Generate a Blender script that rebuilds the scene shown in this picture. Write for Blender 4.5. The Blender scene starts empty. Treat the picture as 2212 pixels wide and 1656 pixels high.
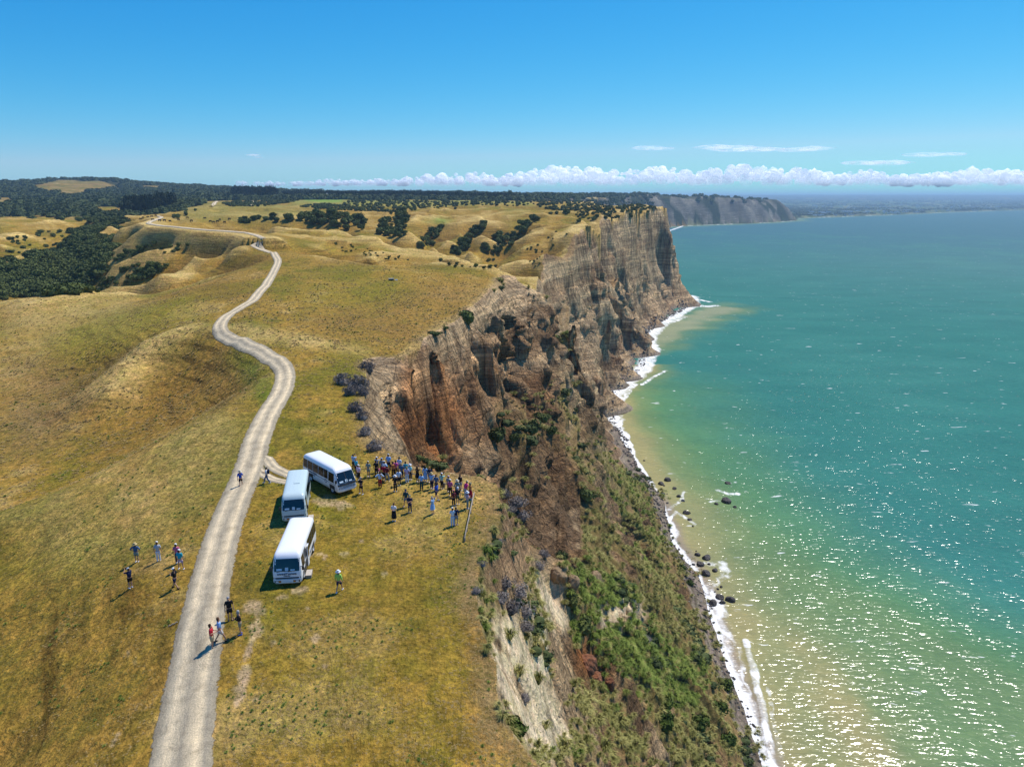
import bpy, bmesh, math, random, time
import numpy as np
from mathutils import Vector, Matrix
T0 = time.time()
R = math.radians
rng = np.random.default_rng(7)
random.seed(7)
SC = bpy.context.scene
COL = SC.collection

# ------------------------------------------------------------------ camera
CAMZ, PITCH, FOC = 131.0, R(14.7), 1536.0      # FOC in pixels of a 2212 px wide picture
cam_d = bpy.data.cameras.new('camera')
cam_d.sensor_width = 36.0
cam_d.lens = 36.0 * FOC / 2212.0
cam_d.clip_start, cam_d.clip_end = 1.0, 200000.0
cam = bpy.data.objects.new('camera', cam_d)
COL.objects.link(cam)
cam.location = (0, 0, CAMZ)
cam.rotation_euler = (R(90) - PITCH, 0, 0)
SC.camera = cam

# ------------------------------------------------------------------ light
SUN_EL, SUN_AZ = R(59), R(44)   # azimuth measured from +Y towards +X
world = bpy.data.worlds.new('World')
SC.world = world
world.use_nodes = True
wt = world.node_tree
wt.nodes.clear()
w_out = wt.nodes.new('ShaderNodeOutputWorld')
w_bg = wt.nodes.new('ShaderNodeBackground')
w_sky = wt.nodes.new('ShaderNodeTexSky')
w_sky.sky_type = 'NISHITA'
w_sky.sun_disc = False
w_sky.sun_elevation = SUN_EL
w_sky.sun_rotation = SUN_AZ
w_sky.altitude = 130
w_sky.air_density = 1.0
w_sky.dust_density = 0.0
w_sky.ozone_density = 3.0
w_hs = wt.nodes.new('ShaderNodeHueSaturation')
w_hs.inputs['Hue'].default_value = 0.492
w_hs.inputs['Saturation'].default_value = 1.05
w_hs.inputs['Value'].default_value = 1.0
wt.links.new(w_sky.outputs[0], w_hs.inputs['Color'])
w_mu = wt.nodes.new('ShaderNodeMix'); w_mu.data_type = 'RGBA'; w_mu.blend_type = 'MULTIPLY'; w_mu.inputs[0].default_value = 1.0
w_mu.inputs[7].default_value = (0.64, 0.90, 1.15, 1)
wt.links.new(w_hs.outputs[0], w_mu.inputs[6])
# film response of the sky colours: one curve for each channel
w_se = wt.nodes.new('ShaderNodeSeparateColor'); w_co = wt.nodes.new('ShaderNodeCombineColor')
wt.links.new(w_mu.outputs[2], w_se.inputs[0])
for ch, (ex, k_) in enumerate(((2.32, .2655), (1.065, 1.44), (.60, 3.98))):
    pw = wt.nodes.new('ShaderNodeMath'); pw.operation = 'POWER'; pw.inputs[1].default_value = ex
    ml = wt.nodes.new('ShaderNodeMath'); ml.operation = 'MULTIPLY'; ml.inputs[1].default_value = k_
    wt.links.new(w_se.outputs[ch], pw.inputs[0]); wt.links.new(pw.outputs[0], ml.inputs[0]); wt.links.new(ml.outputs[0], w_co.inputs[ch])
    if ch == 0:
        mn = wt.nodes.new('ShaderNodeMath'); mn.operation = 'MINIMUM'; mn.inputs[1].default_value = 6.2; wt.links.new(ml.outputs[0], mn.inputs[0]); wt.links.new(mn.outputs[0], w_co.inputs[ch])
wt.links.new(w_co.outputs[0], w_bg.inputs[0])
w_bg.inputs[1].default_value = 0.062
wt.links.new(w_bg.outputs[0], w_out.inputs[0])

sun_d = bpy.data.lights.new('sun', 'SUN')
sun_d.energy = 5.0
sun_d.angle = R(0.53)
sun_d.color = (1.0, 0.95, 0.87)
sun = bpy.data.objects.new('sun', sun_d)
COL.objects.link(sun)
SUNV = Vector((math.cos(SUN_EL) * math.sin(SUN_AZ), math.cos(SUN_EL) * math.cos(SUN_AZ), math.sin(SUN_EL)))
sun.rotation_euler = SUNV.to_track_quat('Z', 'Y').to_euler()
sun.location = SUNV * 300

SC.view_settings.view_transform = 'Standard'
SC.view_settings.look = 'None'
SC.view_settings.gamma = 1.0
SC.view_settings.exposure = 0.0
SC.view_settings.use_curve_mapping = False
SC.render.engine = 'CYCLES'
cy = SC.cycles
cy.max_bounces = 5
cy.diffuse_bounces = 2
cy.glossy_bounces = 2
cy.transmission_bounces = 3
cy.transparent_max_bounces = 8
cy.volume_bounces = 0
cy.use_denoising = True
try:
    cy.denoiser = 'OPENIMAGEDENOISE'
    cy.denoising_input_passes = 'RGB_ALBEDO_NORMAL'
    cy.denoising_prefilter = 'ACCURATE'
except Exception:
    pass
cy.caustics_reflective = False
cy.caustics_refractive = False
HAZE_D = 7e-5

# ------------------------------------------------------------------ maths
def sstep(a, b, x):
    t = np.clip((x - a) / (b - a), 0, 1)
    return t * t * (3 - 2 * t)

def _hash(ix, iy, iz, seed):
    h = (ix.astype(np.int64) * 374761393 + iy.astype(np.int64) * 668265263 + iz.astype(np.int64) * 2147483647 + seed * 974634777) & 0xFFFFFFFF
    h = ((h ^ (h >> 13)) * 1274126177) & 0xFFFFFFFF
    h = ((h ^ (h >> 16)) * 2246822519) & 0xFFFFFFFF
    return ((h ^ (h >> 15)) & 0xFFFFFF) / float(0xFFFFFF)

def vnoise(x, y, seed=0):
    x = np.asarray(x, float); y = np.asarray(y, float)
    xi = np.floor(x); yi = np.floor(y)
    fx = x - xi; fy = y - yi
    fx = fx * fx * fx * (fx * (fx * 6 - 15) + 10); fy = fy * fy * fy * (fy * (fy * 6 - 15) + 10)
    z = np.zeros_like(xi)
    a = _hash(xi, yi, z, seed); b = _hash(xi + 1, yi, z, seed)
    c = _hash(xi, yi + 1, z, seed); d = _hash(xi + 1, yi + 1, z, seed)
    return (a * (1 - fx) + b * fx) * (1 - fy) + (c * (1 - fx) + d * fx) * fy * 1.0

def fbm(x, y, octv=4, seed=0, gain=0.5):
    s = 0.0; a = 1.0; n = 0.0
    for k in range(octv):
        s = s + a * (vnoise(x * 2 ** k + 17.3 * k, y * 2 ** k - 9.1 * k, seed + k) - 0.5)
        n += a; a *= gain
    return 2 * s / n          # about -1..1

def ridged(x, y, octv=4, seed=0):
    s = 0.0; a = 1.0; n = 0.0
    for k in range(octv):
        v = 1 - np.abs(2 * vnoise(x * 2 ** k + 31.7 * k, y * 2 ** k + 5.3 * k, seed + k) - 1)
        s = s + a * v; n += a; a *= 0.5
    return s / n              # 0..1, ridges near 1

def vnoise3(x, y, z, seed=0):
    xi = np.floor(x); yi = np.floor(y); zi = np.floor(z)
    fx = x - xi; fy = y - yi; fz = z - zi
    fx = fx * fx * (3 - 2 * fx); fy = fy * fy * (3 - 2 * fy); fz = fz * fz * (3 - 2 * fz)
    def L(a, b, t): return a + (b - a) * t
    def q(k):
        return L(L(_hash(xi, yi, zi + k, seed), _hash(xi + 1, yi, zi + k, seed), fx),
                 L(_hash(xi, yi + 1, zi + k, seed), _hash(xi + 1, yi + 1, zi + k, seed), fx), fy)
    return L(q(0), q(1), fz)

CP, SP = math.cos(PITCH), math.sin(PITCH)
def ray(px, py):
    u = (px - 1106.0) / FOC; v = (828.0 - py) / FOC
    return u, CP + v * SP, -SP + v * CP
def W(px, py, z=None, Y=None):
    """point of the place seen at photograph position (px,py) of a 2212 px wide view, at height z or distance Y"""
    dx, dy, dz = ray(px, py)
    t = (z - CAMZ) / dz if z is not None else Y / dy
    return (dx * t, dy * t, CAMZ + dz * t)
def pix(x, y, z):
    zz = z - CAMZ
    dep = y * CP - zz * SP
    dep = np.where(np.abs(dep) < 1e-3, 1e-3, dep)
    up = y * SP + zz * CP
    return 1106.0 + FOC * x / dep, 828.0 - FOC * up / dep

def in_poly(px, py, poly):
    c = np.zeros(np.shape(px), bool)
    n = len(poly)
    for i in range(n):
        x1, y1 = poly[i]; x2, y2 = poly[(i + 1) % n]
        if y1 == y2: continue
        m = ((y1 > py) != (y2 > py)) & (px < (x2 - x1) * (py - y1) / (y2 - y1) + x1)
        c ^= m
    return c
def seg_dist(px, py, poly, closed=False):
    best = np.full(np.shape(px), 1e18); n = len(poly)
    for i in range(n if closed else n - 1):
        x1, y1 = poly[i][:2]; x2, y2 = poly[(i + 1) % n][:2]
        dx, dy = x2 - x1, y2 - y1
        t = np.clip(((px - x1) * dx + (py - y1) * dy) / (dx * dx + dy * dy + 1e-9), 0, 1)
        best = np.minimum(best, (px - x1 - t * dx) ** 2 + (py - y1 - t * dy) ** 2)
    return np.sqrt(best)
def seg_near(px, py, poly):
    best = np.full(np.shape(px), 1e18); zz = np.zeros(np.shape(px))
    for (x1, y1, z1), (x2, y2, z2) in zip(poly[:-1], poly[1:]):
        dx, dy = x2 - x1, y2 - y1
        t = np.clip(((px - x1) * dx + (py - y1) * dy) / (dx * dx + dy * dy + 1e-9), 0, 1)
        d = (px - x1 - t * dx) ** 2 + (py - y1 - t * dy) ** 2; m = d < best
        best = np.where(m, d, best); zz = np.where(m, z1 + (z2 - z1) * t, zz)
    return np.sqrt(best), zz
def cells(x, y, z=None, seed=0):
    return _hash(np.floor(x), np.floor(y), np.floor(z) if z is not None else np.zeros_like(x), seed)
def densify(pts, step_fn):
    out = []
    for a, b in zip(pts[:-1], pts[1:]):
        a = np.array(a, float); b = np.array(b, float)
        n = max(1, int(np.linalg.norm(b[:2] - a[:2]) / step_fn(a)))
        for k in range(n): out.append(tuple(a + (b - a) * k / n))
    out.append(tuple(pts[-1])); return out
# ------------------------------------------------------------------ shape of the land
def wp(l):            # (px, py, z) or (px, py, -Y)
    return [W(a, b, z=c) if c >= 0 else W(a, b, Y=-c) for a, b, c in l]

EDGE = [(4, -60, 104), (3, 5, 104)] + wp([(1181, 1656, 103), (1122, 1602, 103.3), (1087, 1567, 103.5), (1073, 1491, 103.7), (1069, 1428, 103.8), (1042, 1376, 104),
    (1028, 1324, 104), (1031, 1254, 104), (1042, 1195, 104), (1076, 1122, 104), (1087, 1080, 103.7), (1071, 1052, 103.6), (1030, 1030, 103.7), (986, 1021, 103.8),
    (941, 1014, 104), (890, 1001, 104), (866, 980, 104), (832, 970, 104), (801, 953, 104), (784, 929, 104), (776, 884, 104), (788, 840, 104), (786, 799, 104),
    (778, 772, 104), (815, 768, 103.2), (866, 782, 102.8), (880, 772, 103), (914, 750, 103.5), (921, 728, 104), (986, 697, 104), (1010, 668, 104), (1044, 645, 104),
    (1060, 620, 104), (1075, 603, 104), (1112, 596, 103.5)]) + [(5, 280, 96), (9, 320, 88), (13, 380, 83)] + wp([(1171, 579, -450), (1184, 544, -470), (1215, 503, -500),
    (1238, 478, -522), (1252, 492, -548), (1272, 516, -600), (1290, 512, -640), (1303, 470, -690), (1318, 478, -680), (1330, 470, -720), (1352, 462, -750), (1367, 459, -765), (1374, 478, -800), (1388, 462, -860),
    (1401, 446, -870), (1414, 446, -900), (1427, 451, -915)]) + [(205, 960, 112), (170, 1040, 110), (150, 1150, 115), (150, 1400, 120), (260, 2000, 120), (480, 2700, 120), (700, 3400, 125)]
TOE = [(58, -60, 0), (60, 60, 0)] + wp([(1650, 1656, 0), (1618, 1560, 0), (1585, 1480, 0), (1545, 1370, 0), (1527, 1320, 0), (1515, 1270, 0), (1480, 1210, 0), (1448, 1165, 0), (1432, 1110, 0), (1408, 1055, 0),
    (1372, 1000, 0), (1345, 940, 0), (1322, 900, 0), (1320, 862, 0), (1352, 825, 0), (1388, 790, 0), (1403, 755, 0), (1395, 725, 0), (1420, 700, 0), (1458, 680, 0),
    (1484, 664, 0), (1490, 652, 0), (1480, 641, 0)]) + [(225, 990, 0), (205, 1100, 0), (205, 1400, 0), (330, 2000, 0), (560, 2700, 0), (800, 3400, 0)]

# sea-side slope: extra heights
CLIFF_PTS = wp([
    (1180, 1500, 92), (1250, 1305, 58), (1300, 1330, 52), (1215, 1260, 62), (1200, 1400, 86), (1300, 1600, 73), (1400, 1600, 51), (1500, 1600, 28), (1350, 1400, 56), (1450, 1400, 28), (1560, 1560, 14), (1500, 1400, 14),
    (1130, 1400, 99), (1110, 1300, 98), (1140, 1250, 94), (1400, 1500, 47), (1250, 1500, 78), (1320, 1480, 64), (1280, 1440, 68),
    (1250, 1150, -150), (1150, 1200, -78), (1120, 1120, -70), (1300, 1150, -160), (1350, 1250, -150), (1400, 1250, -180), (1250, 1010, -196), (1300, 1050, -210), (1350, 1050, -250),
    (1200, 1215, -140), (1250, 1240, -136), (1300, 1240, -142), (1330, 1320, -124), (1440, 1300, -170),
    (1050, 960, -146), (1010, 1000, -134), (1150, 905, -188), (1200, 855, -218), (1248, 790, -255), (1110, 940, -160), (1215, 940, -182), (1260, 900, -232), (1262, 850, -248),
    (1160, 985, -160), (1160, 1070, -156), (1185, 1150, -150), (1230, 1120, -165), (1090, 1000, -150), (1060, 990, -146),
    (1190, 640, -247), (1250, 705, -256), (1285, 960, -275), (1330, 1000, -290), (1255, 740, -257),
    (900, 985, -108), (930, 1000, -114), (850, 900, -98), (820, 850, -104), (880, 850, -116), (920, 900, -124), (905, 800, -121), (850, 960, -92), (960, 1005, -124),
    # wall behind the near hollow, half way and foot
    (960, 780, -133), (1000, 900, -141), (985, 960, -132), (1060, 740, -166), (1100, 850, -178), (1090, 700, -190), (1160, 790, -215), (1130, 640, -238), (1140, 720, -216), (1200, 740, -236),
    (1060, 850, -164), (1230, 770, -249), (1020, 760, -155),
    # next wall north, behind the spur
    (1200, 600, -470), (1250, 600, -500), (1300, 600, -560), (1260, 700, -450), (1320, 700, -500), (1370, 690, -600), (1300, 780, -440), (1350, 770, -520), (1280, 850, -400), (1300, 820, -420),
    (1265, 800, -390), (1290, 900, -360), (1330, 880, -425),
    (1285, 560, -650), (1292, 620, -640), (1296, 680, -585), (1258, 560, -538), (1262, 640, -495), (1325, 540, -668), (1336, 600, -640), (1345, 660, -600), (1378, 520, -818), (1384, 580, -800), (1392, 640, -765), (1352, 520, -735), (1362, 580, -700), (1372, 640, -672),
    (1400, 520, -862), (1412, 600, -838), (1420, 680, -745), (1385, 700, -665), (1320, 760, -500), (1300, 740, -500),
    (1438, 472, -912), (1453, 529, -908), (1470, 577, -908), (1474, 632, -912), (1440, 600, -885), (1440, 650, -850), (1425, 540, -890)]) + [
    (-8, 86, 86), (-14, 88, 92), (-6, 80, 88), (0, 74, 86), (5, 70, 85), (-11, 100, 82), (-6, 112, 78), (2, 110, 74), (8, 100, 74), (8, 88, 80), (12, 125, 64), (16, 140, 58),
    (12, 260, 78), (10, 290, 78), (20, 300, 55), (22, 340, 45), (24, 380, 48), (35, 320, 22), (50, 420, 12), (40, 380, 22), (25, 430, 60),
    (6, 20, 92), (20, 20, 70), (40, 20, 30), (6, -40, 92), (20, -40, 70), (40, -40, 30)]

# the land above: ridges, hollows, plateau
LAND_PTS = wp([
    (390, 1656, 104), (700, 1656, 104), (1000, 1600, 104), (0, 1656, 99), (200, 1500, 102), (0, 1400, 99), (300, 1250, 103), (0, 1220, 98.5), (150, 1250, 101), (455, 1350, 104.2), (800, 1350, 104), (950, 1200, 104),
    (620, 1200, 104), (520, 1080, 104.2), (780, 1080, 104), (950, 1080, 104), (560, 960, 104.3), (700, 950, 104), (618, 830, 104.6), (700, 850, 104.3),
    (0, 1115, 98.6), (70, 1090, 99), (130, 1065, 99.8), (190, 1037, 100.3), (250, 1010, 101), (340, 960, 102.2), (420, 915, 103.1), (500, 862, 104), (560, 818, 104.3),
    (570, 812, -113), (520, 850, -112), (450, 895, -112), (380, 935, -107), (330, 955, -104), (200, 1030, -92), (100, 1075, -86), (0, 1098, -84),
    (0, 1000, -103), (0, 900, -128), (0, 800, -165), (0, 700, -212), (0, 641, -256), (120, 900, -124), (120, 780, -165), (100, 639, -246), (180, 641, -236), (170, 700, -200),
    (225, 905, -119), (232, 840, -127), (255, 785, -137), (310, 737, -146), (370, 712, -151), (430, 702, -154), (300, 850, -128), (340, 800, -139), (400, 770, -141), (480, 748, -137), (430, 830, -127), (330, 890, -121), (190, 810, -158), (180, 860, -141), (250, 730, -170), (280, 690, -188),
    (560, 800, -114), (520, 770, -126), (300, 645, -224), (430, 650, -191), (380, 632, -222),
    (605, 775, 104.6), (570, 745, 104.6), (520, 735, 104.5), (475, 712, 104.5), (530, 655, 105), (570, 612, 105.5), (603, 563, 106), (581, 544, 106.3),
    (700, 735, 104.6), (800, 757, 103.8), (650, 690, 104.7), (740, 720, 104.2), (860, 700, 104.2), (800, 640, 105), (950, 650, 104.6), (1020, 620, 104.4), (690, 600, 106),
    (640, 547, 106.6), (700, 552, 106.3), (760, 561, 105.8), (850, 573, 105), (920, 580, 104.6), (1000, 584, 104.4), (1080, 588, 104.2),
    (600, 530, -350), (590, 535, -338), (601, 541, -322), (575, 536, -328), (560, 537, -322), (700, 552, -350), (800, 562, -345), (900, 581, -318), (1040, 590, -298), (1090, 597, -285),
    (567, 513, -352), (640, 509, -400), (700, 513, -410), (760, 525, -395), (850, 550, -372), (915, 562, -356), (975, 575, -338), (1040, 580, -330),
    (700, 527, -372), (800, 545, -360),
    (533, 504, 112), (479, 500, 112.6), (434, 497, 113), (376, 491, 113), (342, 488, 112.5), (321, 483, 112.3), (349, 471, -660), (308, 462, -780), (400, 478, -600), (500, 484, -560), (600, 492, -500), (560, 475, -640),
    (164, 633, 88), (239, 609, 93), (342, 595, 97), (410, 562, 101), (500, 553, 104.5),
    (232, 643, 94), (308, 638, 97.5), (393, 618, 101.3), (478, 597, 104), (540, 577, 105.3),
        (376, 495, 112), (284, 508, 107), (208, 532, 98), (434, 515, 108.5), (340, 541, 103), (245, 575, 95), (480, 530, 107.5), (420, 545, 104.5), (300, 577, 97),
        (184, 522, -560), (260, 495, -540), (308, 484, -545), (240, 495, -600), (290, 478, -660),
    (0, 622, -410), (80, 605, -450), (130, 580, -490), (200, 556, -530), (270, 515, -640), (230, 540, -560), (340, 470, -900),
    (0, 570, -450), (20, 545, -500), (60, 520, -560), (0, 505, -560), (100, 497, -640), (0, 482, -700), (60, 475, -740), (130, 482, -720), (190, 485, -760), (220, 500, -700), (150, 520, -620), (110, 545, -550), (90, 560, -500),
    (230, 475, -850), (180, 465, -950), (250, 462, -950), (280, 458, -960), (100, 468, -1050), (0, 470, -1050),
    (350, 457, -920), (420, 450, -980), (500, 455, -900), (450, 462, -800), (640, 462, -760), (560, 460, -820),
    (440, 437, -1150), (560, 443, -1150), (400, 440, -1200), (520, 434, -1350),
    (660, 470, -680), (740, 492, -520), (700, 500, -470), (820, 520, -440), (850, 545, -415), (940, 565, -405), (1000, 575, -400), (1060, 585, -400),
    (620, 455, -800), (700, 458, -800), (780, 460, -780), (760, 476, -640), (830, 470, -680), (880, 463, -760), (950, 470, -700), (900, 486, -600), (980, 482, -640), (1050, 470, -700), (1150, 472, -680), (1210, 470, -690),
    (1080, 458, -790), (950, 456, -850), (1200, 458, -790), (1280, 462, -760),
    (936, 540, 95), (965, 515, -560), (995, 496, -600), (1013, 540, 95), (1040, 505, -580), (1068, 478, -650), (1116, 558, 92), (1132, 525, -545), (1149, 496, -600), (880, 500, -560), (850, 485, -600), (1190, 500, -560), (1200, 480, -620), (1150, 575, -452), (1230, 485, -540), (1260, 475, -640),
    (1090, 590, -430), (1140, 592, -425),
    (1290, 460, -780), (1340, 455, -830), (1380, 450, -880), (1420, 447, -930),
    (650, 440, -1200), (740, 436, -1300), (850, 440, -1200), (1000, 442, -1100), (1100, 440, -1150), (1250, 447, -1000),
    (620, 425, -1900), (800, 424, -1900), (950, 427, -1800), (1150, 430, -1700), (1300, 434, -1600), (1420, 440, -1300),
    # wooded hills left
    (0, 445, -1500), (100, 440, -1400), (200, 445, -1300), (300, 440, -1350), (60, 430, -1700), (180, 425, -1700), (0, 432, -1450), (20, 440, -1250), (130, 455, -1100),
    (0, 396, -2600), (70, 391, -2600), (120, 387, -2700), (180, 386, -2700), (220, 391, -2700), (275, 396, -2700), (340, 401, -2800), (376, 404, -2800), (430, 406, -2900), (500, 409, -3000), (600, 415, -3000),
    (100, 400, -2300), (180, 402, -2200), (230, 408, -2200), (330, 412, -2300), (0, 410, -2100), (450, 418, -2200), (300, 425, -1900), (420, 428, -1700),
    (700, 418, -3200), (900, 420, -3200), (1100, 424, -3000), (1250, 424, -3000), (1400, 424, -3000), (1430, 424, -3500), (1480, 431, -3600), (1500, 427, -3700), (1560, 425, -3900), (1620, 429, -4100), (1660, 434, -4250), (1695, 447, -4350)]) + [
    (0, 6000, 90), (1000, 5200, 40), (-2000, 6000, 140), (1700, 4700, 10), (2400, 6000, 8), (1500, 6000, 12), (4000, 8000, 8), (6000, 9500, 8), (3000, 9000, 10), (0, 9000, 60),
    (-6000, 9000, 150), (-5000, 5000, 180), (0, 15000, 110), (6000, 15000, 60), (12000, 15000, 60), (-12000, 15000, 160), (0, 30000, 200), (15000, 30000, 210), (25000, 30000, 200), (-20000, 30000, 200),
    (-60, 0, 98), (-20, 5, 103), (0, 0, 104), (-120, 40, 94), (-160, 100, 92), (-300, 200, 85), (-450, 300, 85), (-700, 500, 100), (-1400, 1200, 130), (300, 1500, 120), (300, 1000, 118), (-60, -50, 98), (20, -50, 104), (60, 100, 104), (60, 200, 104), (80, 300, 95), (250, 700, 115), (400, 900, 118)]

HIDDEN = [(330, 295, 87), (220, 300, 80), (430, 300, 94), (320, 352, 85), (230, 352, 77), (430, 362, 92), (480, 345, 98), (290, 425, 90), (370, 425, 97), (220, 425, 80), (240, 508, 88), (320, 508, 97),
    (230, 620, 86), (150, 400, 68), (80, 400, 66), (0, 350, 70), (-100, 350, 72), (150, 330, 74), (60, 320, 78), (700, 345, 97), (800, 340, 93), (880, 335, 90), (950, 325, 89), (1040, 318, 88),
    (1100, 440, 78), (1000, 420, 81), (900, 440, 83), (820, 490, 88), (720, 560, 98), (640, 600, 102), (905, 520, 85), (950, 600, 95), (985, 505, 83), (1040, 600, 93), (1075, 500, 80), (1140, 610, 95), (868, 520, 85), (860, 600, 97),
    (1095, 560, 87), (1020, 560, 86), (940, 560, 91), (1180, 520, 90), (560, 330, 101), (540, 440, 108), (620, 450, 105)]
for _px, _Y, _z in HIDDEN:
    LAND_PTS.append(((_px - 1106) / FOC * (_Y * CP + (CAMZ - _z) * SP), _Y, _z))

def lp(x, y):
    return np.arctan2(x, y), 0.5 * np.log(x * x + y * y + 25.0)

class RBF:
    def __init__(s, pts, kind, lam):
        p = np.array(pts, float)
        s.a, s.l = lp(p[:, 0], p[:, 1]); s.kind = kind
        n = len(p)
        K = s.phi((s.a[:, None] - s.a[None]) ** 2 + (s.l[:, None] - s.l[None]) ** 2)
        K[np.diag_indices(n)] += lam
        P = np.c_[np.ones(n), s.a, s.l]
        A = np.block([[K, P], [P.T, np.zeros((3, 3))]])
        s.w = np.linalg.solve(A, np.r_[p[:, 2], 0, 0, 0]); s.n = n
    def phi(s, d2):
        if s.kind == 'tps': return 0.5 * d2 * np.log(d2 + 1e-12)
        return -np.sqrt(d2 + 1e-6)
    def __call__(s, x, y):
        a, l = lp(np.ravel(x), np.ravel(y))
        out = np.empty(a.size, np.float32)
        sa = s.a.astype(np.float32); sl = s.l.astype(np.float32); w = s.w[:s.n].astype(np.float32)
        for i in range(0, a.size, 20000):
            aa = a[i:i + 20000].astype(np.float32); ll = l[i:i + 20000].astype(np.float32)
            d2 = (aa[:, None] - sa[None]) ** 2 + (ll[:, None] - sl[None]) ** 2
            out[i:i + 20000] = s.phi(d2) @ w + (s.w[s.n] + s.w[s.n + 1] * aa + s.w[s.n + 2] * ll)
        return out.reshape(np.shape(x)).astype(float)

stepf = lambda a: max(2.0, 0.035 * math.hypot(a[0], a[1]))
E_d = densify([e for e in EDGE if e[1] < 1500], stepf)
T_d = densify([t for t in TOE if t[1] < 1500], lambda a: max(4.0, 0.05 * math.hypot(a[0], a[1])))
LAND = RBF(LAND_PTS + [(x, y, z) for x, y, z in E_d[::3]], 'lin', 1e-4)
EXY = [e[:2] for e in EDGE]
TXY = [t[:2] for t in TOE]
inland = [( -9000, 3400), (-9000, -60)]
POLY_E = EXY + inland
POLY_T = TXY + inland
beach = []
for x, y, z in T_d:
    s = 1 if y < 260 else 0.5
    wdt = 5.0 if y < 300 else (7.0 if y < 500 else 14.0)
    beach.append((x - wdt, y, 2.0)); beach.append((x + 10, y, -2.5)); beach.append((x + 30, y + (0 if y < 800 else -10), -7.0))
CLIFF = RBF([(x, y, z - 0.0) for x, y, z in E_d] + T_d + beach + CLIFF_PTS, 'lin', 2e-5)

FARCOAST = [(205, 960), (150, 1100), (150, 1400), (260, 2000), (500, 2700), (700, 3250)] + [W(px, py, z=0)[:2] for px, py in
    [(1447, 488.6), (1560, 484.5), (1650, 481), (1712, 477), (1714, 471.6), (1800, 468.5), (1909, 464.6), (2050, 458.5), (2212, 453.5), (2400, 449.5)]] + [(30000, 16000), (30000, 60000), (-60000, 60000), (-60000, 960)]

ROAD_PX = [(372, 1760, 104), (386, 1656, 104), (409, 1500, 104), (422, 1428, 104), (447, 1289, 104), (472, 1184, 104), (490, 1126, 104), (512, 1070, 104), (541, 1000, 104), (553, 955, 104), (567, 921, 104), (584, 887, 104), (605, 853, 104), (616, 819, 104), (613, 797, 104), (600, 781, 104), (568, 762, 104),
    (533, 747, 104), (496, 732, 104), (478, 718, 104), (475, 706, 104), (479, 696, 104), (492, 682, 104), (519, 665, 104.3), (547, 648, 105), (562, 630, 105.3), (577, 612, 105.5), (591, 588, 106), (600, 568, 106), (597, 556, 106.2), (585, 546, 106.3)]
FAR_ROAD3 = [W(a, b, z=c) if c > 0 else W(a, b, Y=-c) for a, b, c in [(585, 546, 106.3), (566, 540, 107), (547, 531, 108.5), (564, 524, 110), (567, 515, 112), (554, 509, 112), (533, 504, 112), (479, 500, 112.6), (434, 497, 113), (376, 491, 113), (342, 488, 112.5), (321, 483, 112.3), (335, 476, 112.5), (349, 471, -660), (342, 468, -700)]]
FAR_ROAD = [q[:2] for q in FAR_ROAD3]
ROAD = np.array([W(a, b, z=c) for a, b, c in ROAD_PX])

def L3(*a): return [W(p, q, z=c)[:2] if c > 0 else W(p, q, Y=-c)[:2] for p, q, c in a]
SPURS_L = [L3((232, 643, 94), (308, 638, 97.5), (393, 618, 101.3), (478, 597, 104), (560, 560, 106)), L3((164, 633, 88), (239, 609, 93), (342, 595, 97), (410, 562, 101), (560, 548, 105.5)), L3((245, 575, 95), (340, 541, 103), (434, 512, 108.5), (500, 503, 112)),
           L3((208, 532, 98), (284, 508, 107), (376, 493, 112)), L3((184, 522, -560), (260, 495, -540), (308, 485, -545)), L3((180, 500, -640), (240, 485, -650), (300, 474, -660))]
SPURS_R = [L3((812, 530, -440), (800, 500, -540), (790, 475, -650)), L3((895, 530, -470), (890, 500, -560), (870, 478, -640), (850, 468, -720)), L3((936, 540, 95), (965, 515, -560), (995, 490, -620), (1000, 475, -700)), L3((1013, 540, 95), (1040, 505, -580), (1068, 478, -650)),
           L3((1116, 558, 92), (1132, 525, -545), (1149, 490, -610), (1160, 475, -680)), L3((1184, 544, -470), (1215, 503, -500), (1238, 478, -522), (1240, 470, -600)), L3((640, 470, -640), (760, 466, -690), (900, 466, -720), (1210, 466, -710))]
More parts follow.
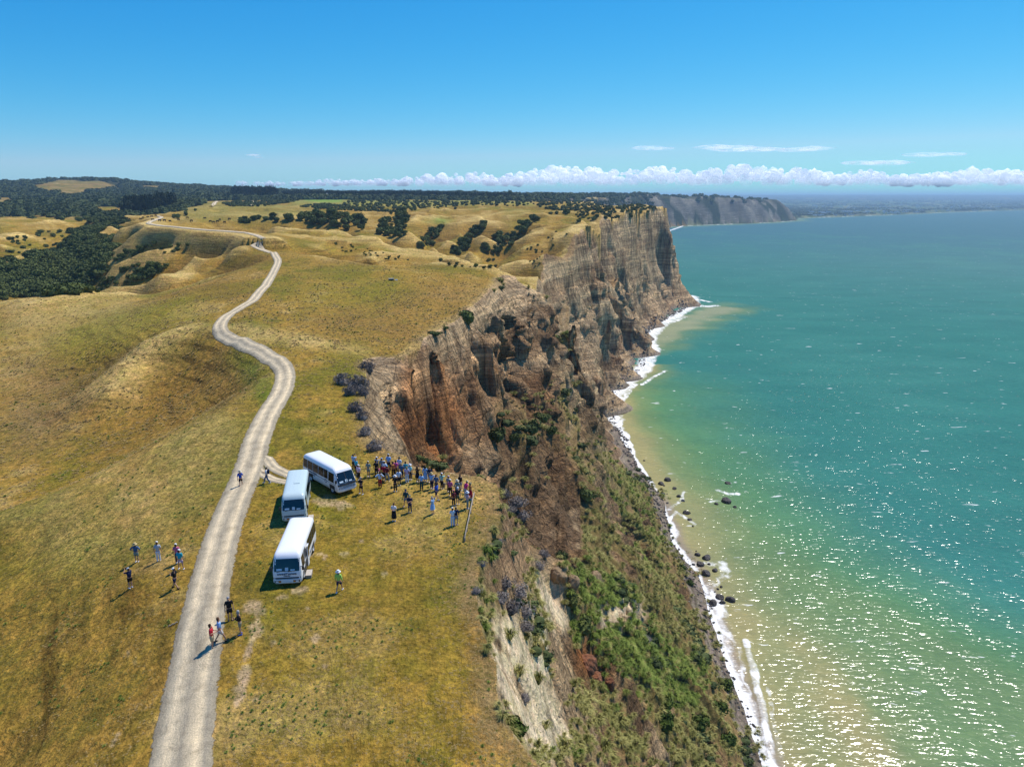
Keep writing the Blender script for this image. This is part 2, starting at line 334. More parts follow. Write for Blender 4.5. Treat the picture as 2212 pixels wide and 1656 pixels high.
def terrain_near(x, y):
    r = np.hypot(x, y)
    zl = LAND(x, y)
    # gullied flanks and fine relief on the grassland
    fade = sstep(120, 420, r) * sstep(6, 45, seg_dist(x, y, [tuple(q[:2]) for q in ROAD[-8:]] + FAR_ROAD))
    big = ridged(x / 60.0, y / 60.0, 3, 11) - 0.62
    zl = zl + fade * (big * 12.0 + (ridged(x / 22.0, y / 22.0, 2, 12) - .6) * 2.2) * (1 - sstep(900, 1600, r))
    pxx = 1106 + FOC * x / (y * CP + 33 * SP + 1e-3)
    dl = np.minimum(seg_dist(x, y, [tuple(q[:2]) for q in ROAD]), seg_dist(x, y, FAR_ROAD) * .8)
    for sp_ in SPURS_L: dl = np.minimum(dl, seg_dist(x, y, sp_))
    zl = zl - 10 * (1 - np.exp(-(dl / 22.0) ** 1.6)) * sstep(278, 312, y) * sstep(700, 600, r) * sstep(600, 560, pxx) * sstep(70, 150, pxx)
    dr_ = np.full(np.shape(x), 1e9)
    for sp_ in SPURS_R: dr_ = np.minimum(dr_, seg_dist(x, y, sp_))
    zl = zl - 10 * (1 - np.exp(-(dr_ / 26.0) ** 1.6)) * sstep(405, 450, r) * sstep(690, 600, r) * sstep(780, 830, pxx) * sstep(1250, 1230, pxx)
    dfr, zfr = seg_near(x, y, FAR_ROAD3)
    kf = sstep(17, 5, dfr); zl = zl * (1 - kf) + zfr * kf
    zl = zl + (1 - kf) * fbm(x / 14.0, y / 14.0, 3, 5) * (0.12 + 0.45 * sstep(60, 260, r))
    zl = zl + fbm(x / 3.0, y / 3.0, 2, 6) * 0.06
    # the slope to the sea, with ribs and gullies that run down the wall
    s = np.clip(r / 150.0, 0.5, 3.0)
    amp = 1.6 * s
    sx = x * 0.86 + y * 0.5; sy = y * 0.86 - x * 0.5       # down the fall line / along the coast
    wx = (ridged(x / (26 * s) + 3, y / (8 * s), 4, 21) - 0.6) * (1.5 + .3 * sstep(1.6, 2.4, s)) * amp
    wy = fbm(x / (6 * s), y / (30 * s), 4, 22) * amp * 1.3 * sstep(-10, 5, 12 - x / s)
    xe, ye = x + wx, y + wy
    dE = seg_dist(xe, ye, EXY)
    ins = in_poly(xe, ye, POLY_E)
    zc = CLIFF(x + wx * sstep(0, 6, dE) , y + wy)
    gul = (ridged(x / 46.0 + 2, y / 12.0, 3, 63) - .62) * 9.0 + (ridged(x / 16.0, y / 5.0, 2, 64) - .6) * 2.4
    zc = zc + gul * sstep(5, 16, dE) * sstep(4, 22, zc) * sstep(330, 250, y) * (x > 0) * (1 - .75 * sstep(90, 120, y) * sstep(26, 14, x))
    zc = np.minimum(zc, zl + 0.0)
    # scrub, fallen blocks and runnels on the open slope
    lump = fbm(x / (3.2 * s), y / (3.2 * s), 4, 61) * 1.3 * s * sstep(2, 10, dE) * sstep(3, 12, zc)
    zc = zc + lump
    z = np.where(ins, zl, zc)
    rock = np.where(ins, 0.0, 1.0)
    return z, rock, dE * np.where(ins, 1, -1)

# ---- polar grid round the view point: equal detail at every distance
def span(a, b, n): return np.linspace(a, b, n, endpoint=False)
AZ = np.radians(np.r_[span(-52, -17, 330), span(-17, 24.5, 700), span(24.5, 52, 200), [52]])
RR = np.exp(np.r_[span(math.log(13), math.log(90), 230), span(math.log(90), math.log(700), 400), span(math.log(700), math.log(1500), 110), span(math.log(1500), math.log(5500), 130), span(math.log(5500), math.log(40000), 40), [math.log(40000)]])
I_NEAR = 230 + 400 + 110
NA, NR = len(AZ), len(RR)
GX = RR[:, None] * np.sin(AZ)[None]; GY = RR[:, None] * np.cos(AZ)[None]
GZ = np.zeros_like(GX); GROCK = np.zeros_like(GX); GSD = np.zeros_like(GX)
nr = I_NEAR + 1
GZ[:nr], GROCK[:nr], GSD[:nr] = terrain_near(GX[:nr], GY[:nr])
# far land
xf, yf = GX[nr - 1:], GY[nr - 1:]
rf = np.hypot(xf, yf)
zl = LAND(xf, yf)
zl = zl + (ridged(xf / 420, yf / 420, 4, 31) - 0.6) * 22 * sstep(1500, 2600, rf) * sstep(20, 110, zl) + fbm(xf / 90, yf / 90, 3, 33) * 3.0 * sstep(20, 80, zl)
wf = (ridged(xf / 130, yf / 130, 3, 41) - 0.6) * 90
sd = seg_dist(xf + wf, yf, FARCOAST, True) * np.where(in_poly(xf + wf, yf, FARCOAST), 1, -1)
hh = np.clip(zl, 3, None)
wid = np.where(hh > 30, 110, 40.0)
prof = np.where(sd > 0, 1 - (1 - np.clip(sd / wid, 0, 1)) ** 1.5, np.clip(sd / 100, -1, 0))
zf = np.where(sd > 0, hh * prof, prof * 10)
b = sstep(0, 10, np.arange(len(zf)))[:, None]
GZ[nr - 1:] = np.where(b > 0, GZ[nr - 1] * (1 - b) + zf * b, GZ[nr - 1:])
GROCK[nr - 1:] = ((sd > 0) & (sd < wid) & (hh > 30)).astype(float)
GSD[nr - 1:] = sd
print('terrain', round(time.time() - T0, 1))

# normals / slope
def grid_normals():
    P = np.stack([GX, GY, GZ], -1)
    du = np.gradient(P, axis=0); dv = np.gradient(P, axis=1)
    n = np.cross(dv, du)
    n /= np.linalg.norm(n, axis=-1, keepdims=True) + 1e-12
    return np.where(n[..., 2:3] < 0, -n, n)
GN = grid_normals()
SLOPE = np.sqrt(1 - np.clip(GN[..., 2], 0, 1) ** 2)
GBX, GBY, GBZ = GX.copy(), GY.copy(), GZ.copy()     # before the ledges, used to look heights up

def hgt(x, y):
    x = np.asarray(x, float); y = np.asarray(y, float)
    a = np.interp(np.arctan2(x, y), AZ, np.arange(NA)); l = np.interp(np.log(np.hypot(x, y)), np.log(RR), np.arange(NR))
    i = np.clip(l.astype(int), 0, NR - 2); j = np.clip(a.astype(int), 0, NA - 2)
    fi = l - i; fj = a - j
    return (GBZ[i, j] * (1 - fi) * (1 - fj) + GBZ[i + 1, j] * fi * (1 - fj) + GBZ[i, j + 1] * (1 - fi) * fj + GBZ[i + 1, j + 1] * fi * fj)
def lookup(G, x, y):
    a = np.interp(np.arctan2(x, y), AZ, np.arange(NA)); l = np.interp(np.log(np.hypot(x, y)), np.log(RR), np.arange(NR))
    return G[np.round(l).astype(int), np.round(a).astype(int)]
def hit(px, py, skip=0):
    """where the sight line through (px,py) first meets the land or the sea"""
    dx, dy, dz = ray(px, py)
    h = math.hypot(dx, dy); az = math.atan2(dx, dy); sl = dz / h
    a = np.interp(az, AZ, np.arange(NA)); j = min(int(a), NA - 2); f = a - j
    prof = np.maximum(GBZ[:, j] * (1 - f) + GBZ[:, j + 1] * f, 0)
    d = prof - (CAMZ + sl * RR)
    k = np.nonzero(d > 0)[0]
    if len(k) == 0: return None
    k = k[0]
    if k == 0: return None
    t = -d[k - 1] / (d[k] - d[k - 1]); r = RR[k - 1] + t * (RR[k] - RR[k - 1])
    return (r * math.sin(az), r * math.cos(az), float(max(0, CAMZ + sl * r)))
# ------------------------------------------------------------------ materials
class NT:
    def __init__(s, name):
        s.m = bpy.data.materials.new(name); s.m.use_nodes = True
        s.t = s.m.node_tree; s.b = s.t.nodes['Principled BSDF']
    def n(s, typ, **kw):
        nd = s.t.nodes.new(typ)
        for k, v in kw.items():
            if k.startswith('i_'):
                nd.inputs[k[2:].replace('_', ' ')].default_value = v
            else: setattr(nd, k, v)
        return nd
    def l(s, a, b): s.t.links.new(a, b); return b
    def noise(s, vec, scale, detail=4, rough=0.55, dist=0.0):
        nd = s.n('ShaderNodeTexNoise'); nd.inputs['Scale'].default_value = scale; nd.inputs['Detail'].default_value = detail
        nd.inputs['Roughness'].default_value = rough; nd.inputs['Distortion'].default_value = dist
        if vec is not None: s.l(vec, nd.inputs['Vector'])
        return nd.outputs['Fac']
    def mapv(s, vec, scale, rot=(0, 0, 0)):
        nd = s.n('ShaderNodeMapping'); nd.inputs['Scale'].default_value = scale; nd.inputs['Rotation'].default_value = rot
        s.l(vec, nd.inputs['Vector']); return nd.outputs[0]
    def ramp(s, fac, pts, interp='LINEAR'):
        nd = s.n('ShaderNodeValToRGB'); cr = nd.color_ramp; cr.interpolation = interp
        while len(cr.elements) < len(pts): cr.elements.new(0.5)
        for e, (p, c) in zip(cr.elements, pts):
            e.position = p; e.color = (c[0], c[1], c[2], 1) if hasattr(c, '__len__') else (c, c, c, 1)
        s.l(fac, nd.inputs[0]); return nd.outputs[0]
    def mix(s, fac, a, b, mode='MIX'):
        nd = s.n('ShaderNodeMix'); nd.data_type = 'RGBA'; nd.blend_type = mode
        for idx, v in ((0, fac), (6, a), (7, b)):
            if hasattr(v, 'links') or isinstance(v, bpy.types.NodeSocket): s.l(v, nd.inputs[idx])
            else: nd.inputs[idx].default_value = v if idx == 0 else (v[0], v[1], v[2], 1)
        return nd.outputs[2]
    def math(s, op, a, b=0.0, c=None):
        nd = s.n('ShaderNodeMath'); nd.operation = op
        for i, v in enumerate((a, b) + ((c,) if c is not None else ())):
            if isinstance(v, bpy.types.NodeSocket): s.l(v, nd.inputs[i])
            else: nd.inputs[i].default_value = v
        return nd.outputs[0]
    def attr(s, name):
        nd = s.n('ShaderNodeAttribute'); nd.attribute_name = name; return nd
    def bump(s, h, dist, strength=1.0, normal=None):
        nd = s.n('ShaderNodeBump'); nd.inputs['Distance'].default_value = dist; nd.inputs['Strength'].default_value = strength
        s.l(h, nd.inputs['Height'])
        if normal is not None: s.l(normal, nd.inputs['Normal'])
        return nd.outputs[0]
    def pos(s): return s.n('ShaderNodeNewGeometry').outputs['Position']
    def set(s, **kw):
        for k, v in kw.items():
            s.b.inputs[k.replace('_', ' ')].default_value = v
        return s

def simple(name, col, rough=0.7, metal=0.0, spec=0.5, var=0.12, scale=9.0, bump=0.0):
    t = NT(name); tc = t.n('ShaderNodeTexCoord').outputs['Object']
    f = t.noise(tc, scale, 3)
    c = t.ramp(f, [(0.3, [v * (1 - var) for v in col]), (0.7, [min(1, v * (1 + var)) for v in col])])
    t.l(c, t.b.inputs['Base Color'])
    t.set(Roughness=rough, Metallic=metal); t.b.inputs['Specular IOR Level'].default_value = spec
    if bump: t.l(t.bump(f, bump), t.b.inputs['Normal'])
    return t.m

def land_material():
    t = NT('dry_grass_and_rock'); p = t.pos()
    tint = t.attr('tint').outputs['Color']; rk = t.attr('rock').outputs['Fac']; dist = t.attr('view_scale').outputs['Fac']
    # grass: tussocks and mown streaks
    n1 = t.noise(p, 3.2, 5, 0.65); n2 = t.noise(p, 0.55, 4, 0.6, 0.6); n3 = t.noise(t.mapv(p, (1.0, 0.28, 0.5), (0, 0, 0.5)), 1.7, 4, 0.6)
    g = t.mix(1.0, tint, t.ramp(n1, [(0.28, (0.42, 0.43, 0.40)), (0.5, (0.98, 0.97, 0.95)), (0.72, (1.55, 1.5, 1.55))]), 'MULTIPLY')
    g = t.mix(1.0, g, t.ramp(n3, [(0.3, (0.72, 0.78, 0.7)), (0.7, (1.25, 1.2, 1.25))]), 'MULTIPLY')
    gr = t.ramp(n2, [(0.42, 0.0), (0.62, 1.0)])
    g = t.mix(t.math('MULTIPLY', gr, 0.35), g, t.mix(1.0, g, (0.72, 1.0, 0.55), 'MULTIPLY'))
    n4 = t.noise(p, 0.9, 6, 0.72); slp = t.attr('slope').outputs['Fac']
    g = t.mix(1.0, g, t.ramp(n4, [(0.32, (0.62, 0.64, 0.6)), (0.5, (1.0, 1.0, 1.0)), (0.68, (1.36, 1.33, 1.36))]), 'MULTIPLY')
    tc_ = t.noise(t.mapv(p, (0.06, 0.06, 1.5)), 1.0, 4, 0.7, .2)
    g = t.mix(slp, g, t.mix(1.0, g, t.ramp(tc_, [(0.36, (0.52, 0.50, 0.46)), (0.48, (1.0, 1.0, 1.0)), (0.6, (1.28, 1.25, 1.2))]), 'MULTIPLY'))
    # rock: beds by height, streaks down the face
    vs = t.noise(t.mapv(p, (0.5, 0.5, 0.03)), 1.0, 4, 0.6, 0.4)
    bs = t.noise(t.mapv(p, (0.02, 0.02, 0.30)), 1.0, 3, 0.5, .15)
    fs = t.noise(p, 1.4, 6, 0.7)
    r = t.mix(1.0, tint, t.ramp(vs, [(0.3, (0.52, 0.5, 0.48)), (0.5, (0.95, 0.95, 0.95)), (0.68, (1.4, 1.38, 1.32))]), 'MULTIPLY')
    r = t.mix(1.0, r, t.ramp(bs, [(0.34, (0.6, 0.58, 0.56)), (0.46, (0.98, 0.97, 0.95)), (0.56, (0.9, 0.9, 0.9)), (0.63, (1.55, 1.5, 1.4)), (0.7, (1.0, 1.0, 1.0))]), 'MULTIPLY')
    r = t.mix(1.0, r, t.ramp(fs, [(0.3, (0.65, 0.65, 0.65)), (0.7, (1.3, 1.3, 1.3))]), 'MULTIPLY')
    st = t.noise(t.mapv(p, (.006, .006, .62)), 1.0, 3, .6, .1)
    r = t.mix(1.0, r, t.ramp(st, [(.36, (1, 1, 1)), (.40, (.50, .48, .46)), (.43, (1, 1, 1)), (.50, (.95, .95, .95)), (.53, (.62, .60, .58)), (.55, (1, 1, 1)), (.60, (1, 1, 1)), (.63, (1.6, 1.52, 1.4)), (.66, (1, 1, 1))]), 'MULTIPLY')
    vo = t.n('ShaderNodeTexVoronoi'); vo.feature = 'DISTANCE_TO_EDGE'; vo.inputs['Scale'].default_value = 1.0; t.l(t.mapv(p, (.30, .30, .045)), vo.inputs['Vector'])
    ck = t.ramp(vo.outputs['Distance'], [(0.0, .55), (0.05, 1.0)])
    r = t.mix(1.0, r, ck, 'MULTIPLY')
    col = t.mix(rk, g, r)
    t.l(col, t.b.inputs['Base Color'])
    b1 = t.bump(n1, 0.16, 0.9)
    b2 = t.bump(t.math('ADD', n2, n4), 0.5, 0.8, b1)
    hr = t.math('ADD', t.math('ADD', t.math('ADD', vs, t.math('MULTIPLY', bs, 0.55)), t.math('MULTIPLY', fs, 0.6)), t.math('MULTIPLY', ck, .25))
    br = t.bump(hr, 3.4, 1.0)
    mx = t.n('ShaderNodeMix'); mx.data_type = 'VECTOR'
    t.l(rk, mx.inputs[0]); t.l(b2, mx.inputs[4]); t.l(br, mx.inputs[5])
    t.l(mx.outputs[1], t.b.inputs['Normal'])
    t.set(Roughness=0.95); t.b.inputs['Specular IOR Level'].default_value = 0.12
    return t.m

# ------------------------------------------------------------------ colours of the land
PX, PY = pix(GX, GY, GZ)
RGRID = np.hypot(GX, GY)
def blur_mask(m, k=6):
    m = m.astype(float)
    for _ in range(2):
        c = np.cumsum(np.pad(m, ((k + 1, k), (0, 0)), 'edge'), 0); m = (c[2 * k + 1:] - c[:-2 * k - 1]) / (2 * k + 1)
        c = np.cumsum(np.pad(m, ((0, 0), (k + 1, k)), 'edge'), 1); m = (c[:, 2 * k + 1:] - c[:, :-2 * k - 1]) / (2 * k + 1)
    return m
_WOB = fbm(GX / (0.05 * RGRID + 2), GY / (0.05 * RGRID + 2), 3, 91)
def zone(poly, rmin=0, rmax=1e9, soft=8, wob=10):
    """a patch of the land, outlined as it is seen from the air, kept as a property of the ground itself"""
    wx = _WOB * wob
    m = in_poly(PX + wx, PY + wx * 0.6, poly) & (RGRID > rmin) & (RGRID < rmax)
    return blur_mask(m, soft) if soft else m.astype(float)

OLIVE = np.array((.138, .122, .014)); GOLD = np.array((.255, .160, .033)); STRAW = np.array((.44, .32, .145)); BROWN = np.array((.190, .108, .026)); GREEN = np.array((.085, .115, .014))
TINT = np.empty(GX.shape + (3,)); TINT[:] = GOLD
def lay(col, m): 
    global TINT
    m = np.clip(m, 0, 1)[..., None]; TINT = TINT * (1 - m) + np.array(col) * m
sc_ = np.clip(RGRID / 60, 1, 14)
m1 = fbm(GX / (9 * sc_ ** .5), GY / (9 * sc_ ** .5), 5, 51); m2 = fbm(GX / (22 * sc_ ** .5), GY / (22 * sc_ ** .5), 4, 52); m3 = fbm(GX / 4, GY / 4, 4, 53)
NF_ = np.clip(.5 + fbm(GX / (2.6 * sc_ ** .6), GY / (2.6 * sc_ ** .6), 4, 57), 0, 1)
_lay0 = lay
def lay(col, m): _lay0(col, np.clip(m, 0, 1) * (.62 + .6 * NF_))
lay(OLIVE, sstep(-0.15, 0.3, m1 + 0.3 * m3) * 0.85)
lay(STRAW, sstep(0.1, 0.6, -m1 + 0.5 * m3) * 0.55)
lay(BROWN, sstep(0.1, 0.5, m2 + 0.3 * m3) * 0.5)
# rim light painted on bleached crests, shade painted brown in hollows and away-facing flanks
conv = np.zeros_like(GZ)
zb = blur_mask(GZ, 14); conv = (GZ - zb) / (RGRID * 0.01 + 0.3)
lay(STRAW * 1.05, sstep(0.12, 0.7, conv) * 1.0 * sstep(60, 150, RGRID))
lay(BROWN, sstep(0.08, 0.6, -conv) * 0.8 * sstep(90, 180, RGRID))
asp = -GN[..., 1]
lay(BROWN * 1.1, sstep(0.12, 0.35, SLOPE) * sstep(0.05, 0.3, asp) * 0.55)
# named patches
lay(OLIVE * 1.15, zone([(560, 1100), (700, 1030), (1010, 1090), (1060, 1100), (1010, 1656), (560, 1656), (500, 1500), (560, 1250)], 0, 90, 8, 25) * (0.45 + 0.4 * m1))
lay(BROWN * 1.25, zone([(950, 1656), (1020, 1500), (990, 1250), (1040, 1080), (1120, 1080), (1110, 1656)], 0, 80, 9, 25) * 0.6)
lay(BROWN * 1.1 + 0.01, zone([(600, 700), (900, 760), (1000, 690), (1090, 600), (960, 610), (700, 680)], 100, 300, 12) * 0.75)
lay(OLIVE * 1.2, zone([(620, 610), (900, 600), (800, 660), (640, 660)], 100, 300, 14) * 0.5)
lay(STRAW, zone([(500, 700), (620, 715), (800, 752), (830, 770), (640, 745), (520, 725)], 90, 300, 4, 4) * 0.75)
lay(STRAW * .95, zone([(0, 640), (280, 632), (330, 700), (150, 730), (0, 740)], 100, 300, 12) * 0.6)
lay(OLIVE * 1.3, zone([(140, 690), (420, 640), (440, 700), (250, 740), (160, 800), (60, 760)], 100, 300, 12) * 0.7)
lay((.20, .125, .06), zone([(0, 760), (120, 780), (200, 850), (150, 960), (0, 1010)], 60, 300, 12) * 0.65)
lay(STRAW, zone([(300, 740), (380, 715), (420, 720), (330, 790), (260, 870), (225, 860), (240, 800)], 90, 250, 7) * 0.8)  # pale crest of the lump, its light put into the tint
lay(BROWN * 1.15, zone([(330, 830), (450, 770), (540, 790), (540, 850), (430, 905), (280, 985), (180, 1010), (200, 950)], 60, 250, 9) * 0.75)  # hollow beside the lump painted brown to stand for its shade
lay(GREEN * 1.15, zone([(530, 740), (590, 800), (600, 850), (560, 880), (540, 830), (480, 765)], 60, 200, 5) * 0.7)
lay(STRAW * .9, zone([(250, 1010), (480, 880), (530, 900), (450, 1050), (350, 1160), (200, 1200), (60, 1200), (60, 1120)], 0, 130, 10, 22) * 0.5)
lay(GOLD * .95, zone([(0, 1250), (230, 1230), (330, 1400), (200, 1656), (0, 1656)], 0, 80, 12, 20) * 0.5)
lay((.19, .20, .05), zone([(620, 440), (640, 428), (760, 425), (900, 432), (1140, 436), (1160, 444), (900, 446), (700, 446)], 700, 2400, 3, 4) * 0.8)
lay((.20, .19, .06), zone([(390, 452), (480, 432), (700, 452), (640, 470), (400, 478)], 400, 1500, 5, 6) * 0.55)
lay((.16, .24, .04), zone([(655, 432), (690, 428), (740, 431), (735, 436), (690, 437)], 700, 2400, 1, 2))
lay((.16, .22, .04), zone([(905, 478), (945, 470), (985, 474), (960, 484)], 400, 1000, 2, 2) * 0.7)
# scuffed bare soil beside the road and round the buses
NS = int(np.searchsorted(RR, 100))
for (px_, py_, wx_, wy_) in [(548, 1310, 18, 14), (560, 1325, 12, 10), (552, 1345, 8, 16), (548, 1375, 10, 18), (540, 1395, 6, 10), (535, 1412, 6, 10), (528, 1455, 10, 16), (522, 1480, 11, 16), (520, 1505, 8, 12), (553, 1510, 8, 8), (683, 1378, 8, 7), (592, 1385, 6, 4), (700, 1440, 6, 5), (705, 1450, 5, 4), (246, 1600, 5, 16),
                    (276, 1412, 7, 4), (292, 1430, 7, 4), (664, 1315, 5, 6), (690, 1196, 9, 5), (703, 1200, 5, 5), (672, 1196, 8, 6), (745, 1195, 10, 5), (468, 1110, 5, 4), (700, 1080, 22, 9), (735, 1090, 18, 6), (645, 1275, 14, 8), (610, 1290, 12, 6), (780, 1170, 8, 4), (830, 1240, 6, 4)]:
    h_ = hit(px_, py_)
    if h_ is None: continue
    dp = math.hypot(h_[1], CAMZ - h_[2]); ax = wx_ * dp / FOC; ay = wy_ * dp * dp / FOC / (CAMZ - h_[2])
    d_ = np.sqrt(((GX[:NS] - h_[0]) / ax) ** 2 + ((GY[:NS] - h_[1]) / ay) ** 2) + fbm(GX[:NS] / .9, GY[:NS] / .9, 3, 77) * .9
    k_ = (sstep(1.25, .6, d_) * .8)[..., None]; TINT[:NS] = TINT[:NS] * (1 - k_) + np.array((.36, .27, .185)) * k_
# wooded country: ground tinted dark green under the canopy
WOOD_FAR = [[(-60, 380), (620, 380), (620, 424), (500, 428), (440, 436), (380, 458), (260, 466), (200, 476), (120, 468), (0, 470), (-60, 470)]]
clear_ = zone([(70, 400), (130, 391), (215, 396), (255, 404), (200, 410), (150, 404), (90, 405)], 1500, 4000, 2) + zone([(60, 405), (140, 405), (190, 420), (160, 425), (100, 412)], 1500, 4000, 2) \
    + zone([(190, 450), (240, 446), (270, 455), (230, 460)], 600, 2500, 2) + zone([(300, 404), (350, 404), (350, 410), (310, 410)], 1500, 4000, 1) + zone([(0, 430), (20, 432), (40, 440), (0, 446)], 600, 2500, 2)
ff = fbm(GX / 160, GY / 160, 4, 71)
FOREST = np.clip(zone(WOOD_FAR[0], 900, 3800, 3), 0, 1) * sstep(0.3, 0.1, clear_) * sstep(-0.62, -0.5, ff)
vf = zone([(-60, 600), (0, 592), (23, 566), (60, 560), (137, 541), (156, 510), (190, 484), (254, 473), (262, 478), (200, 515), (250, 540), (222, 574), (210, 610), (170, 632), (150, 640), (-60, 640)], 270, 950, 3, 10)
FOREST = np.maximum(FOREST, vf * sstep(-.55, -.25, fbm(GX / 28, GY / 28, 3, 75) + vf - .8 + .5 * sstep(100, 86, GZ)))
FOREST = np.maximum(FOREST, ((RGRID > 1500) & (GY > 1500) & (GX > -900) & (GSD > 60) & (GZ > 30)) * sstep(-0.15, 0.1, fbm(GX / 300, GY / 300, 4, 72) + 0.45 * sstep(2200, 2800, RGRID)))
PLAIN = (RGRID > 3500) & (GZ < 60)
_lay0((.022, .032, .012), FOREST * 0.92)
ch = vnoise(GX / 260, GY / 160, 73); ch2 = vnoise(GX / 90, GY / 300, 74)
lay(np.array((.05, .09, .03)), PLAIN * 1.0); lay((.02, .04, .02), PLAIN * sstep(.45, .55, ch)); lay((.2, .2, .1), PLAIN * sstep(.72, .8, ch2) * .8)
# rock
sea_side = GROCK.copy(); _kr = np.clip(RGRID / 170, .6, 3.0)
STRK = vnoise3(GX / (1.3 * _kr), GY / (1.3 * _kr), GZ / 45, 301) * .6 + vnoise3(GX / (4 * _kr), GY / (4 * _kr), GZ / 70, 302) * .4
ROCKC = np.empty(GX.shape + (3,)); GREY = np.array((.225, .165, .108)); CREAM = np.array((.70, .58, .41)); RED = np.array((.34, .145, .048)); DIRT = np.array((.175, .115, .068)); TALUS = np.array((.26, .195, .14))
ROCKC[:] = GREY
def layr(col, m):
    global ROCKC
    m = np.clip(m, 0, 1)[..., None]; ROCKC = ROCKC * (1 - m) + np.array(col) * m
zbed = GZ + fbm(GX / 30, GY / 30, 3, 81) * 4
layr(CREAM * .8, sstep(.60, .68, vnoise(zbed * 0.12, GX * 0.006, 82)) * 0.55)
layr(CREAM, sstep(91, 97, GZ + fbm(GX / 6, GY / 6, 3, 83) * 3) * (RGRID < 300) * 0.9)
layr(RED, zone([(880, 780), (960, 770), (1010, 860), (1060, 860), (1050, 960), (1010, 1030), (900, 1000), (870, 950), (850, 860)], 60, 300, 10) * 0.9)
layr(RED * 1.1, zone([(1240, 1390), (1290, 1400), (1330, 1440), (1325, 1480), (1260, 1460)], 50, 200, 3, 3) * 0.9)
layr(RED * .8 + GREY * .2, zone([(1000, 720), (1230, 740), (1240, 830), (1050, 900), (990, 830)], 100, 300, 14) * 0.5)
layr(CREAM * .9, zone([(795, 775), (850, 780), (860, 850), (850, 960), (810, 950), (795, 850)], 60, 160, 5, 6) * 0.8)
layr(CREAM * .9, zone([(985, 955), (1030, 960), (1090, 990), (1080, 1030), (1000, 1010), (975, 985)], 90, 260, 3, 5) * .8)
layr(CREAM * .95, zone([(1180, 800), (1225, 770), (1262, 760), (1275, 840), (1262, 900), (1240, 960), (1215, 900), (1200, 850)], 150, 350, 3, 8) * .7)
layr(CREAM * .85, zone([(1110, 800), (1180, 765), (1235, 745), (1240, 760), (1150, 800), (1115, 815)], 150, 350, 1, 3) * .8)
layr(CREAM * 1.05, zone([(1075, 590), (1170, 610), (1165, 640), (1080, 670), (1000, 740), (920, 760), (930, 710), (1000, 690)], 100, 400, 5, 6) * 0.8)
layr(CREAM * .95, zone([(1190, 800), (1260, 760), (1275, 900), (1240, 960), (1200, 860)], 150, 350, 5, 6) * 0.6)
layr(CREAM * 1.1, zone([(1062, 1335), (1110, 1330), (1150, 1420), (1190, 1480), (1235, 1600), (1200, 1630), (1120, 1590), (1075, 1500)], 0, 100, 5, 8) * 0.85)
layr(CREAM * 1.1, zone([(1150, 1240), (1210, 1290), (1240, 1340), (1215, 1370), (1180, 1330)], 0, 140, 3, 5) * 0.9)
layr(CREAM * 1.1, zone([(1135, 1300), (1180, 1350), (1195, 1470), (1160, 1480)], 0, 140, 4, 5) * 0.7)
layr(CREAM * 1.1, zone([(1285, 1330), (1340, 1300), (1400, 1310), (1390, 1350), (1300, 1360)], 0, 200, 3, 5) * 0.8)
layr(CREAM * .85, zone([(1240, 500), (1265, 560), (1290, 720), (1300, 860), (1250, 800), (1200, 700), (1170, 650)], 300, 800, 6, 8) * 0.35)
layr(TALUS, sstep(34, 18, GZ) * (RGRID > 330) * 0.85)
layr(CREAM * .75, (RGRID > 380) * sstep(70, 45, GZ) * sstep(14, 30, GZ) * 0.6)
layr(CREAM * .72, (RGRID > 380) * sstep(.56, .64, vnoise(zbed * .30, GX * .004, 86)) * .65)
layr(CREAM * .62, (RGRID > 650) * sstep(.5, .62, vnoise(zbed * .16, GX * .004, 87)) * .6)
# scrub and grass hold on the gentler part of the slope to the sea
sm = blur_mask(SLOPE, 3)
veg = sstep(0.93, 0.80, sm) * (RGRID < 330)
VEGZ = zone([(1040, 1080), (1100, 1060), (1230, 1120), (1280, 1100), (1240, 1000), (1290, 960), (1370, 1040), (1420, 1100), (1450, 1220), (1530, 1370), (1600, 1560), (1640, 1656), (1150, 1656), (1080, 1600), (1030, 1300)], 0, 420, 8, 14)
keep = np.clip(VEGZ * sstep(-0.25, 0.12, fbm(GX / 9, GY / 9, 4, 85) + 0.08), 0, 1) * sstep(0.985, 0.93, sm)
bare = np.zeros_like(GZ)
for poly in ([(1062, 1335), (1110, 1330), (1150, 1420), (1190, 1480), (1235, 1600), (1200, 1630), (1120, 1590), (1075, 1500)], [(1150, 1240), (1210, 1290), (1240, 1340), (1215, 1370), (1180, 1330)],
             [(1285, 1330), (1340, 1300), (1400, 1310), (1390, 1350), (1300, 1360)], [(1240, 1390), (1290, 1400), (1330, 1440), (1325, 1480), (1260, 1460)],
             [(1140, 1040), (1250, 1080), (1260, 1220), (1180, 1230), (1130, 1150)], [(1195, 1310), (1235, 1360), (1250, 1560), (1210, 1560), (1190, 1420)], [(770, 755), (880, 765), (930, 800), (970, 1010), (800, 975), (765, 880)], [(880, 750), (1050, 640), (1110, 600), (1230, 680), (1250, 800), (1100, 830), (960, 800)]):
    bare = np.maximum(bare, zone(poly, 0, 250, 3, 6))
crz = zone([(1035, 1050), (1110, 1050), (1160, 1200), (1130, 1340), (1045, 1335), (1025, 1250)], 0, 140, 4, 8)
keep = keep * (1 - np.clip(bare * 1.6, 0, 1)) * (1 - .8 * crz)
VEG = np.clip(np.maximum(keep, veg * 0.75 * (1 - bare) * sstep(-.2, .2, m1)), 0, 1) * GROCK
layr(np.array((.30, .21, .145)), crz * .85)
layr(DIRT * 1.15, sstep(0.95, 0.8, sm) * 0.6 * (RGRID < 330) * (1 - bare))
vegc = np.array((.165, .115, .042)) * (1 + 0.35 * m1[..., None]) + np.array((-.03, .02, -.005)) * sstep(0, .5, m2)[..., None]
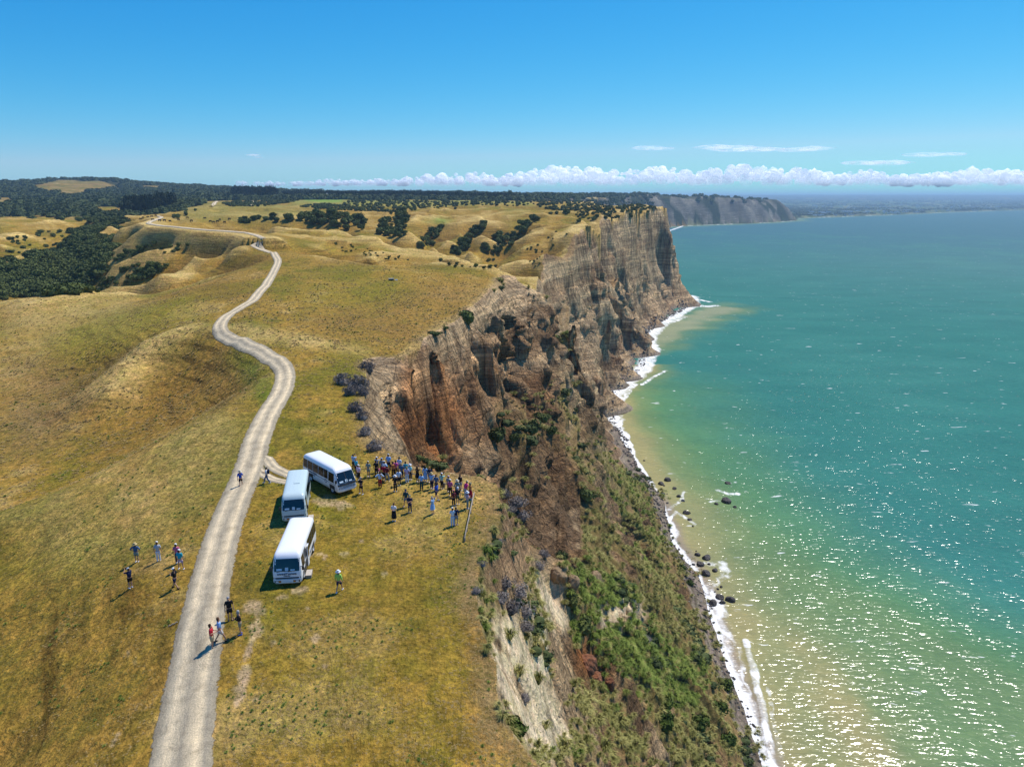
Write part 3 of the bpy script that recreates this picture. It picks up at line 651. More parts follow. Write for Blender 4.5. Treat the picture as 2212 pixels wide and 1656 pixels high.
# bare dirt at the crest
CREST = sstep(2.2, 0.3, GSD) * (GROCK < .5) * (RGRID < 320) * sstep(-.5, .1, m3)
lay((.24, .165, .105), CREST * .7 * (1 - VEGZ * .3))
RK = np.clip(GROCK * (1 - VEG), 0, 1)
CRM = np.zeros_like(GZ)
for poly in ([(1062, 1335), (1112, 1325), (1150, 1420), (1190, 1480), (1240, 1600), (1200, 1640), (1115, 1600), (1072, 1500)], [(1150, 1235), (1205, 1285), (1245, 1340), (1215, 1375), (1178, 1335)], [(1135, 1300), (1180, 1350), (1200, 1470), (1160, 1480)], [(1285, 1330), (1340, 1300), (1400, 1310), (1390, 1350), (1300, 1360)]):
    CRM = np.maximum(CRM, zone(poly, 0, 250, 3, 9) * GROCK)
CRM = CRM * sstep(-.45, -.1, fbm(GX / 2.5, GY / 2.5, 4, 303))
RK = RK * (1 - .6 * CRM)
isr = GROCK[..., None]
TINT = TINT * np.where((RGRID < 1500)[..., None] & (FOREST < .5)[..., None], np.array((1.27, 1.20, .98)), 1.0)
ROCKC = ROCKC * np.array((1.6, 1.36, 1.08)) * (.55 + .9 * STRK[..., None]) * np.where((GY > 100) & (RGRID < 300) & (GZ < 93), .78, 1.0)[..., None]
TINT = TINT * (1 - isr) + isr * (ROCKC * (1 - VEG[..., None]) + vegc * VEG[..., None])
TINT = TINT * (1 - CRM[..., None] * .9) + np.array((.66, .53, .36)) * (.7 + .6 * STRK[..., None]) * CRM[..., None] * .9
# steep flanks high on the far walls keep their grass; slips on the hills
hb = (RGRID > 330) & (GROCK > .5) & (SLOPE < .70) & (GZ > 40) & (RGRID < 1300)
hbm = blur_mask(hb, 2) * (GROCK > .5)
TINT = TINT * (1 - hbm[..., None] * .8) + (BROWN * 1.2) * hbm[..., None] * .8; RK = RK * (1 - hbm * .8)
# beach
bm = sstep(3.2, 2.2, GZ) * (RGRID < 1400) * (GROCK > .5)
TINT = TINT * (1 - bm[..., None]) + np.array((.20, .155, .125)) * (1 + .5 * m3[..., None]) * bm[..., None]; RK = RK * (1 - bm)
farcliff = (RGRID > 1400) & (GROCK > .5)
TINT = np.where(farcliff[..., None], np.array((.24, .215, .17)) * (0.35 + 1.0 * vnoise(GX / 40, GY / 40, 88))[..., None], TINT)
TINT = np.where((farcliff & (vnoise(GX / 90, GY / 60, 89) > .6))[..., None], np.array((.03, .045, .018)), TINT)
TINT = TINT * np.minimum(1, .74 / np.maximum(TINT.max(-1, keepdims=True), 1e-3)); TINT = np.clip(TINT, 0.004, 0.85)

# ---- ledges: beds stand proud or lie back on the bare wall
k_r = np.clip(RGRID / 170, .6, 3.0)
wxx = GX + (vnoise3(GX / 9, GY / 9, GZ / 30, 92) - .5) * 5; wyy = GY + (vnoise3(GX / 9 + 9, GY / 9, GZ / 30, 93) - .5) * 5
ca, sa_ = math.cos(.5), math.sin(.5); uu = wxx * ca + wyy * sa_; vv = wyy * ca - wxx * sa_
zb_w = GZ + (vnoise(GX / 40, GY / 40, 90) - .5) * 10 + (vnoise3(GX / 5, GY / 5, GZ / 5, 89) - .5) * 1.2
kfar = sstep(520, 260, RGRID)
slot = sstep(.54, .61, vnoise3(uu / (5.2 * k_r), vv / (5.2 * k_r), zb_w / 130, 206)) * sstep(.3, .5, vnoise3(GX / 26, GY / 26, GZ / 160, 208)); slot2 = sstep(.60, .68, vnoise3(uu / (2.4 * k_r), vv / (2.4 * k_r), zb_w / 45, 207))
led = (cells(uu / (7.5 * k_r), vv / (5.5 * k_r), zb_w / 70, 201) - .5) * 1.6 + (cells(uu / 3.0 / k_r, vv / 2.4 / k_r, zb_w / 40, 202) - .5) * .8 \
    + (cells(GX / 90, GY / 90, zb_w / 3.4 / k_r ** .5, 204) - .5) * 1.0 - slot * 5.5 * (.45 + .55 * kfar) - slot2 * 1.6 * (.3 + .7 * kfar) \
    + (np.abs(vnoise3(uu / 3.2, vv / 3.2, GZ / 90., 94) - .5) * 2 - .4) * 3.4 * kfar + (vnoise3(GX / 1.6, GY / 1.6, GZ / 1.6, 96) - .5) * .4 * kfar + (np.abs(vnoise3(GX / 15., GY / 15., GZ / 200., 99) - .5) * 2 - .45) * 3.0
led *= blur_mask(RK, 2) * sstep(.70, .93, SLOPE) * np.clip(RGRID / 170, .5, 3.2) * sstep(-1 - 5 * sstep(300, 500, RGRID), -5 - 10 * sstep(300, 500, RGRID), GSD) * (RGRID < 1300) * sstep(1.5, 6, GZ) * (.35 + .65 * sstep(90, 130, GY))
hn = np.hypot(GN[..., 0], GN[..., 1]) + 1e-6
GX = GX + GN[..., 0] / hn * led; GY = GY + GN[..., 1] / hn * led

def grid_mesh(name, mask, mat):
    ii, jj = np.nonzero(mask)
    quads = np.stack([(ii + 1) * NA + jj, (ii + 1) * NA + jj + 1, ii * NA + jj + 1, ii * NA + jj], -1)
    used, inv = np.unique(quads, return_inverse=True); inv = inv.reshape(quads.shape)
    co = np.stack([GX.ravel()[used], GY.ravel()[used], GZ.ravel()[used]], -1)
    me = bpy.data.meshes.new(name)
    me.vertices.add(len(co)); me.vertices.foreach_set('co', co.astype(np.float32).ravel())
    me.loops.add(inv.size); me.loops.foreach_set('vertex_index', inv.astype(np.int32).ravel())
    me.polygons.add(len(inv)); me.polygons.foreach_set('loop_start', np.arange(0, inv.size, 4, dtype=np.int32))
    me.update(calc_edges=True)
    me.polygons.foreach_set('use_smooth', np.ones(len(inv), bool))
    a = me.attributes.new('tint', 'FLOAT_COLOR', 'POINT'); a.data.foreach_set('color', np.c_[TINT.reshape(-1, 3)[used], np.ones(len(used))].astype(np.float32).ravel())
    a = me.attributes.new('slope', 'FLOAT', 'POINT'); a.data.foreach_set('value', sstep(.12, .42, SLOPE).ravel()[used].astype(np.float32))
    a = me.attributes.new('rock', 'FLOAT', 'POINT'); a.data.foreach_set('value', RK.ravel()[used].astype(np.float32))
    me.materials.append(mat)
    o = bpy.data.objects.new(name, me); COL.objects.link(o); o['kind'] = 'structure'
    return o
LANDM = land_material()
q = lambda G: G[:-1, :-1]
face_r = q(GROCK) > .5
zmax = np.maximum(np.maximum(GZ[:-1, :-1], GZ[1:, :-1]), np.maximum(GZ[:-1, 1:], GZ[1:, 1:]))
live = zmax > -4.0
ring = np.arange(NR - 1)[:, None] * np.ones((1, NA - 1))
near = ring < I_NEAR
lowb = (zmax < 3.0) & face_r & near
grid_mesh('ground', near & ~face_r & live, LANDM)
grid_mesh('cliff', near & face_r & ~lowb & live, LANDM)
grid_mesh('beach', lowb & live, LANDM)
grid_mesh('hills', ~near & live, LANDM)
print('land', round(time.time() - T0, 1))

# ------------------------------------------------------------------ sea
SAZ = np.radians(np.r_[span(-14, 24, 640), span(24, 54, 330), [54]])
SRR = np.exp(np.r_[span(math.log(60), math.log(1000), 620), span(math.log(1000), math.log(9000), 200), span(math.log(9000), math.log(90000), 12), [math.log(90000)]])
SX = SRR[:, None] * np.sin(SAZ)[None]; SY = SRR[:, None] * np.cos(SAZ)[None]; SR = np.hypot(SX, SY)
zt = np.interp(0, [0], [0])
a_ = np.interp(np.arctan2(SX, SY), AZ, np.arange(NA)); l_ = np.interp(np.log(SR), np.log(RR), np.arange(NR))
land_z = GBZ[np.clip(l_.astype(int), 0, NR - 1), np.clip(a_.astype(int), 0, NA - 1)]
shore = [t[:2] for t in TOE]
dsh = seg_dist(SX, SY, shore)
insl = in_poly(SX, SY, shore + inland)
dsh = np.where(insl, -dsh, dsh)
dfar = seg_dist(SX, SY, FARCOAST[5:15])
n_a = fbm(SX / 25, SY / 25, 4, 101); n_b = fbm(SX / 7, SY / 7, 4, 102); n_c = fbm(SX / 90, SY / 90, 4, 103)
B1 = [W(a, b, z=0)[:2] for a, b in [(1335, 880), (1395, 960), (1470, 1040), (1540, 1090), (1570, 1180), (1650, 1290), (1780, 1400), (1870, 1520), (1960, 1656), (2100, 1900)]]
B2 = [W(a, b, z=0)[:2] for a, b in [(1370, 850), (1480, 960), (1620, 1110), (1760, 1220), (1960, 1330), (2240, 1450), (2600, 1600)]]
leftside = [(-200, -100), (-200, 600)]
def sgn_side(Bl):
    poly = Bl + [(400, -200), (-300, -200), (-300, 700)]
    return seg_dist(SX + n_a * 6 * (SR / 200), SY + n_c * 8, Bl) * np.where(in_poly(SX + n_a * 6 * (SR / 200), SY + n_c * 8, poly), 1, -1)
s1 = sgn_side(B1); s2 = sgn_side(B2)
TEAL = np.array((.036, .168, .133)); BLUE = np.array((.030, .115, .150)); GRN = np.array((.098, .212, .082)); YEL = np.array((.180, .230, .090)); SAND = np.array((.350, .290, .120))
SC3 = np.empty(SX.shape + (3,)); SC3[:] = TEAL
def lays(col, m):
    global SC3
    m = np.clip(m, 0, 1)[..., None]; SC3 = SC3 * (1 - m) + np.array(col) * m
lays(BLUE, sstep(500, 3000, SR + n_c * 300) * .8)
lays(np.array((.046, .185, .145)), sstep(.0, .5, n_c) * .5 * (SR < 3000))
lays(GRN, sstep(-60, 10, s2 / (SR / 300)))
lays(YEL, sstep(-12, 14, s2 + n_a * 8) * .55)
lays(YEL, sstep(-16, -1, s1 + n_b * 3))
lays(SAND, sstep(-4, 8, s1 + n_a * 5 + n_b * 2))
hp_ = [W(a, b, z=0)[:2] for a, b in [(1400, 740), (1440, 715), (1500, 690), (1560, 665)]]
dhp = seg_dist(SX, SY, hp_)
lays(YEL, sstep(60, 5, dhp + n_a * 25) * .7); lays(np.array((.33, .31, .19)), sstep(26, 4, dhp + n_a * 16) * .6)
dnb = np.where(SY < 560, dsh, 99)
lays(YEL, sstep(38, 10, dnb + n_a * 12) * .75); lays(SAND, sstep(20, 6, dnb + n_a * 8) * .8)
lays(np.array((.30, .235, .16)), sstep(7, 3, dsh + n_b * 1.5) * (SY < 300))
lays(YEL * 1.1, sstep(120, 20, dfar + n_c * 60) * (SR > 1500) * .6)
# foam
wgt = np.interp(SY, [100, 150, 190, 235, 262, 300, 330, 380, 430, 520, 640, 720, 800, 920, 960, 1100], [6, 5, 6, 3, 6, 3, 2, 4, 8, 13, 11, 16, 12, 18, 26, 10])
fo = sstep(1.0, .45, (dsh + n_b * 2.4 + n_a * 2) / wgt) * sstep(-6, 0, dsh + 2)
lace = sstep(.25, .05, np.abs(fbm(SX / 5, SY / 9, 4, 105))) 
foam = fo * np.where(SY < 300, .42 + .5 * lace, .6 + .4 * lace)
foam = np.maximum(foam, sstep(2.2, .6, np.abs(dsh - 1.0 + n_b * 1.2)) * .8)
def line_foam(pts, wpix, strength=1.0, lw=1.0):
    global foam
    l = [W(a, b, z=0)[:2] for a, b in pts]
    d = seg_dist(SX + n_b * .9, SY + n_a * 1.5, l)
    foam = np.maximum(foam, sstep(wpix, wpix * .3, d + n_b * .7) * strength * (.45 + .55 * lace) )
line_foam([(1612, 1385), (1625, 1440), (1640, 1500), (1655, 1570), (1672, 1656), (1690, 1760)], 1.7, .95)
line_foam([(1598, 1400), (1605, 1460), (1622, 1500), (1635, 1560), (1655, 1640)], 1.1, .6)
line_foam([(1570, 1390), (1585, 1440), (1600, 1510), (1625, 1580), (1650, 1656)], 1.6, .8)
line_foam([(1660, 1480), (1672, 1560), (1690, 1640)], 1.3, .5)
line_foam([(1540, 1400), (1560, 1420), (1590, 1430)], .8, .5)
line_foam([(1500, 1130), (1462, 1105), (1440, 1130), (1438, 1160), (1450, 1180)], 1.7, .9)
line_foam([(1440, 1100), (1470, 1080), (1478, 1060)], 1.4, .6)
line_foam([(1505, 1215), (1560, 1215), (1570, 1245), (1530, 1262)], 3.0, .6)
line_foam([(1520, 1270), (1540, 1290), (1560, 1330)], 4.0, .75)
line_foam([(1550, 1058), (1575, 1066), (1590, 1066)], 2.2, .95)
line_foam([(1560, 1036), (1580, 1044), (1592, 1040)], 1.6, .6)
line_foam([(1535, 1083), (1555, 1080)], 1.6, .7)
line_foam([(1440, 800), (1410, 815), (1385, 830)], 2.2, .9)
line_foam([(1370, 830), (1340, 870), (1330, 920)], 3.0, .9)
line_foam([(1490, 655), (1520, 662), (1545, 660)], 9.0, .95)
line_foam([(1480, 640), (1505, 646), (1535, 652)], 6.0, .9)
line_foam([(1410, 712), (1440, 700), (1478, 684)], 6.0, .8)
foam = np.maximum(foam, sstep(16, 4, dfar + n_c * 6) * (SR > 1500) * .9)
me = bpy.data.meshes.new('sea')
SNA, SNR = len(SAZ), len(SRR)
okq = (dsh[:-1, :-1] > -16) | (SR[:-1, :-1] > 930)
okq &= ~((SR[:-1, :-1] > 1000) & (SX[:-1, :-1] < 60))
ii, jj = np.nonzero(okq)
quads = np.stack([(ii + 1) * SNA + jj, (ii + 1) * SNA + jj + 1, ii * SNA + jj + 1, ii * SNA + jj], -1)
used, inv = np.unique(quads, return_inverse=True); inv = inv.reshape(quads.shape)
# swell as real relief near the shore
swz = (0.10 * np.sin((SX * .9 + SY * .35) / 2.6 + n_a * 3) + 0.22 * n_b) * sstep(3, 12, dsh) * sstep(900, 300, SR)
swz = swz + sstep(2.2, 0, seg_dist(SX + n_b * .9, SY + n_a * 1.5, [W(a, b, z=0)[:2] for a, b in [(1612, 1385), (1640, 1500), (1672, 1656), (1690, 1760)]])) * .5
co = np.stack([SX.ravel()[used], SY.ravel()[used], swz.ravel()[used] - (SR.ravel()[used] ** 2) * 0], -1)
me.vertices.add(len(co)); me.vertices.foreach_set('co', co.astype(np.float32).ravel())
me.loops.add(inv.size); me.loops.foreach_set('vertex_index', inv.astype(np.int32).ravel())
me.polygons.add(len(inv)); me.polygons.foreach_set('loop_start', np.arange(0, inv.size, 4, dtype=np.int32))
me.update(calc_edges=True); me.polygons.foreach_set('use_smooth', np.ones(len(inv), bool))
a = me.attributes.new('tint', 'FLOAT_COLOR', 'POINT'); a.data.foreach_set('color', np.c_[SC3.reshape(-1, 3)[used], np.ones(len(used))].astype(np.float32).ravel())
a = me.attributes.new('foam', 'FLOAT', 'POINT'); a.data.foreach_set('value', np.clip(foam, 0, 1).ravel()[used].astype(np.float32))
t = NT('sea_water'); p = t.pos()
tint = t.attr('tint').outputs['Color']; fm = t.attr('foam').outputs['Fac']
lc = t.noise(p, 0.55, 6, 0.7, .8)
ft = t.ramp(t.math('ADD', fm, t.math('MULTIPLY', t.math('SUBTRACT', lc, .5), .95)), [(0.18, 0.0), (0.80, 1.0)])
big_ = t.noise(t.mapv(p, (0.012, 0.03, 0), (0, 0, .35)), 1.0, 4, .6)
tn = t.mix(1.0, tint, t.ramp(big_, [(.3, (.86, .9, .92)), (.7, (1.12, 1.1, 1.08))]), 'MULTIPLY')
wv = t.noise(t.mapv(p, (.42, .95, 0), (0, 0, .45)), .6, 3, .6, .3)
cap = t.noise(t.mapv(p, (.16, .5, 0), (0, 0, .3)), .55, 3, .6, .4)
wc = t.ramp(cap, [(.68, 0.0), (.72, 1.0)])
tn = t.mix(1.0, tn, t.ramp(wv, [(.35, (.90, .93, .94)), (.65, (1.10, 1.08, 1.07))]), 'MULTIPLY')
allf = t.math('MAXIMUM', ft, t.math('MULTIPLY', wc, .65))
col = t.mix(allf, tn, (.82, .82, .80))
wf1 = t.noise(t.mapv(p, (.5, 1.0, 0), (0, 0, .45)), 1.9, 3, .6)
hb_ = t.math('ADD', t.math('MULTIPLY', wv, 1.0), t.math('MULTIPLY', wf1, .5))
gh = t.noise(t.mapv(p, (.32, .76, 0), (0, 0, .30)), 1.0, 2, .5, .4)
bn = t.bump(gh, .42, 1.0); bs_ = t.bump(t.math('ADD', hb_, t.math('MULTIPLY', allf, .3)), .35, 1.0)
df = t.n('ShaderNodeBsdfDiffuse'); t.l(col, df.inputs['Color']); t.l(bs_, df.inputs['Normal'])
gl = t.n('ShaderNodeBsdfGlossy'); gl.inputs['Color'].default_value = (1, 1, 1, 1); t.l(bn, gl.inputs['Normal']); t.l(t.math('MULTIPLY_ADD', allf, .6, t.attr('chop').outputs['Fac']), gl.inputs['Roughness'])
fr = t.n('ShaderNodeFresnel'); fr.inputs[0].default_value = 1.33; t.l(bs_, fr.inputs['Normal'])
mx = t.n('ShaderNodeMixShader'); t.l(t.math('MINIMUM', fr.outputs[0], .036), mx.inputs[0]); t.l(df.outputs[0], mx.inputs[1]); t.l(gl.outputs[0], mx.inputs[2]); t.l(mx.outputs[0], t.t.nodes['Material Output'].inputs['Surface'])
me.materials.append(t.m)
a = me.attributes.new('chop', 'FLOAT', 'POINT'); a.data.foreach_set('value', (.17 + .22 * sstep(300, 1800, SR)).ravel()[used].astype(np.float32))
o = bpy.data.objects.new('sea', me); COL.objects.link(o); o['kind'] = 'structure'
print('sea', round(time.time() - T0, 1))
# ------------------------------------------------------------------ helpers for things
def mesh_obj(name, verts, faces, mat=None, parent=None, smooth=False, mats=None, fmat=None):
    me = bpy.data.meshes.new(name); me.from_pydata([tuple(v) for v in verts], [], faces); me.update()
    for m in (mats or ([mat] if mat else [])): me.materials.append(m)
    if fmat is not None: me.polygons.foreach_set('material_index', np.array(fmat, np.int32))
    if smooth: me.polygons.foreach_set('use_smooth', np.ones(len(me.polygons), bool))
    o = bpy.data.objects.new(name, me); COL.objects.link(o)
    if parent: o.parent = parent
    return o
def link_mesh(name, me, parent=None):
    o = bpy.data.objects.new(name, me); COL.objects.link(o)
    if parent: o.parent = parent
    return o
def empty(name, loc=(0, 0, 0), rz=0.0, sc=1.0):
    o = bpy.data.objects.new(name, None); COL.objects.link(o); o.location = loc; o.rotation_euler = (0, 0, rz); o.scale = (sc, sc, sc) if not hasattr(sc, '__len__') else sc
    o.empty_display_size = .3
    return o
def tag(o, label, cat, group=None):
    o['label'] = label; o['category'] = cat
    if group: o['group'] = group
    return o
def copy_thing(o, loc, rz=0.0, sc=(1, 1, 1), parent=None):
    c = o.copy(); COL.objects.link(c); c.location = loc; c.rotation_euler = (0, 0, rz); c.scale = sc
    for k in ('label', 'group', 'category'):
        if k in c: del c[k]
    for ch in o.children:
        d = ch.copy(); COL.objects.link(d); d.parent = c
        for g in ch.children:
            e = g.copy(); COL.objects.link(e); e.parent = d
    return c

def foliage(name, dark, light, transl=0.25):
    t = NT(name); oi = t.n('ShaderNodeObjectInfo').outputs['Random']
    p = t.n('ShaderNodeTexCoord').outputs['Object']
    f = t.math('ADD', t.math('MULTIPLY', oi, .45), t.math('MULTIPLY', t.noise(p, 2.2, 3), .75))
    c = t.ramp(f, [(.25, dark), (.85, light)])
    t.l(c, t.b.inputs['Base Color']); t.set(Roughness=.85); t.b.inputs['Specular IOR Level'].default_value = .15
    t.b.inputs['Subsurface Weight'].default_value = 0.0
    return t.m
M_BUSH = foliage('dark_green_leaves', (.028, .046, .012), (.150, .175, .048))
M_BUSHB = foliage('fresh_green_leaves', (.040, .070, .010), (.120, .155, .030))
M_GREYB = foliage('grey_twiggy_leaves', (.100, .086, .078), (.330, .285, .245))
M_TUSS = foliage('pampas_blades', (.110, .120, .022), (.440, .390, .130))
M_TUSSG = foliage('green_blades', (.060, .110, .014), (.260, .310, .060))
M_GRASS = foliage('dry_grass_blades', (.200, .135, .036), (.440, .310, .130))
M_GRASSG = foliage('olive_grass_blades', (.110, .100, .016), (.240, .195, .045))
M_PINE = foliage('pine_needles', (.008, .016, .008), (.030, .045, .018))
M_FAR = foliage('far_canopy_leaves', (.018, .032, .010), (.085, .105, .034))
M_BARK = simple('bark', (.12, .09, .065), .95, var=.3)

def leafy(n, r, seed, leaf=0.16, squash=.75, lobes=6, up=0.15, thin=1.0):
    """a crown of separate leaf clumps around several lobes"""
    g = np.random.default_rng(seed); V = []; F = []
    cs = g.normal(size=(lobes, 3)); cs /= np.linalg.norm(cs, axis=1)[:, None]; cs *= g.uniform(.25, .6, (lobes, 1)) * r; cs[:, 2] = np.abs(cs[:, 2]) * .8
    rs = g.uniform(.38, .62, lobes) * r
    for i in range(n):
        k = g.integers(lobes); d = g.normal(size=3); d /= np.linalg.norm(d)
        p = cs[k] + d * rs[k] * g.uniform(.55, 1.05) ** .5
        p[2] = p[2] * squash + up * r + r * .3
        if p[2] < 0: p[2] *= -.4
        nrm = d + g.normal(size=3) * .45; nrm /= np.linalg.norm(nrm)
        a = np.cross(nrm, g.normal(size=3)); a /= np.linalg.norm(a) + 1e-9; b = np.cross(nrm, a)
        s = leaf * r * g.uniform(.6, 1.35); a *= s; b *= s * .62 * thin; c0 = len(V)
        V += [p - a - b * .3, p + b, p + a * 1.05 - b * .2, p - b * .8 + nrm * s * .2]; F.append((c0, c0 + 3, c0 + 2, c0 + 1))
    return V, F
def core(r, seed, squash=.7, n=1):
    bm = bmesh.new(); bmesh.ops.create_icosphere(bm, subdivisions=2, radius=r); g = np.random.default_rng(seed)
    o = g.uniform(0, 50, 3)
    for v in bm.verts:
        k = 1 + .35 * math.sin(v.co.x * 3 / r + o[0]) * math.sin(v.co.y * 2.6 / r + o[1]) + g.uniform(-.1, .1)
        v.co = Vector((v.co.x * k, v.co.y * k, v.co.z * k * squash + r * squash * .75))
    V = [v.co.copy() for v in bm.verts]; F = [[v.index for v in f.verts] for f in bm.faces]; bm.free(); return V, F
def joinvf(*parts):
    V = []; F = []
    for v, f in parts:
        b = len(V); V += list(v); F += [tuple(i + b for i in q) for q in f]
    return V, F
def blades(n, h, spread, seed, w=.03, curve=.9):
    g = np.random.default_rng(seed); V = []; F = []
    for i in range(n):
        a = g.uniform(0, 2 * math.pi); t = g.uniform(.15, 1) ** .7; hh = h * g.uniform(.6, 1.1); d = np.array((math.cos(a), math.sin(a), 0)); s = np.array((-d[1], d[0], 0)) * w * g.uniform(.7, 1.4)
        p0 = d * spread * .12 * g.uniform(0, 1); lean = spread * t
        p1 = p0 + d * lean * .45 + np.array((0, 0, hh * .75)); p2 = p0 + d * lean * (1.0) + np.array((0, 0, hh * (1.0 - curve * .55 * t))); c0 = len(V)
        V += [p0 - s, p0 + s, p1 + s, p1 - s, p2]; F += [(c0, c0 + 1, c0 + 2, c0 + 3), (c0 + 3, c0 + 2, c0 + 4)]
    return V, F
def make_me(name, V, F, mat, smooth=False):
    me = bpy.data.meshes.new(name); me.from_pydata([tuple(v) for v in V], [], F); me.update(); me.materials.append(mat)
    if smooth: me.polygons.foreach_set('use_smooth', np.ones(len(me.polygons), bool))
    return me
def crown_me(name, n, seed, mat, leaf=.16, squash=.75, lobes=6, cr=.72, thin=1.0):
    return make_me(name, *joinvf(core(cr * .8, seed, squash), leafy(n, 1.0, seed, leaf, squash, lobes, .1, thin)), mat)
BUSH_ME = [crown_me('bush', 420, 10 + k, M_BUSH, .15) for k in range(3)]
BUSHB_ME = [crown_me('bush', 420, 20 + k, M_BUSHB, .14) for k in range(2)]
GREY_ME = [crown_me('shrub', 620, 30 + k, M_GREYB, .11, .7, 8, .6, .45) for k in range(3)]
TUSS_ME = [make_me('tussock', *blades(110, 1.0, 1.05, 40 + k, .022), M_TUSS) for k in range(3)]
TUSSG_ME = [make_me('tussock', *blades(90, 1.0, 1.0, 50 + k, .026), M_TUSSG) for k in range(2)]
CROWN_ME = [crown_me('crown', 360, 60 + k, M_BUSH, .17, .62, 7) for k in range(3)]
LOW_ME = [make_me('clump', *joinvf(core(.72, 70 + k, .7), leafy(70, 1.0, 70 + k, .24, .7, 5)), M_FAR) for k in range(2)]
LOWP_ME = make_me('clump', *joinvf(core(.72, 75, .7), leafy(90, 1.0, 75, .22, .9, 5)), M_PINE)
def cone_crown(seed, n=260):
    g = np.random.default_rng(seed); V = []; F = []
    for i in range(n):
        z = g.uniform(.12, 1) ; rad = (.30 * (1 - z) ** .6 + .04) * g.uniform(.6, 1.05); a = g.uniform(0, 6.283)
        p = np.array((rad * math.cos(a), rad * math.sin(a), z)); d = np.array((math.cos(a), math.sin(a), -.25)); s = np.array((-d[1], d[0], .1)) * .035; c0 = len(V)
        V += [p - s, p + d * .075, p + s, p - d * .03 + np.array((0, 0, .05))]; F.append((c0, c0 + 1, c0 + 2, c0 + 3))
    Vc = []; Fc = []; m = 8
    for k, (z, rr) in enumerate([(.1, .16), (.3, .24), (.6, .17), (.85, .08), (1.0, .005)]):
        for j in range(m):
            a = j / m * 6.283; Vc.append((rr * math.cos(a) * g.uniform(.8, 1.1), rr * math.sin(a) * g.uniform(.8, 1.1), z))
    for k in range(4):
        for j in range(m): Fc.append((k * m + j, k * m + (j + 1) % m, (k + 1) * m + (j + 1) % m, (k + 1) * m + j))
    return joinvf((V, F), (Vc, Fc))
PINE_ME = [make_me('crown', *cone_crown(80 + k), M_PINE) for k in range(2)]
def trunk_me(h, r, limbs, seed):
    g = np.random.default_rng(seed); V = []; F = []; m = 6
    def tube(a, b, ra, rb):
        a = Vector(a); b = Vector(b); q = (b - a).to_track_quat('Z', 'Y'); c0 = len(V)
        for p, rr in ((a, ra), (b, rb)):
            for j in range(m):
                V.append(p + q @ Vector((rr * math.cos(j / m * 6.283), rr * math.sin(j / m * 6.283), 0)))
        for j in range(m): F.append((c0 + j, c0 + (j + 1) % m, c0 + m + (j + 1) % m, c0 + m + j))
    tube((0, 0, -.3), (.05 * h, 0, h * .5), r * 1.3, r * .85); tube((.05 * h, 0, h * .5), (0, .04 * h, h), r * .85, r * .4)
    for k in range(limbs):
        a = g.uniform(0, 6.283); tube((.03 * h, 0, h * g.uniform(.45, .8)), (math.cos(a) * h * .45, math.sin(a) * h * .45, h * 1.15), r * .45, r * .15)
    return make_me('trunk', V, F, M_BARK)
PINER_ME = crown_me('crown', 380, 85, M_PINE, .16, .95, 8)
TRUNK_ME = trunk_me(.55, .06, 4, 5)

def instancer(name, pts, scl, src_me, tilt=None, label=None, cat=None):
    """stuff: thousands of alike pieces nobody could count"""
    n = len(pts)
    if n == 0: return
    src = bpy.data.objects.new(name + '_piece', src_me)     # never linked to the scene, only its mesh is used
    me = bpy.data.meshes.new(name); me.vertices.add(n); me.vertices.foreach_set('co', np.array(pts, np.float32).ravel())
    a = me.attributes.new('scl', 'FLOAT_VECTOR', 'POINT'); a.data.foreach_set('vector', np.array(scl, np.float32).reshape(n, 3).ravel())
    rot = np.zeros((n, 3), np.float32); rot[:, 2] = rng.uniform(0, 6.283, n)
    if tilt is not None: rot[:, :2] = tilt
    a = me.attributes.new('rot', 'FLOAT_VECTOR', 'POINT'); a.data.foreach_set('vector', rot.ravel())
    o = bpy.data.objects.new(name, me); COL.objects.link(o); o['kind'] = 'stuff'
    if label: o['label'] = label
    ng = bpy.data.node_groups.new('scatter', 'GeometryNodeTree')
    ng.interface.new_socket('Geometry', in_out='INPUT', socket_type='NodeSocketGeometry'); ng.interface.new_socket('Geometry', in_out='OUTPUT', socket_type='NodeSocketGeometry')
    N = ng.nodes.new; gi = N('NodeGroupInput'); go = N('NodeGroupOutput'); ip = N('GeometryNodeInstanceOnPoints'); oi = N('GeometryNodeObjectInfo'); oi.inputs['Object'].default_value = src; oi.inputs['As Instance'].default_value = True
    na = N('GeometryNodeInputNamedAttribute'); na.data_type = 'FLOAT_VECTOR'; na.inputs['Name'].default_value = 'scl'
    nb = N('GeometryNodeInputNamedAttribute'); nb.data_type = 'FLOAT_VECTOR'; nb.inputs['Name'].default_value = 'rot'
    L = ng.links.new; L(gi.outputs[0], ip.inputs['Points']); L(oi.outputs['Geometry'], ip.inputs['Instance']); L(na.outputs['Attribute'], ip.inputs['Scale']); L(nb.outputs['Attribute'], ip.inputs['Rotation']); L(ip.outputs[0], go.inputs[0])
    md = o.modifiers.new('scatter', 'NODES'); md.node_group = ng
    return o

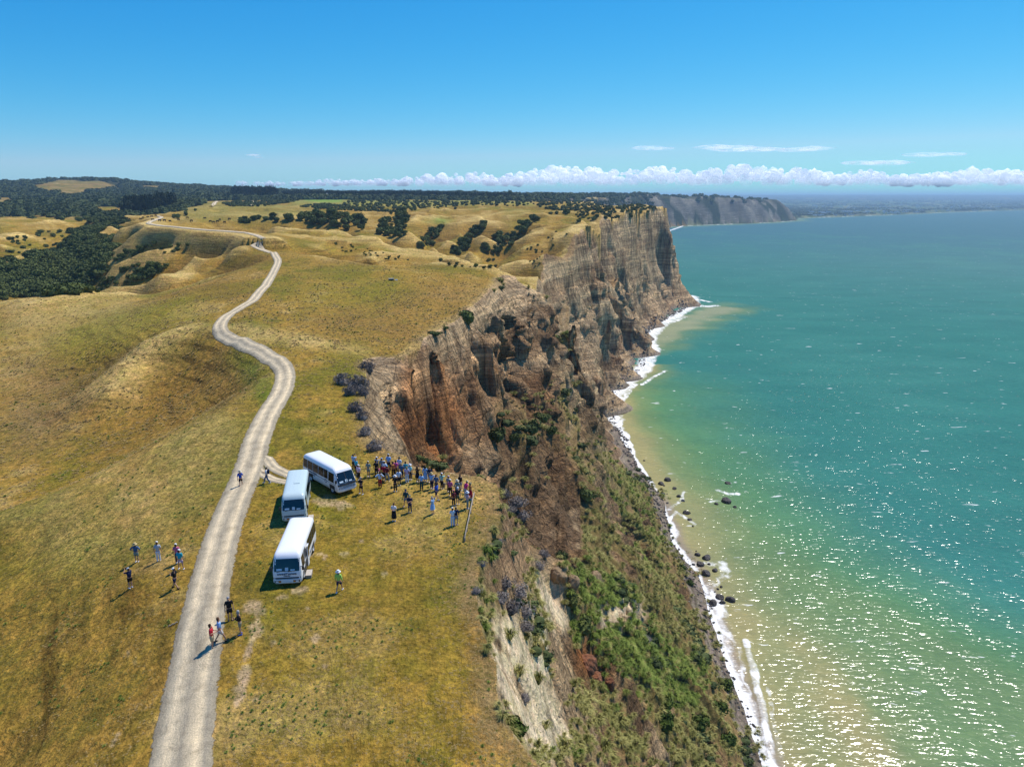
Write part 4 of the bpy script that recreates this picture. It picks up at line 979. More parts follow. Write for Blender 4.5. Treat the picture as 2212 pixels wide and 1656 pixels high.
def whereabouts(p, poly):
    x, y = pix(p[0], p[1], p[2]); xs = [q[0] for q in poly]; ys = [q[1] for q in poly]; u = (x - min(xs)) / (max(xs) - min(xs)); v = (y - min(ys)) / (max(ys) - min(ys))
    return ('upper' if v < .5 else 'lower') + ' ' + ('left' if u < .34 else 'middle' if u < .67 else 'right')
def poly_pts(poly, n, rmin=0, rmax=1e9, dens=None):
    xs = [p[0] for p in poly]; ys = [p[1] for p in poly]; out = []; tries = 0
    while len(out) < n and tries < n * 12:
        tries += 1; a = rng.uniform(min(xs), max(xs)); b = rng.uniform(min(ys), max(ys))
        if not in_poly(np.array(a), np.array(b), poly): continue
        h = hit(a, b)
        if h is None: continue
        r = math.hypot(h[0], h[1])
        if rmin < r < rmax and h[2] > 1.0: out.append(h)
    return out
def mpp(p): return p[1] / FOC * 1.0 + .01     # metres for one photograph pixel at that place (nearly)

def bushes(spots, mes, label, group, wpx=None, name='bush', hs=(.8, 1.1), poly=None):
    out = []
    for s in spots:
        p = s if len(s) == 3 and not isinstance(s[2], str) and wpx is not None else None
        w = rng.uniform(*wpx) * mpp(p) * .5
        o = link_mesh(name, mes[rng.integers(len(mes))]); o.location = (p[0], p[1], p[2] - .1 * w); o.rotation_euler = (0, 0, rng.uniform(0, 6.28)); o.scale = (w, w, w * rng.uniform(*hs))
        wh = whereabouts(p, poly) if poly else None
        tag(o, label + (', %s part' % wh if wh else ''), name, group + (', ' + wh if wh else '')); out.append(o)
    return out
def bush_at(px, py, wpx, mes, label, name='bush', hs=1.0, group=None, cat=None):
    """one plant whose middle is seen at (px,py); stands on the ground a little below that"""
    p = hit(px, py + wpx * .3 * hs)
    if p is None: return
    w = wpx * math.hypot(p[1], CAMZ - p[2]) / FOC * .5
    o = link_mesh(name, mes[rng.integers(len(mes))]); o.location = (p[0], p[1], p[2] - .15 * w); o.rotation_euler = (0, 0, rng.uniform(0, 6.28)); o.scale = (w, w, w * hs)
    return tag(o, label, cat or name, group)

# trees with trunk and crown
def tree_at(px, py, wpx, label, group=None, pine=False, hs=1.0, p=None):
    p = p or hit(px, py)
    if p is None: return
    w = wpx * math.hypot(p[1], CAMZ - p[2]) / FOC * .5
    t = empty('tree' if not pine else 'pine_tree', p, rng.uniform(0, 6.28), (w, w, w * hs))
    if pine:
        c = link_mesh('crown', PINER_ME, t); c.scale = (1.0, 1.0, 1.7); k = link_mesh('trunk', TRUNK_ME, t)
    else:
        c = link_mesh('crown', CROWN_ME[rng.integers(3)], t); c.location = (0, 0, .2); link_mesh('trunk', TRUNK_ME, t)
    return tag(t, label, 'tree', group)

G1 = 'trees in the gullies beyond the headland field'
n_t = 0
def trees(poly, n, w, label, group, rmin=0, rmax=1e9, **k):
    for p in poly_pts(poly, n, rmin, rmax):
        wh = whereabouts(p, poly) if n > 12 else None; tree_at(0, 0, rng.uniform(*w) * rng.choice([.7, 1, 1, 1.25]), label + (', %s part' % wh if wh else ''), group + (', ' + wh if wh else ''), p=p, **k)
LT = 'dark green tree in the bushy gully beyond the headland field'
trees([(618, 478), (640, 462), (700, 466), (760, 470), (790, 478), (780, 500), (700, 492), (650, 486)], 52, (14, 25), 'dark tree of the wide grove under the pale paddock beyond the road', 'grove trees beyond the road', 450, 1100)
trees([(812, 505), (820, 488), (868, 466), (885, 474), (878, 500), (868, 520), (830, 510)], 38, (14, 25), 'dark tree in the leftmost bushy gully above the headland valley', 'trees in the leftmost gully above the headland valley')
trees([(905, 535), (918, 505), (950, 488), (962, 492), (945, 512), (925, 542)], 26, (12, 21), 'dark tree in the second bushy gully above the headland valley', 'trees in the second gully above the headland valley')
trees([(975, 550), (990, 520), (1040, 484), (1050, 488), (1020, 520), (1000, 552)], 34, (12, 22), 'dark tree in the third bushy gully above the headland valley', 'trees in the third gully above the headland valley')
trees([(1035, 545), (1060, 515), (1110, 495), (1155, 470), (1168, 476), (1120, 515), (1100, 535), (1070, 552)], 48, (12, 22), 'dark tree in the rightmost bushy gully above the headland valley', 'trees in the rightmost gully above the headland valley')
trees([(945, 560), (1000, 570), (1060, 560), (1100, 575), (1030, 585), (960, 575)], 14, (8, 14), 'dark bushy tree low in the valley mouth behind the headland field', 'trees in the valley mouth')
trees([(510, 476), (560, 466), (600, 466), (605, 480), (560, 482), (520, 482)], 22, (10, 17), 'dark green tree on the reddish bank beyond the cattle', 'trees on the bank beyond the cattle', 450, 1500)
trees([(360, 470), (400, 460), (412, 466), (380, 474)], 7, (9, 14), 'dark tree near the paddock fence by the far road', 'trees by the far road', 450, 1500)
trees([(840, 462), (850, 452), (885, 450), (905, 456), (880, 460)], 10, (9, 14), 'dark tree on the brow of the pale far field', 'trees on the brow of the pale field', 500, 1500)
tree_at(421, 456, 10, 'small round lone tree on the green strip beyond the road bend')
tree_at(1099, 430, 19, 'tall lone round-topped tree standing against the white clouds', hs=1.6)
tree_at(983, 452, 9, 'small dark tree alone on the far headland grass')
# pine clump on the left
for k in range(30):
    px = 276 + 98 * k / 29; p = hit(px + rng.uniform(-2, 2), 459 - 9 * (px - 276) / 98 + rng.uniform(-5, 0))
    if p: tree_at(0, 0, rng.uniform(24, 30), 'tall dark pine of the dense clump standing left of the far road', 'pines of the clump left of the road', True, rng.uniform(.85, 1.1), p=p)
# valley bushes and hillside bushes
LV = ('round dark green bush of the valley thicket edge', 'bushes along the edge of the left valley')
def bs(poly, n, w, label, group, mes=BUSH_ME, **k): bushes(poly_pts(poly, n, **k), mes, label, group, w, poly=poly)
bs([(205, 636), (225, 602), (300, 570), (362, 574), (330, 600), (240, 622)], 44, (11, 22), 'dark bush in the hollow left of the road', 'bushes in the hollow between the spurs', rmin=250)
bs([(245, 560), (290, 535), (333, 524), (345, 528), (300, 548), (255, 566)], 24, (9, 18), 'dark bush on the spur above the left valley', 'bushes on the spur above the valley', rmin=250)
bs([(0, 520), (80, 500), (180, 500), (240, 480), (260, 490), (200, 540), (120, 560), (0, 560)], 70, (7, 15), 'small dark bush on the left golden hillside', 'bushes dotted over the left hillside', rmin=250)
bs([(340, 545), (360, 530), (400, 520), (410, 530), (370, 548)], 8, (7, 14), 'dark bush on the folded flank below the road', 'bushes on the flank below the road', rmin=250)
bs([(1180, 460), (1400, 446), (1420, 452), (1360, 470), (1250, 480)], 50, (6, 13), 'low dark bush on top of the far headland', 'bushes on top of the far headland', rmin=500)
bs([(700, 510), (760, 530), (900, 560), (860, 565), (740, 545)], 34, (4, 8), 'small scrubby bush on the brown bank behind the headland field', 'scrub on the brown bank', rmin=300)
bs([(1130, 540), (1240, 480), (1230, 500), (1150, 590)], 20, (5, 9), 'small green bush beside the pointed cliff', 'bushes beside the pointed cliff', rmin=300)
# stuff: forests
def forest(name, W_, n, lo, hi, mes=LOW_ME, rpow=1.0, hs=.9, band=None):
    m = W_[:-1, :-1]
    if band: m = m * ((RGRID[:-1, :-1] > band[0]) & (RGRID[:-1, :-1] < band[1]))
    w = m * np.abs(np.diff(AZ))[None] * np.abs(np.diff(np.log(RR)))[:, None] * RGRID[:-1, :-1] ** rpow
    w = w.ravel() / w.sum(); k = rng.choice(len(w), n, p=w); i = k // (NA - 1); j = k % (NA - 1)
    fi = rng.uniform(0, 1, n); fj = rng.uniform(0, 1, n)
    r = RR[i] * (1 - fi) + RR[i + 1] * fi; a = AZ[j] * (1 - fj) + AZ[j + 1] * fj
    x = r * np.sin(a); y = r * np.cos(a); z = hgt(x, y); s = rng.uniform(lo, hi, n) * (.6 + .4 * np.clip(r / 900, .4, 3))
    return instancer(name, np.c_[x, y, z - s * .15], np.c_[s, s, s * hs], mes[0])
okz = (GZ > 8)
forest('valley_bush', np.where((RGRID < 950), FOREST, 0) * okz, 2300, 2.0, 6.5, [CROWN_ME[0]], .3, .95)
forest('hill_forest', np.where((RGRID >= 950), FOREST, 0) * okz * (GX < 200), 15000, 4.5, 8.5, rpow=-.3)
forest('far_forest', np.where((RGRID > 1500) & (GX > -900), FOREST, 0) * okz, 6000, 6, 11, rpow=-.5)
PLM = PLAIN * (GSD > 60) * sstep(.42, .6, vnoise(GX / 260, GY / 160, 73)) * (GX > 1000)
forest('plain_trees', PLM, 5000, 6, 11, rpow=-.8, hs=.7)
# tree belts on the far plateau: (poly, number, crown in photo pixels)
def belt(name, poly, n, w, hs=1.0, mes=None, rmin=600, rmax=4000):
    ps = poly_pts(poly, n, rmin, rmax)
    s = np.array([rng.uniform(*w) * p[1] / FOC * .5 for p in ps])
    if len(ps): instancer(name, [(p[0], p[1], p[2] - .1) for p in ps], np.c_[s, s, s * hs], (mes or LOW_ME)[0])
belt('shelter_belt', [(503, 423), (598, 423), (598, 429), (503, 429)], 420, (9, 14), 2.5, [LOWP_ME])
belt('plantation', [(612, 423), (900, 422), (1000, 426), (1110, 428), (1110, 432), (900, 429), (760, 428), (612, 427)], 1100, (7, 11), 1.9, [LOWP_ME])
belt('scrub_belt', [(480, 440), (520, 432), (650, 428), (640, 436), (560, 446), (500, 446)], 300, (7, 11), .8)
belt('scrub_belt', [(740, 440), (760, 432), (900, 428), (1160, 432), (1200, 442), (1100, 446), (1000, 444), (940, 450), (800, 452), (740, 447)], 480, (6, 11), .8)
belt('scrub_belt', [(640, 446), (700, 440), (800, 452), (880, 458), (820, 458), (700, 452)], 200, (7, 11), .8)
belt('scrub_belt', [(1160, 432), (1400, 436), (1425, 440), (1330, 452), (1220, 456), (1160, 448)], 300, (6, 11), .8)
belt('scrub_belt', [(1230, 452), (1400, 444), (1428, 450), (1340, 462), (1250, 466)], 110, (6, 10), .7, rmin=500)
print('trees', round(time.time() - T0, 1))

# ------------------------------------------------------------------ cliff-edge shrubs, one by one
GE = 'grey leafless shrubs along the cliff edge'
for px, py, w, l in [(742, 812, 38, 'grey shrub at the left end of the clump by the cream scar'), (768, 818, 46, 'largest grey shrub of the clump by the cream scar'), (757, 836, 34, 'low grey shrub in front of the clump by the cream scar'),
                     (786, 838, 30, 'grey shrub pressed against the cream scar'), (793, 785, 34, 'grey shrub at the top corner of the cream scar'), (772, 872, 32, 'grey shrub on the edge midway down the cream scar'),
                     (784, 892, 28, 'small grey shrub below the middle of the cream scar'), (790, 925, 30, 'grey shrub above the lower end of the cream scar'), (812, 955, 34, 'grey shrub nearest the parked buses on the cliff edge')]:
    bush_at(px, py, w * 1.35, GREY_ME, l, 'shrub', 1.15)
bush_at(1008, 678, 46, BUSH_ME, 'big dark bush hanging on the pale cliff edge of the middle field', hs=1.1)
bush_at(940, 716, 34, BUSH_ME, 'low dark bush on the very lip of the middle field', hs=.5); bush_at(960, 706, 26, BUSH_ME, 'small flat bush right of the low one on the field lip', hs=.5)
for px, py, w, l in [(1075, 932, 48, 'round dark bush at the left end of the ledge on the brown wall'), (1110, 940, 30, 'small dark bush left of centre on the ledge'), (1150, 915, 50, 'largest round bush on the ledge of the brown wall'), (1172, 895, 40, 'dark bush high at the right of the ledge'), (1190, 925, 34, 'dark bush at the right end of the ledge'),
                     (905, 985, 26, 'dark bush at the foot of the red wall behind the visitors'), (920, 992, 20, 'green bush beside the dark one behind the visitors'), (1257, 1341, 60, 'dark green bush in the shaded hollow above the white bank'), (1235, 1290, 40, 'green bush above the dark one in the hollow'),
                     (1268, 1060, 46, 'round green bush on the steep spur above the shingle'), (1215, 1195, 34, 'blue-green bush under the dark overhang')]:
    bush_at(px, py, w, BUSH_ME, l)
for px, py, w, l in [(1090, 1060, 40, 'grey shrub at the corner of the near cliff edge'), (1115, 1075, 54, 'largest grey shrub of the clump below the near corner'), (1130, 1105, 44, 'grey shrub low in the clump below the near corner'), (1100, 1095, 40, 'grey shrub in the middle of the clump below the near corner'),
                     (1078, 1165, 26, 'small dark shrub beside the bare dirt track on the edge'), (1062, 1175, 22, 'tiny dark shrub left of the dirt track'), (1040, 1213, 28, 'dark shrub on the grass edge above the big grey thicket'), (1030, 1270, 30, 'dark shrub at the leftmost bulge of the near edge'),
                     (1090, 1250, 54, 'grey shrub at the top of the big thicket'), (1120, 1265, 60, 'grey shrub at the top right of the big thicket'), (1100, 1300, 66, 'grey shrub in the middle of the big thicket'), (1135, 1310, 50, 'grey shrub at the right of the big thicket'), (1130, 1345, 48, 'lowest grey shrub of the big thicket'),
                     (1080, 1285, 50, 'grey shrub at the left of the big thicket'), (1160, 1215, 40, 'blue-grey shrub right above the cream bank'), (1175, 1190, 34, 'small blue-grey shrub by the dark wall'), (1395, 1376, 34, 'upright brown shrub alone on the green slope'), (1135, 1500, 34, 'dark wiry shrub between the two cream scars')]:
    bush_at(px, py, w, GREY_ME, l, 'shrub', .9)
for px, py, w, l in [(1108, 1560, 66, 'bright green bush growing on the lower cream scar'), (1431, 1546, 62, 'dark olive bush right of the big pampas tuft'), (1440, 1510, 40, 'olive bush just above the dark one'), (1508, 1553, 52, 'olive bush midway between tufts and beach'), (1570, 1590, 46, 'green bush above the brown beach, near the corner'),
                     (1550, 1520, 48, 'green bush close to the wave line'), (1564, 1470, 44, 'dark green bush at the foot of the slope by the surf'), (1473, 1222, 26, 'dark bush hanging over the large beach rocks'), (1490, 1255, 22, 'small bush left of the last group of rocks'), (1255, 1262, 36, 'bright green bush on the shaded ledge'), (1390, 1380, 30, 'green bush on the middle of the long slope')]:
    bush_at(px, py, w, BUSHB_ME, l)
for px, py, w, h, l in [(1101, 1360, 54, 1.1, 'big pale pampas tuft left of the bare white bank'), (1129, 1142, 34, 1.2, 'pale green tuft under the near corner shrubs'), (1174, 1344, 34, 1.4, 'tall yellow tuft in the crack of the cream bank'), (1170, 1300, 28, 1.2, 'yellow tuft near the top of the cream bank'), (1122, 1440, 46, 1.2, 'yellow tuft at the head of the lower scar'),
                     (1163, 1456, 42, 1.5, 'tall yellow tuft right of the lower scar'), (1268, 1501, 60, .9, 'wide pale tuft below the red rocks'), (1289, 1546, 46, 1.4, 'narrow upright tuft beside the largest one'), (1334, 1550, 66, 1.2, 'largest pampas tuft on the lower slope'), (1306, 1602, 58, .9, 'wide tuft at the bottom of the photo'),
                     (1216, 1602, 62, .9, 'pale tuft right under the lower scar'), (1365, 1602, 60, .8, 'green-yellow tuft near the bottom edge'), (1180, 1560, 34, 1.0, 'small dry tuft on the cream rubble'), (1240, 1470, 36, .9, 'small tuft at the foot of the red rocks'), (1300, 1420, 34, 1.2, 'pale tuft behind the red rocks')]:
    bush_at(px, py, w, TUSS_ME, l, 'tussock', h, cat='grass tuft')
SLP = [(1235, 1240), (1290, 1290), (1400, 1330), (1530, 1390), (1610, 1600), (1600, 1656), (1180, 1656), (1240, 1500), (1250, 1400), (1220, 1330)]
for k, (poly, n, w, mes, lab, grp) in enumerate([
        ([(1250, 1350), (1400, 1370), (1500, 1450), (1430, 1500), (1300, 1440)], 70, (16, 30), TUSSG_ME, 'green tuft on the slope right of the red rocks', 'green tufts right of the red rocks'),
        ([(1220, 1500), (1500, 1560), (1600, 1640), (1600, 1656), (1200, 1656)], 60, (16, 34), TUSS_ME, 'pale grass tuft on the slope along the bottom edge', 'pale tufts along the bottom edge'),
        ([(1230, 1240), (1290, 1230), (1330, 1290), (1280, 1320), (1235, 1300)], 34, (14, 26), TUSSG_ME, 'green tuft on the ledge under the dark overhang', 'green tufts under the dark overhang'),
        ([(1280, 1000), (1380, 1060), (1400, 1110), (1450, 1210), (1380, 1200), (1300, 1100)], 90, (9, 18), TUSS_ME, 'yellow-green tuft on the spur above the shingle', 'yellow tufts on the spur above the shingle'),
        ([(1400, 1200), (1500, 1300), (1530, 1370), (1450, 1380), (1360, 1280)], 70, (10, 20), TUSS_ME, 'yellow tuft on the slope above the beach rocks', 'yellow tufts above the beach rocks'),
        ([(1130, 830), (1200, 820), (1230, 880), (1180, 890), (1130, 870)], 26, (9, 16), TUSS_ME, 'yellow-green tuft above the ledge bushes', 'tufts above the ledge bushes')]):
    for p in poly_pts(poly, n, 0, 500):
        s = rng.uniform(*w) * math.hypot(p[1], CAMZ - p[2]) / FOC * .5
        o = link_mesh('tussock', mes[rng.integers(len(mes))]); o.location = (p[0], p[1], p[2] - .1); o.rotation_euler = (0, 0, rng.uniform(0, 6.28)); o.scale = (s, s, s * rng.uniform(.8, 1.3)); wh = whereabouts(p, poly); tag(o, lab + ', %s part' % wh, 'grass tuft', grp + ', ' + wh)

# stuff: the rest of the slope cover, and the grass itself
def cover(name, Wm, n, lo, hi, me_, rmax, rpow=0.0, hs=1.0):
    m = (Wm * (RGRID < rmax))[:-1, :-1]
    w = m * np.abs(np.diff(AZ))[None] * np.abs(np.diff(np.log(RR)))[:, None] * RGRID[:-1, :-1] ** rpow
    w = w.ravel() / w.sum(); k = rng.choice(len(w), n, p=w); i = k // (NA - 1); j = k % (NA - 1)
    fi = rng.uniform(0, 1, n); fj = rng.uniform(0, 1, n); r = RR[i] * (1 - fi) + RR[i + 1] * fi; a = AZ[j] * (1 - fj) + AZ[j + 1] * fj
    x = r * np.sin(a); y = r * np.cos(a); z = hgt(x, y); s = rng.uniform(lo, hi, n) * np.clip(r / 55, .8, 3.2) ** .8
    dR = seg_dist(x, y, [tuple(q[:2]) for q in ROAD]); ok = dR > 2.0
    return instancer(name, np.c_[x, y, z - .02][ok], np.c_[s, s, s * hs][ok], me_)
GRZ = zone([(1230, 1240), (1330, 1250), (1400, 1360), (1520, 1470), (1480, 1520), (1300, 1450), (1240, 1340)], 0, 300, 6, 12)
cover('slope_tufts', VEG * (1 - .6 * GRZ), 6000, .30, .75, TUSS_ME[0], 420, .2)
cover('slope_green_tufts', VEG * np.clip(GRZ * 1.5 + .25 * sstep(.1, .5, m2), 0, 1), 1500, .35, .8, TUSSG_ME[0], 420, .2)
cover('slope_scrub', VEG * sstep(.2, .7, m1), 900, .4, 1.0, LOW_ME[1], 420, .3, .7)
GRS = make_me('grass', *blades(14, .55, 1.3, 90, .07, .9), M_GRASS); GRSG = make_me('grass', *blades(14, .5, 1.3, 91, .08, .9), M_GRASSG)
fadeg = sstep(125, 55, RGRID)
flat = (1 - GROCK) * fadeg * (GX > -110)
cover('dry_grass', flat * (0.10 + sstep(-.1, .5, -m1 + .4 * m3)), 60000, .05, .14, GRS, 130, -.9)
cover('olive_grass', flat * (0.10 + sstep(-.1, .4, m1 + .3 * m3)), 45000, .05, .13, GRSG, 120, -.9)
cover('far_tufts', (1 - GROCK) * sstep(80, 130, RGRID) * sstep(420, 300, RGRID) * (.3 + sstep(-.2, .4, m3)) * (1 - FOREST), 16000, .10, .22, GRS, 420, -.2)
cover('dark_tufts', (1 - GROCK) * sstep(420, 300, RGRID) * sstep(.0, .5, m3 - .3 * m1) * (1 - FOREST), 4500, .05, .20, TUSSG_ME[0], 420, -.5)
cover('edge_grass', (1 - GROCK) * sstep(4, .5, GSD) * sstep(260, 120, RGRID), 6000, .07, .16, GRS, 260, 0)
print('veg', round(time.time() - T0, 1))
# ------------------------------------------------------------------ gravel road
def smooth_line(P, n):
    P = np.array(P, float); t = np.r_[0, np.cumsum(np.linalg.norm(np.diff(P[:, :2], axis=0), axis=1))]
    out = []
    Q = np.vstack([2 * P[0] - P[1], P, 2 * P[-1] - P[-2]])
    for i in range(len(P) - 1):
        p0, p1, p2, p3 = Q[i:i + 4]; k = max(2, int((t[i + 1] - t[i]) / n))
        for u in np.arange(k) / k:
            out.append(.5 * (2 * p1 + (p2 - p0) * u + (2 * p0 - 5 * p1 + 4 * p2 - p3) * u * u + (3 * p1 - p0 - 3 * p2 + p3) * u ** 3))
    out.append(P[-1]); return np.array(out)
def strip(name, pts, width, mat, lift, m=9, step=1.2, crown=0.05):
    C = smooth_line(pts, step)[:, :2]; d = np.gradient(C, axis=0); d /= np.linalg.norm(d, axis=1)[:, None] + 1e-9; nrm = np.c_[-d[:, 1], d[:, 0]]
    V = []; U = []; L = np.r_[0, np.cumsum(np.linalg.norm(np.diff(C, axis=0), axis=1))]
    for i, (c, n_) in enumerate(zip(C, nrm)):
        wj = width * (1 + .02 * math.sin(L[i] * .13))
        for k in range(m):
            s = k / (m - 1) * 2 - 1; e = 0
            q = c + n_ * (s * wj / 2 + e); V.append([q[0], q[1], 0]); U.append((k / (m - 1), L[i]))
    V = np.array(V); r = np.hypot(V[:, 0], V[:, 1]); s_ = np.tile(np.linspace(-1, 1, m), len(C))
    V[:, 2] = hgt(V[:, 0], V[:, 1]) + (lift + r * .0007) * (1 - .9 * np.abs(s_) ** 6) + crown * (1 - s_ ** 2)
    F = [(i * m + k, i * m + k + 1, (i + 1) * m + k + 1, (i + 1) * m + k) for i in range(len(C) - 1) for k in range(m - 1)]
    o = mesh_obj(name, V, F, mat, smooth=True); uv = o.data.uv_layers.new(name='uv')
    U = np.array(U, np.float32); idx = np.empty(len(o.data.loops), np.int32); o.data.loops.foreach_get('vertex_index', idx); uv.data.foreach_set('uv', U[idx].ravel())
    o['kind'] = 'structure'; return o
t = NT('gravel'); p = t.pos(); uvn = t.n('ShaderNodeUVMap'); uvn.uv_map = 'uv'
wob = t.noise(t.mapv(uvn.outputs[0], (1.2, .12, 1)), 1.0, 3)
sx_ = t.n('ShaderNodeSeparateXYZ'); t.l(uvn.outputs[0], sx_.inputs[0])
u_ = t.math('ADD', sx_.outputs[0], t.math('MULTIPLY', t.math('SUBTRACT', wob, .5), .16))
tr = t.ramp(u_, [(0.0, (.30, .26, .20)), (.17, (.33, .295, .25)), (.28, (.66, .55, .41)), (.38, (.48, .41, .32)), (.5, (.34, .30, .25)), (.60, (.49, .42, .33)), (.70, (.67, .56, .42)), (.80, (.46, .40, .32)), (.9, (.31, .27, .22))])
pt = t.noise(p, .8, 4, .7); fn = t.noise(p, 9, 5, .75); fs_ = t.noise(t.mapv(uvn.outputs[0], (9, .5, 1)), 1.0, 4, .6)
c = t.mix(1.0, tr, t.ramp(fn, [(.3, (.88, .86, .70)), (.7, (1.42, 1.34, 1.12))]), 'MULTIPLY')
c = t.mix(1.0, c, t.ramp(fs_, [(.3, (.85, .85, .86)), (.7, (1.12, 1.11, 1.1))]), 'MULTIPLY')
c = t.mix(1.0, c, t.ramp(pt, [(.35, (.78, .77, .76)), (.5, (1, 1, 1)), (.7, (1.15, 1.13, 1.1))]), 'MULTIPLY')
t.l(c, t.b.inputs['Base Color']); t.l(t.bump(t.math('ADD', fn, t.math('MULTIPLY', fs_, .7)), .09), t.b.inputs['Normal']); t.set(Roughness=.95); t.b.inputs['Specular IOR Level'].default_value = .15
eg = t.math('ADD', t.math('MULTIPLY', t.math('ABSOLUTE', t.math('SUBTRACT', sx_.outputs[0], .5)), 2.0), t.math('MULTIPLY', t.math('SUBTRACT', t.noise(p, 1.6, 4, .7), .5), .42))
al = t.ramp(eg, [(.86, 1.0), (.93, 0.0)]); t.l(al, t.b.inputs['Alpha'])
M_GRAVEL = t.m
road_pts = [(p[0], p[1]) for p in (hit(a, b) for a, b, c in ROAD_PX[1:])]
p0, p1 = np.array(road_pts[0]), np.array(road_pts[1]); road_pts = [tuple(p0 - (p1 - p0) * 2.2), tuple(p0 - (p1 - p0) * 1.0)] + road_pts
strip('road', road_pts, 3.4, M_GRAVEL, .05)
def px_strip(name, px, w, **k):
    ps = [hit(a, b) for a, b in px]; ps = [p for p in ps if p is not None]
    return strip(name, ps, w, M_GRAVEL, **k)
strip('road', FAR_ROAD[:7], 3.6, M_GRAVEL, .15, m=5, step=4)
strip('road', FAR_ROAD[6:], 4.2, M_GRAVEL, .3, m=5, step=6)
px_strip('road', [(457, 447), (462, 441), (468, 436)], 7, lift=.6, step=20, m=3)
px_strip('road', [(541, 446), (543, 440), (545, 434)], 8, lift=.6, step=20, m=3)
px_strip('track', [(556, 1000), (572, 988), (590, 1008), (616, 1022), (640, 1030)], 1.5, lift=.03, m=5, step=.8, crown=.01)
px_strip('track', [(548, 1000), (566, 1022), (592, 1036), (622, 1042)], 1.2, lift=.035, m=5, step=.8, crown=.01)

# ------------------------------------------------------------------ rocks
t = NT('dark_wet_rock'); p = t.n('ShaderNodeTexCoord').outputs['Object']; f = t.noise(p, 2.5, 6, .65)
nz = t.n('ShaderNodeSeparateXYZ'); t.l(t.n('ShaderNodeNewGeometry').outputs['Normal'], nz.inputs[0])
t.l(t.ramp(f, [(.3, (.022, .018, .016)), (.55, (.060, .048, .040)), (.75, (.13, .10, .078))]), t.b.inputs['Base Color']); t.set(Roughness=.7); t.l(t.bump(f, .3), t.b.inputs['Normal'])
M_ROCK = t.m
M_ROCKO = simple('orange_brown_rock', (.22, .105, .045), .85, var=.4, scale=2.5, bump=.2); M_ROCKG = simple('pale_rock', (.27, .24, .20), .85, var=.35, scale=2.5, bump=.2)
def rock_me(name, seed, mat, sub=3):
    g = np.random.default_rng(seed); bm = bmesh.new(); bmesh.ops.create_icosphere(bm, subdivisions=sub, radius=1)
    pl = g.normal(size=(9, 3)); pl /= np.linalg.norm(pl, axis=1)[:, None]; dd = g.uniform(.62, .92, 9)
    for v in bm.verts:
        c = np.array(v.co)
        for n_, d in zip(pl, dd):
            k = c @ n_ - d
            if k > 0: c = c - n_ * k * .93
        c *= 1 + .05 * math.sin(c[0] * 9 + seed) * math.sin(c[1] * 8 + c[2] * 7)
        v.co = Vector((c[0], c[1] * .8, c[2] * .75))
    me = bpy.data.meshes.new(name); bm.to_mesh(me); bm.free(); me.materials.append(mat); return me
ROCKS = [rock_me('boulder', 200 + k, M_ROCK) for k in range(5)]; ROCKO = rock_me('boulder', 210, M_ROCKO); ROCKP = rock_me('boulder', 211, M_ROCKG)
def boulder(zx, zy, w, lab, me=None, k=0, grp=None):
    px, py = 1296 + zx * .2685, 918 + (zy + w * .28) * .2685; p = W(px, py, z=.1); s = w * .2685 * math.hypot(p[1], CAMZ) / FOC * .5
    o = link_mesh('boulder', me or ROCKS[k % 5]); o.location = (p[0], p[1], .05); o.scale = (s, s, s * 1.15); o.rotation_euler = (0, 0, rng.uniform(0, 6.28)); tag(o, lab, 'boulder', grp)
BL = [(543, 425, 58, 'dark boulder standing highest of the group off the shingle point'), (490, 457, 55, 'dark boulder touching the shingle point'), (515, 480, 20, 'small boulder tucked beside the one at the shingle point'), (600, 498, 42, 'round boulder in murky water right of the shingle point'),
      (508, 545, 38, 'dark boulder at the top of the small beach surf'), (540, 548, 14, 'tiny rock beside the boulder in the beach surf'), (632, 560, 40, 'low wide boulder out in the brown water'), (543, 618, 26, 'small rock at the foot of the boulder cluster on the wet beach'),
      (1028, 455, 52, 'farthest offshore rock ringed by white water'), (1018, 590, 88, 'largest lone boulder offshore in the green water'), (936, 625, 38, 'flat awash rock left of the large offshore boulder'), (1085, 650, 36, 'sunken rock right of the large offshore boulder'),
      (700, 690, 70, 'notched boulder in the brown water off the little beach'), (722, 750, 40, 'middle rock of the three in line off the little beach'), (748, 806, 18, 'smallest rock of the three in line off the little beach'),
      (785, 1030, 50, 'boulder at the upper left of the middle rock group'), (775, 1008, 18, 'small rock behind the middle rock group'), (855, 1048, 82, 'long slanted boulder at the top of the middle rock group'), (808, 1098, 75, 'rounded boulder in the centre of the middle rock group'),
      (752, 1112, 30, 'small rock on the shore side of the middle group'), (877, 1110, 28, 'small wet rock between the larger ones of the middle group'), (848, 1170, 88, 'twin-humped pale-topped boulder of the middle group'), (925, 1153, 54, 'block-shaped boulder right of the middle group'),
      (965, 1365, 75, 'brown-topped boulder at the back of the lowest group'), (1048, 1383, 80, 'round black boulder at the right of the lowest group'), (910, 1412, 78, 'sloping boulder at the left of the lowest group'), (982, 1410, 56, 'boulder in the middle front of the lowest group'),
      (890, 1445, 32, 'small rock under the left boulder of the lowest group'), (900, 1468, 20, 'tiny rock in front of the lowest group'), (948, 1310, 24, 'small rock standing above the lowest group'), (975, 1292, 28, 'flat dark rock farthest up from the lowest group'), (925, 1335, 16, 'tiny rock left of the lowest group'),
      (240, 185, 36, 'dark rock at the waterline under the green spur'), (220, 112, 28, 'rock with a foam streak far up the shore'), (145, 98, 26, 'rock on the shingle far up the shore'), (355, 280, 20, 'small rock alone in clear brown water')]
for i, (a, b, w, l) in enumerate(BL): boulder(a, b, w, l, k=i)
boulder(458, 585, 50, 'orange-brown boulder on the small beach', ROCKO); boulder(770, 1190, 52, 'orange-brown boulder against the slope in the middle group', ROCKO); boulder(668, 598, 34, 'pale flat rock washed by foam', ROCKP)
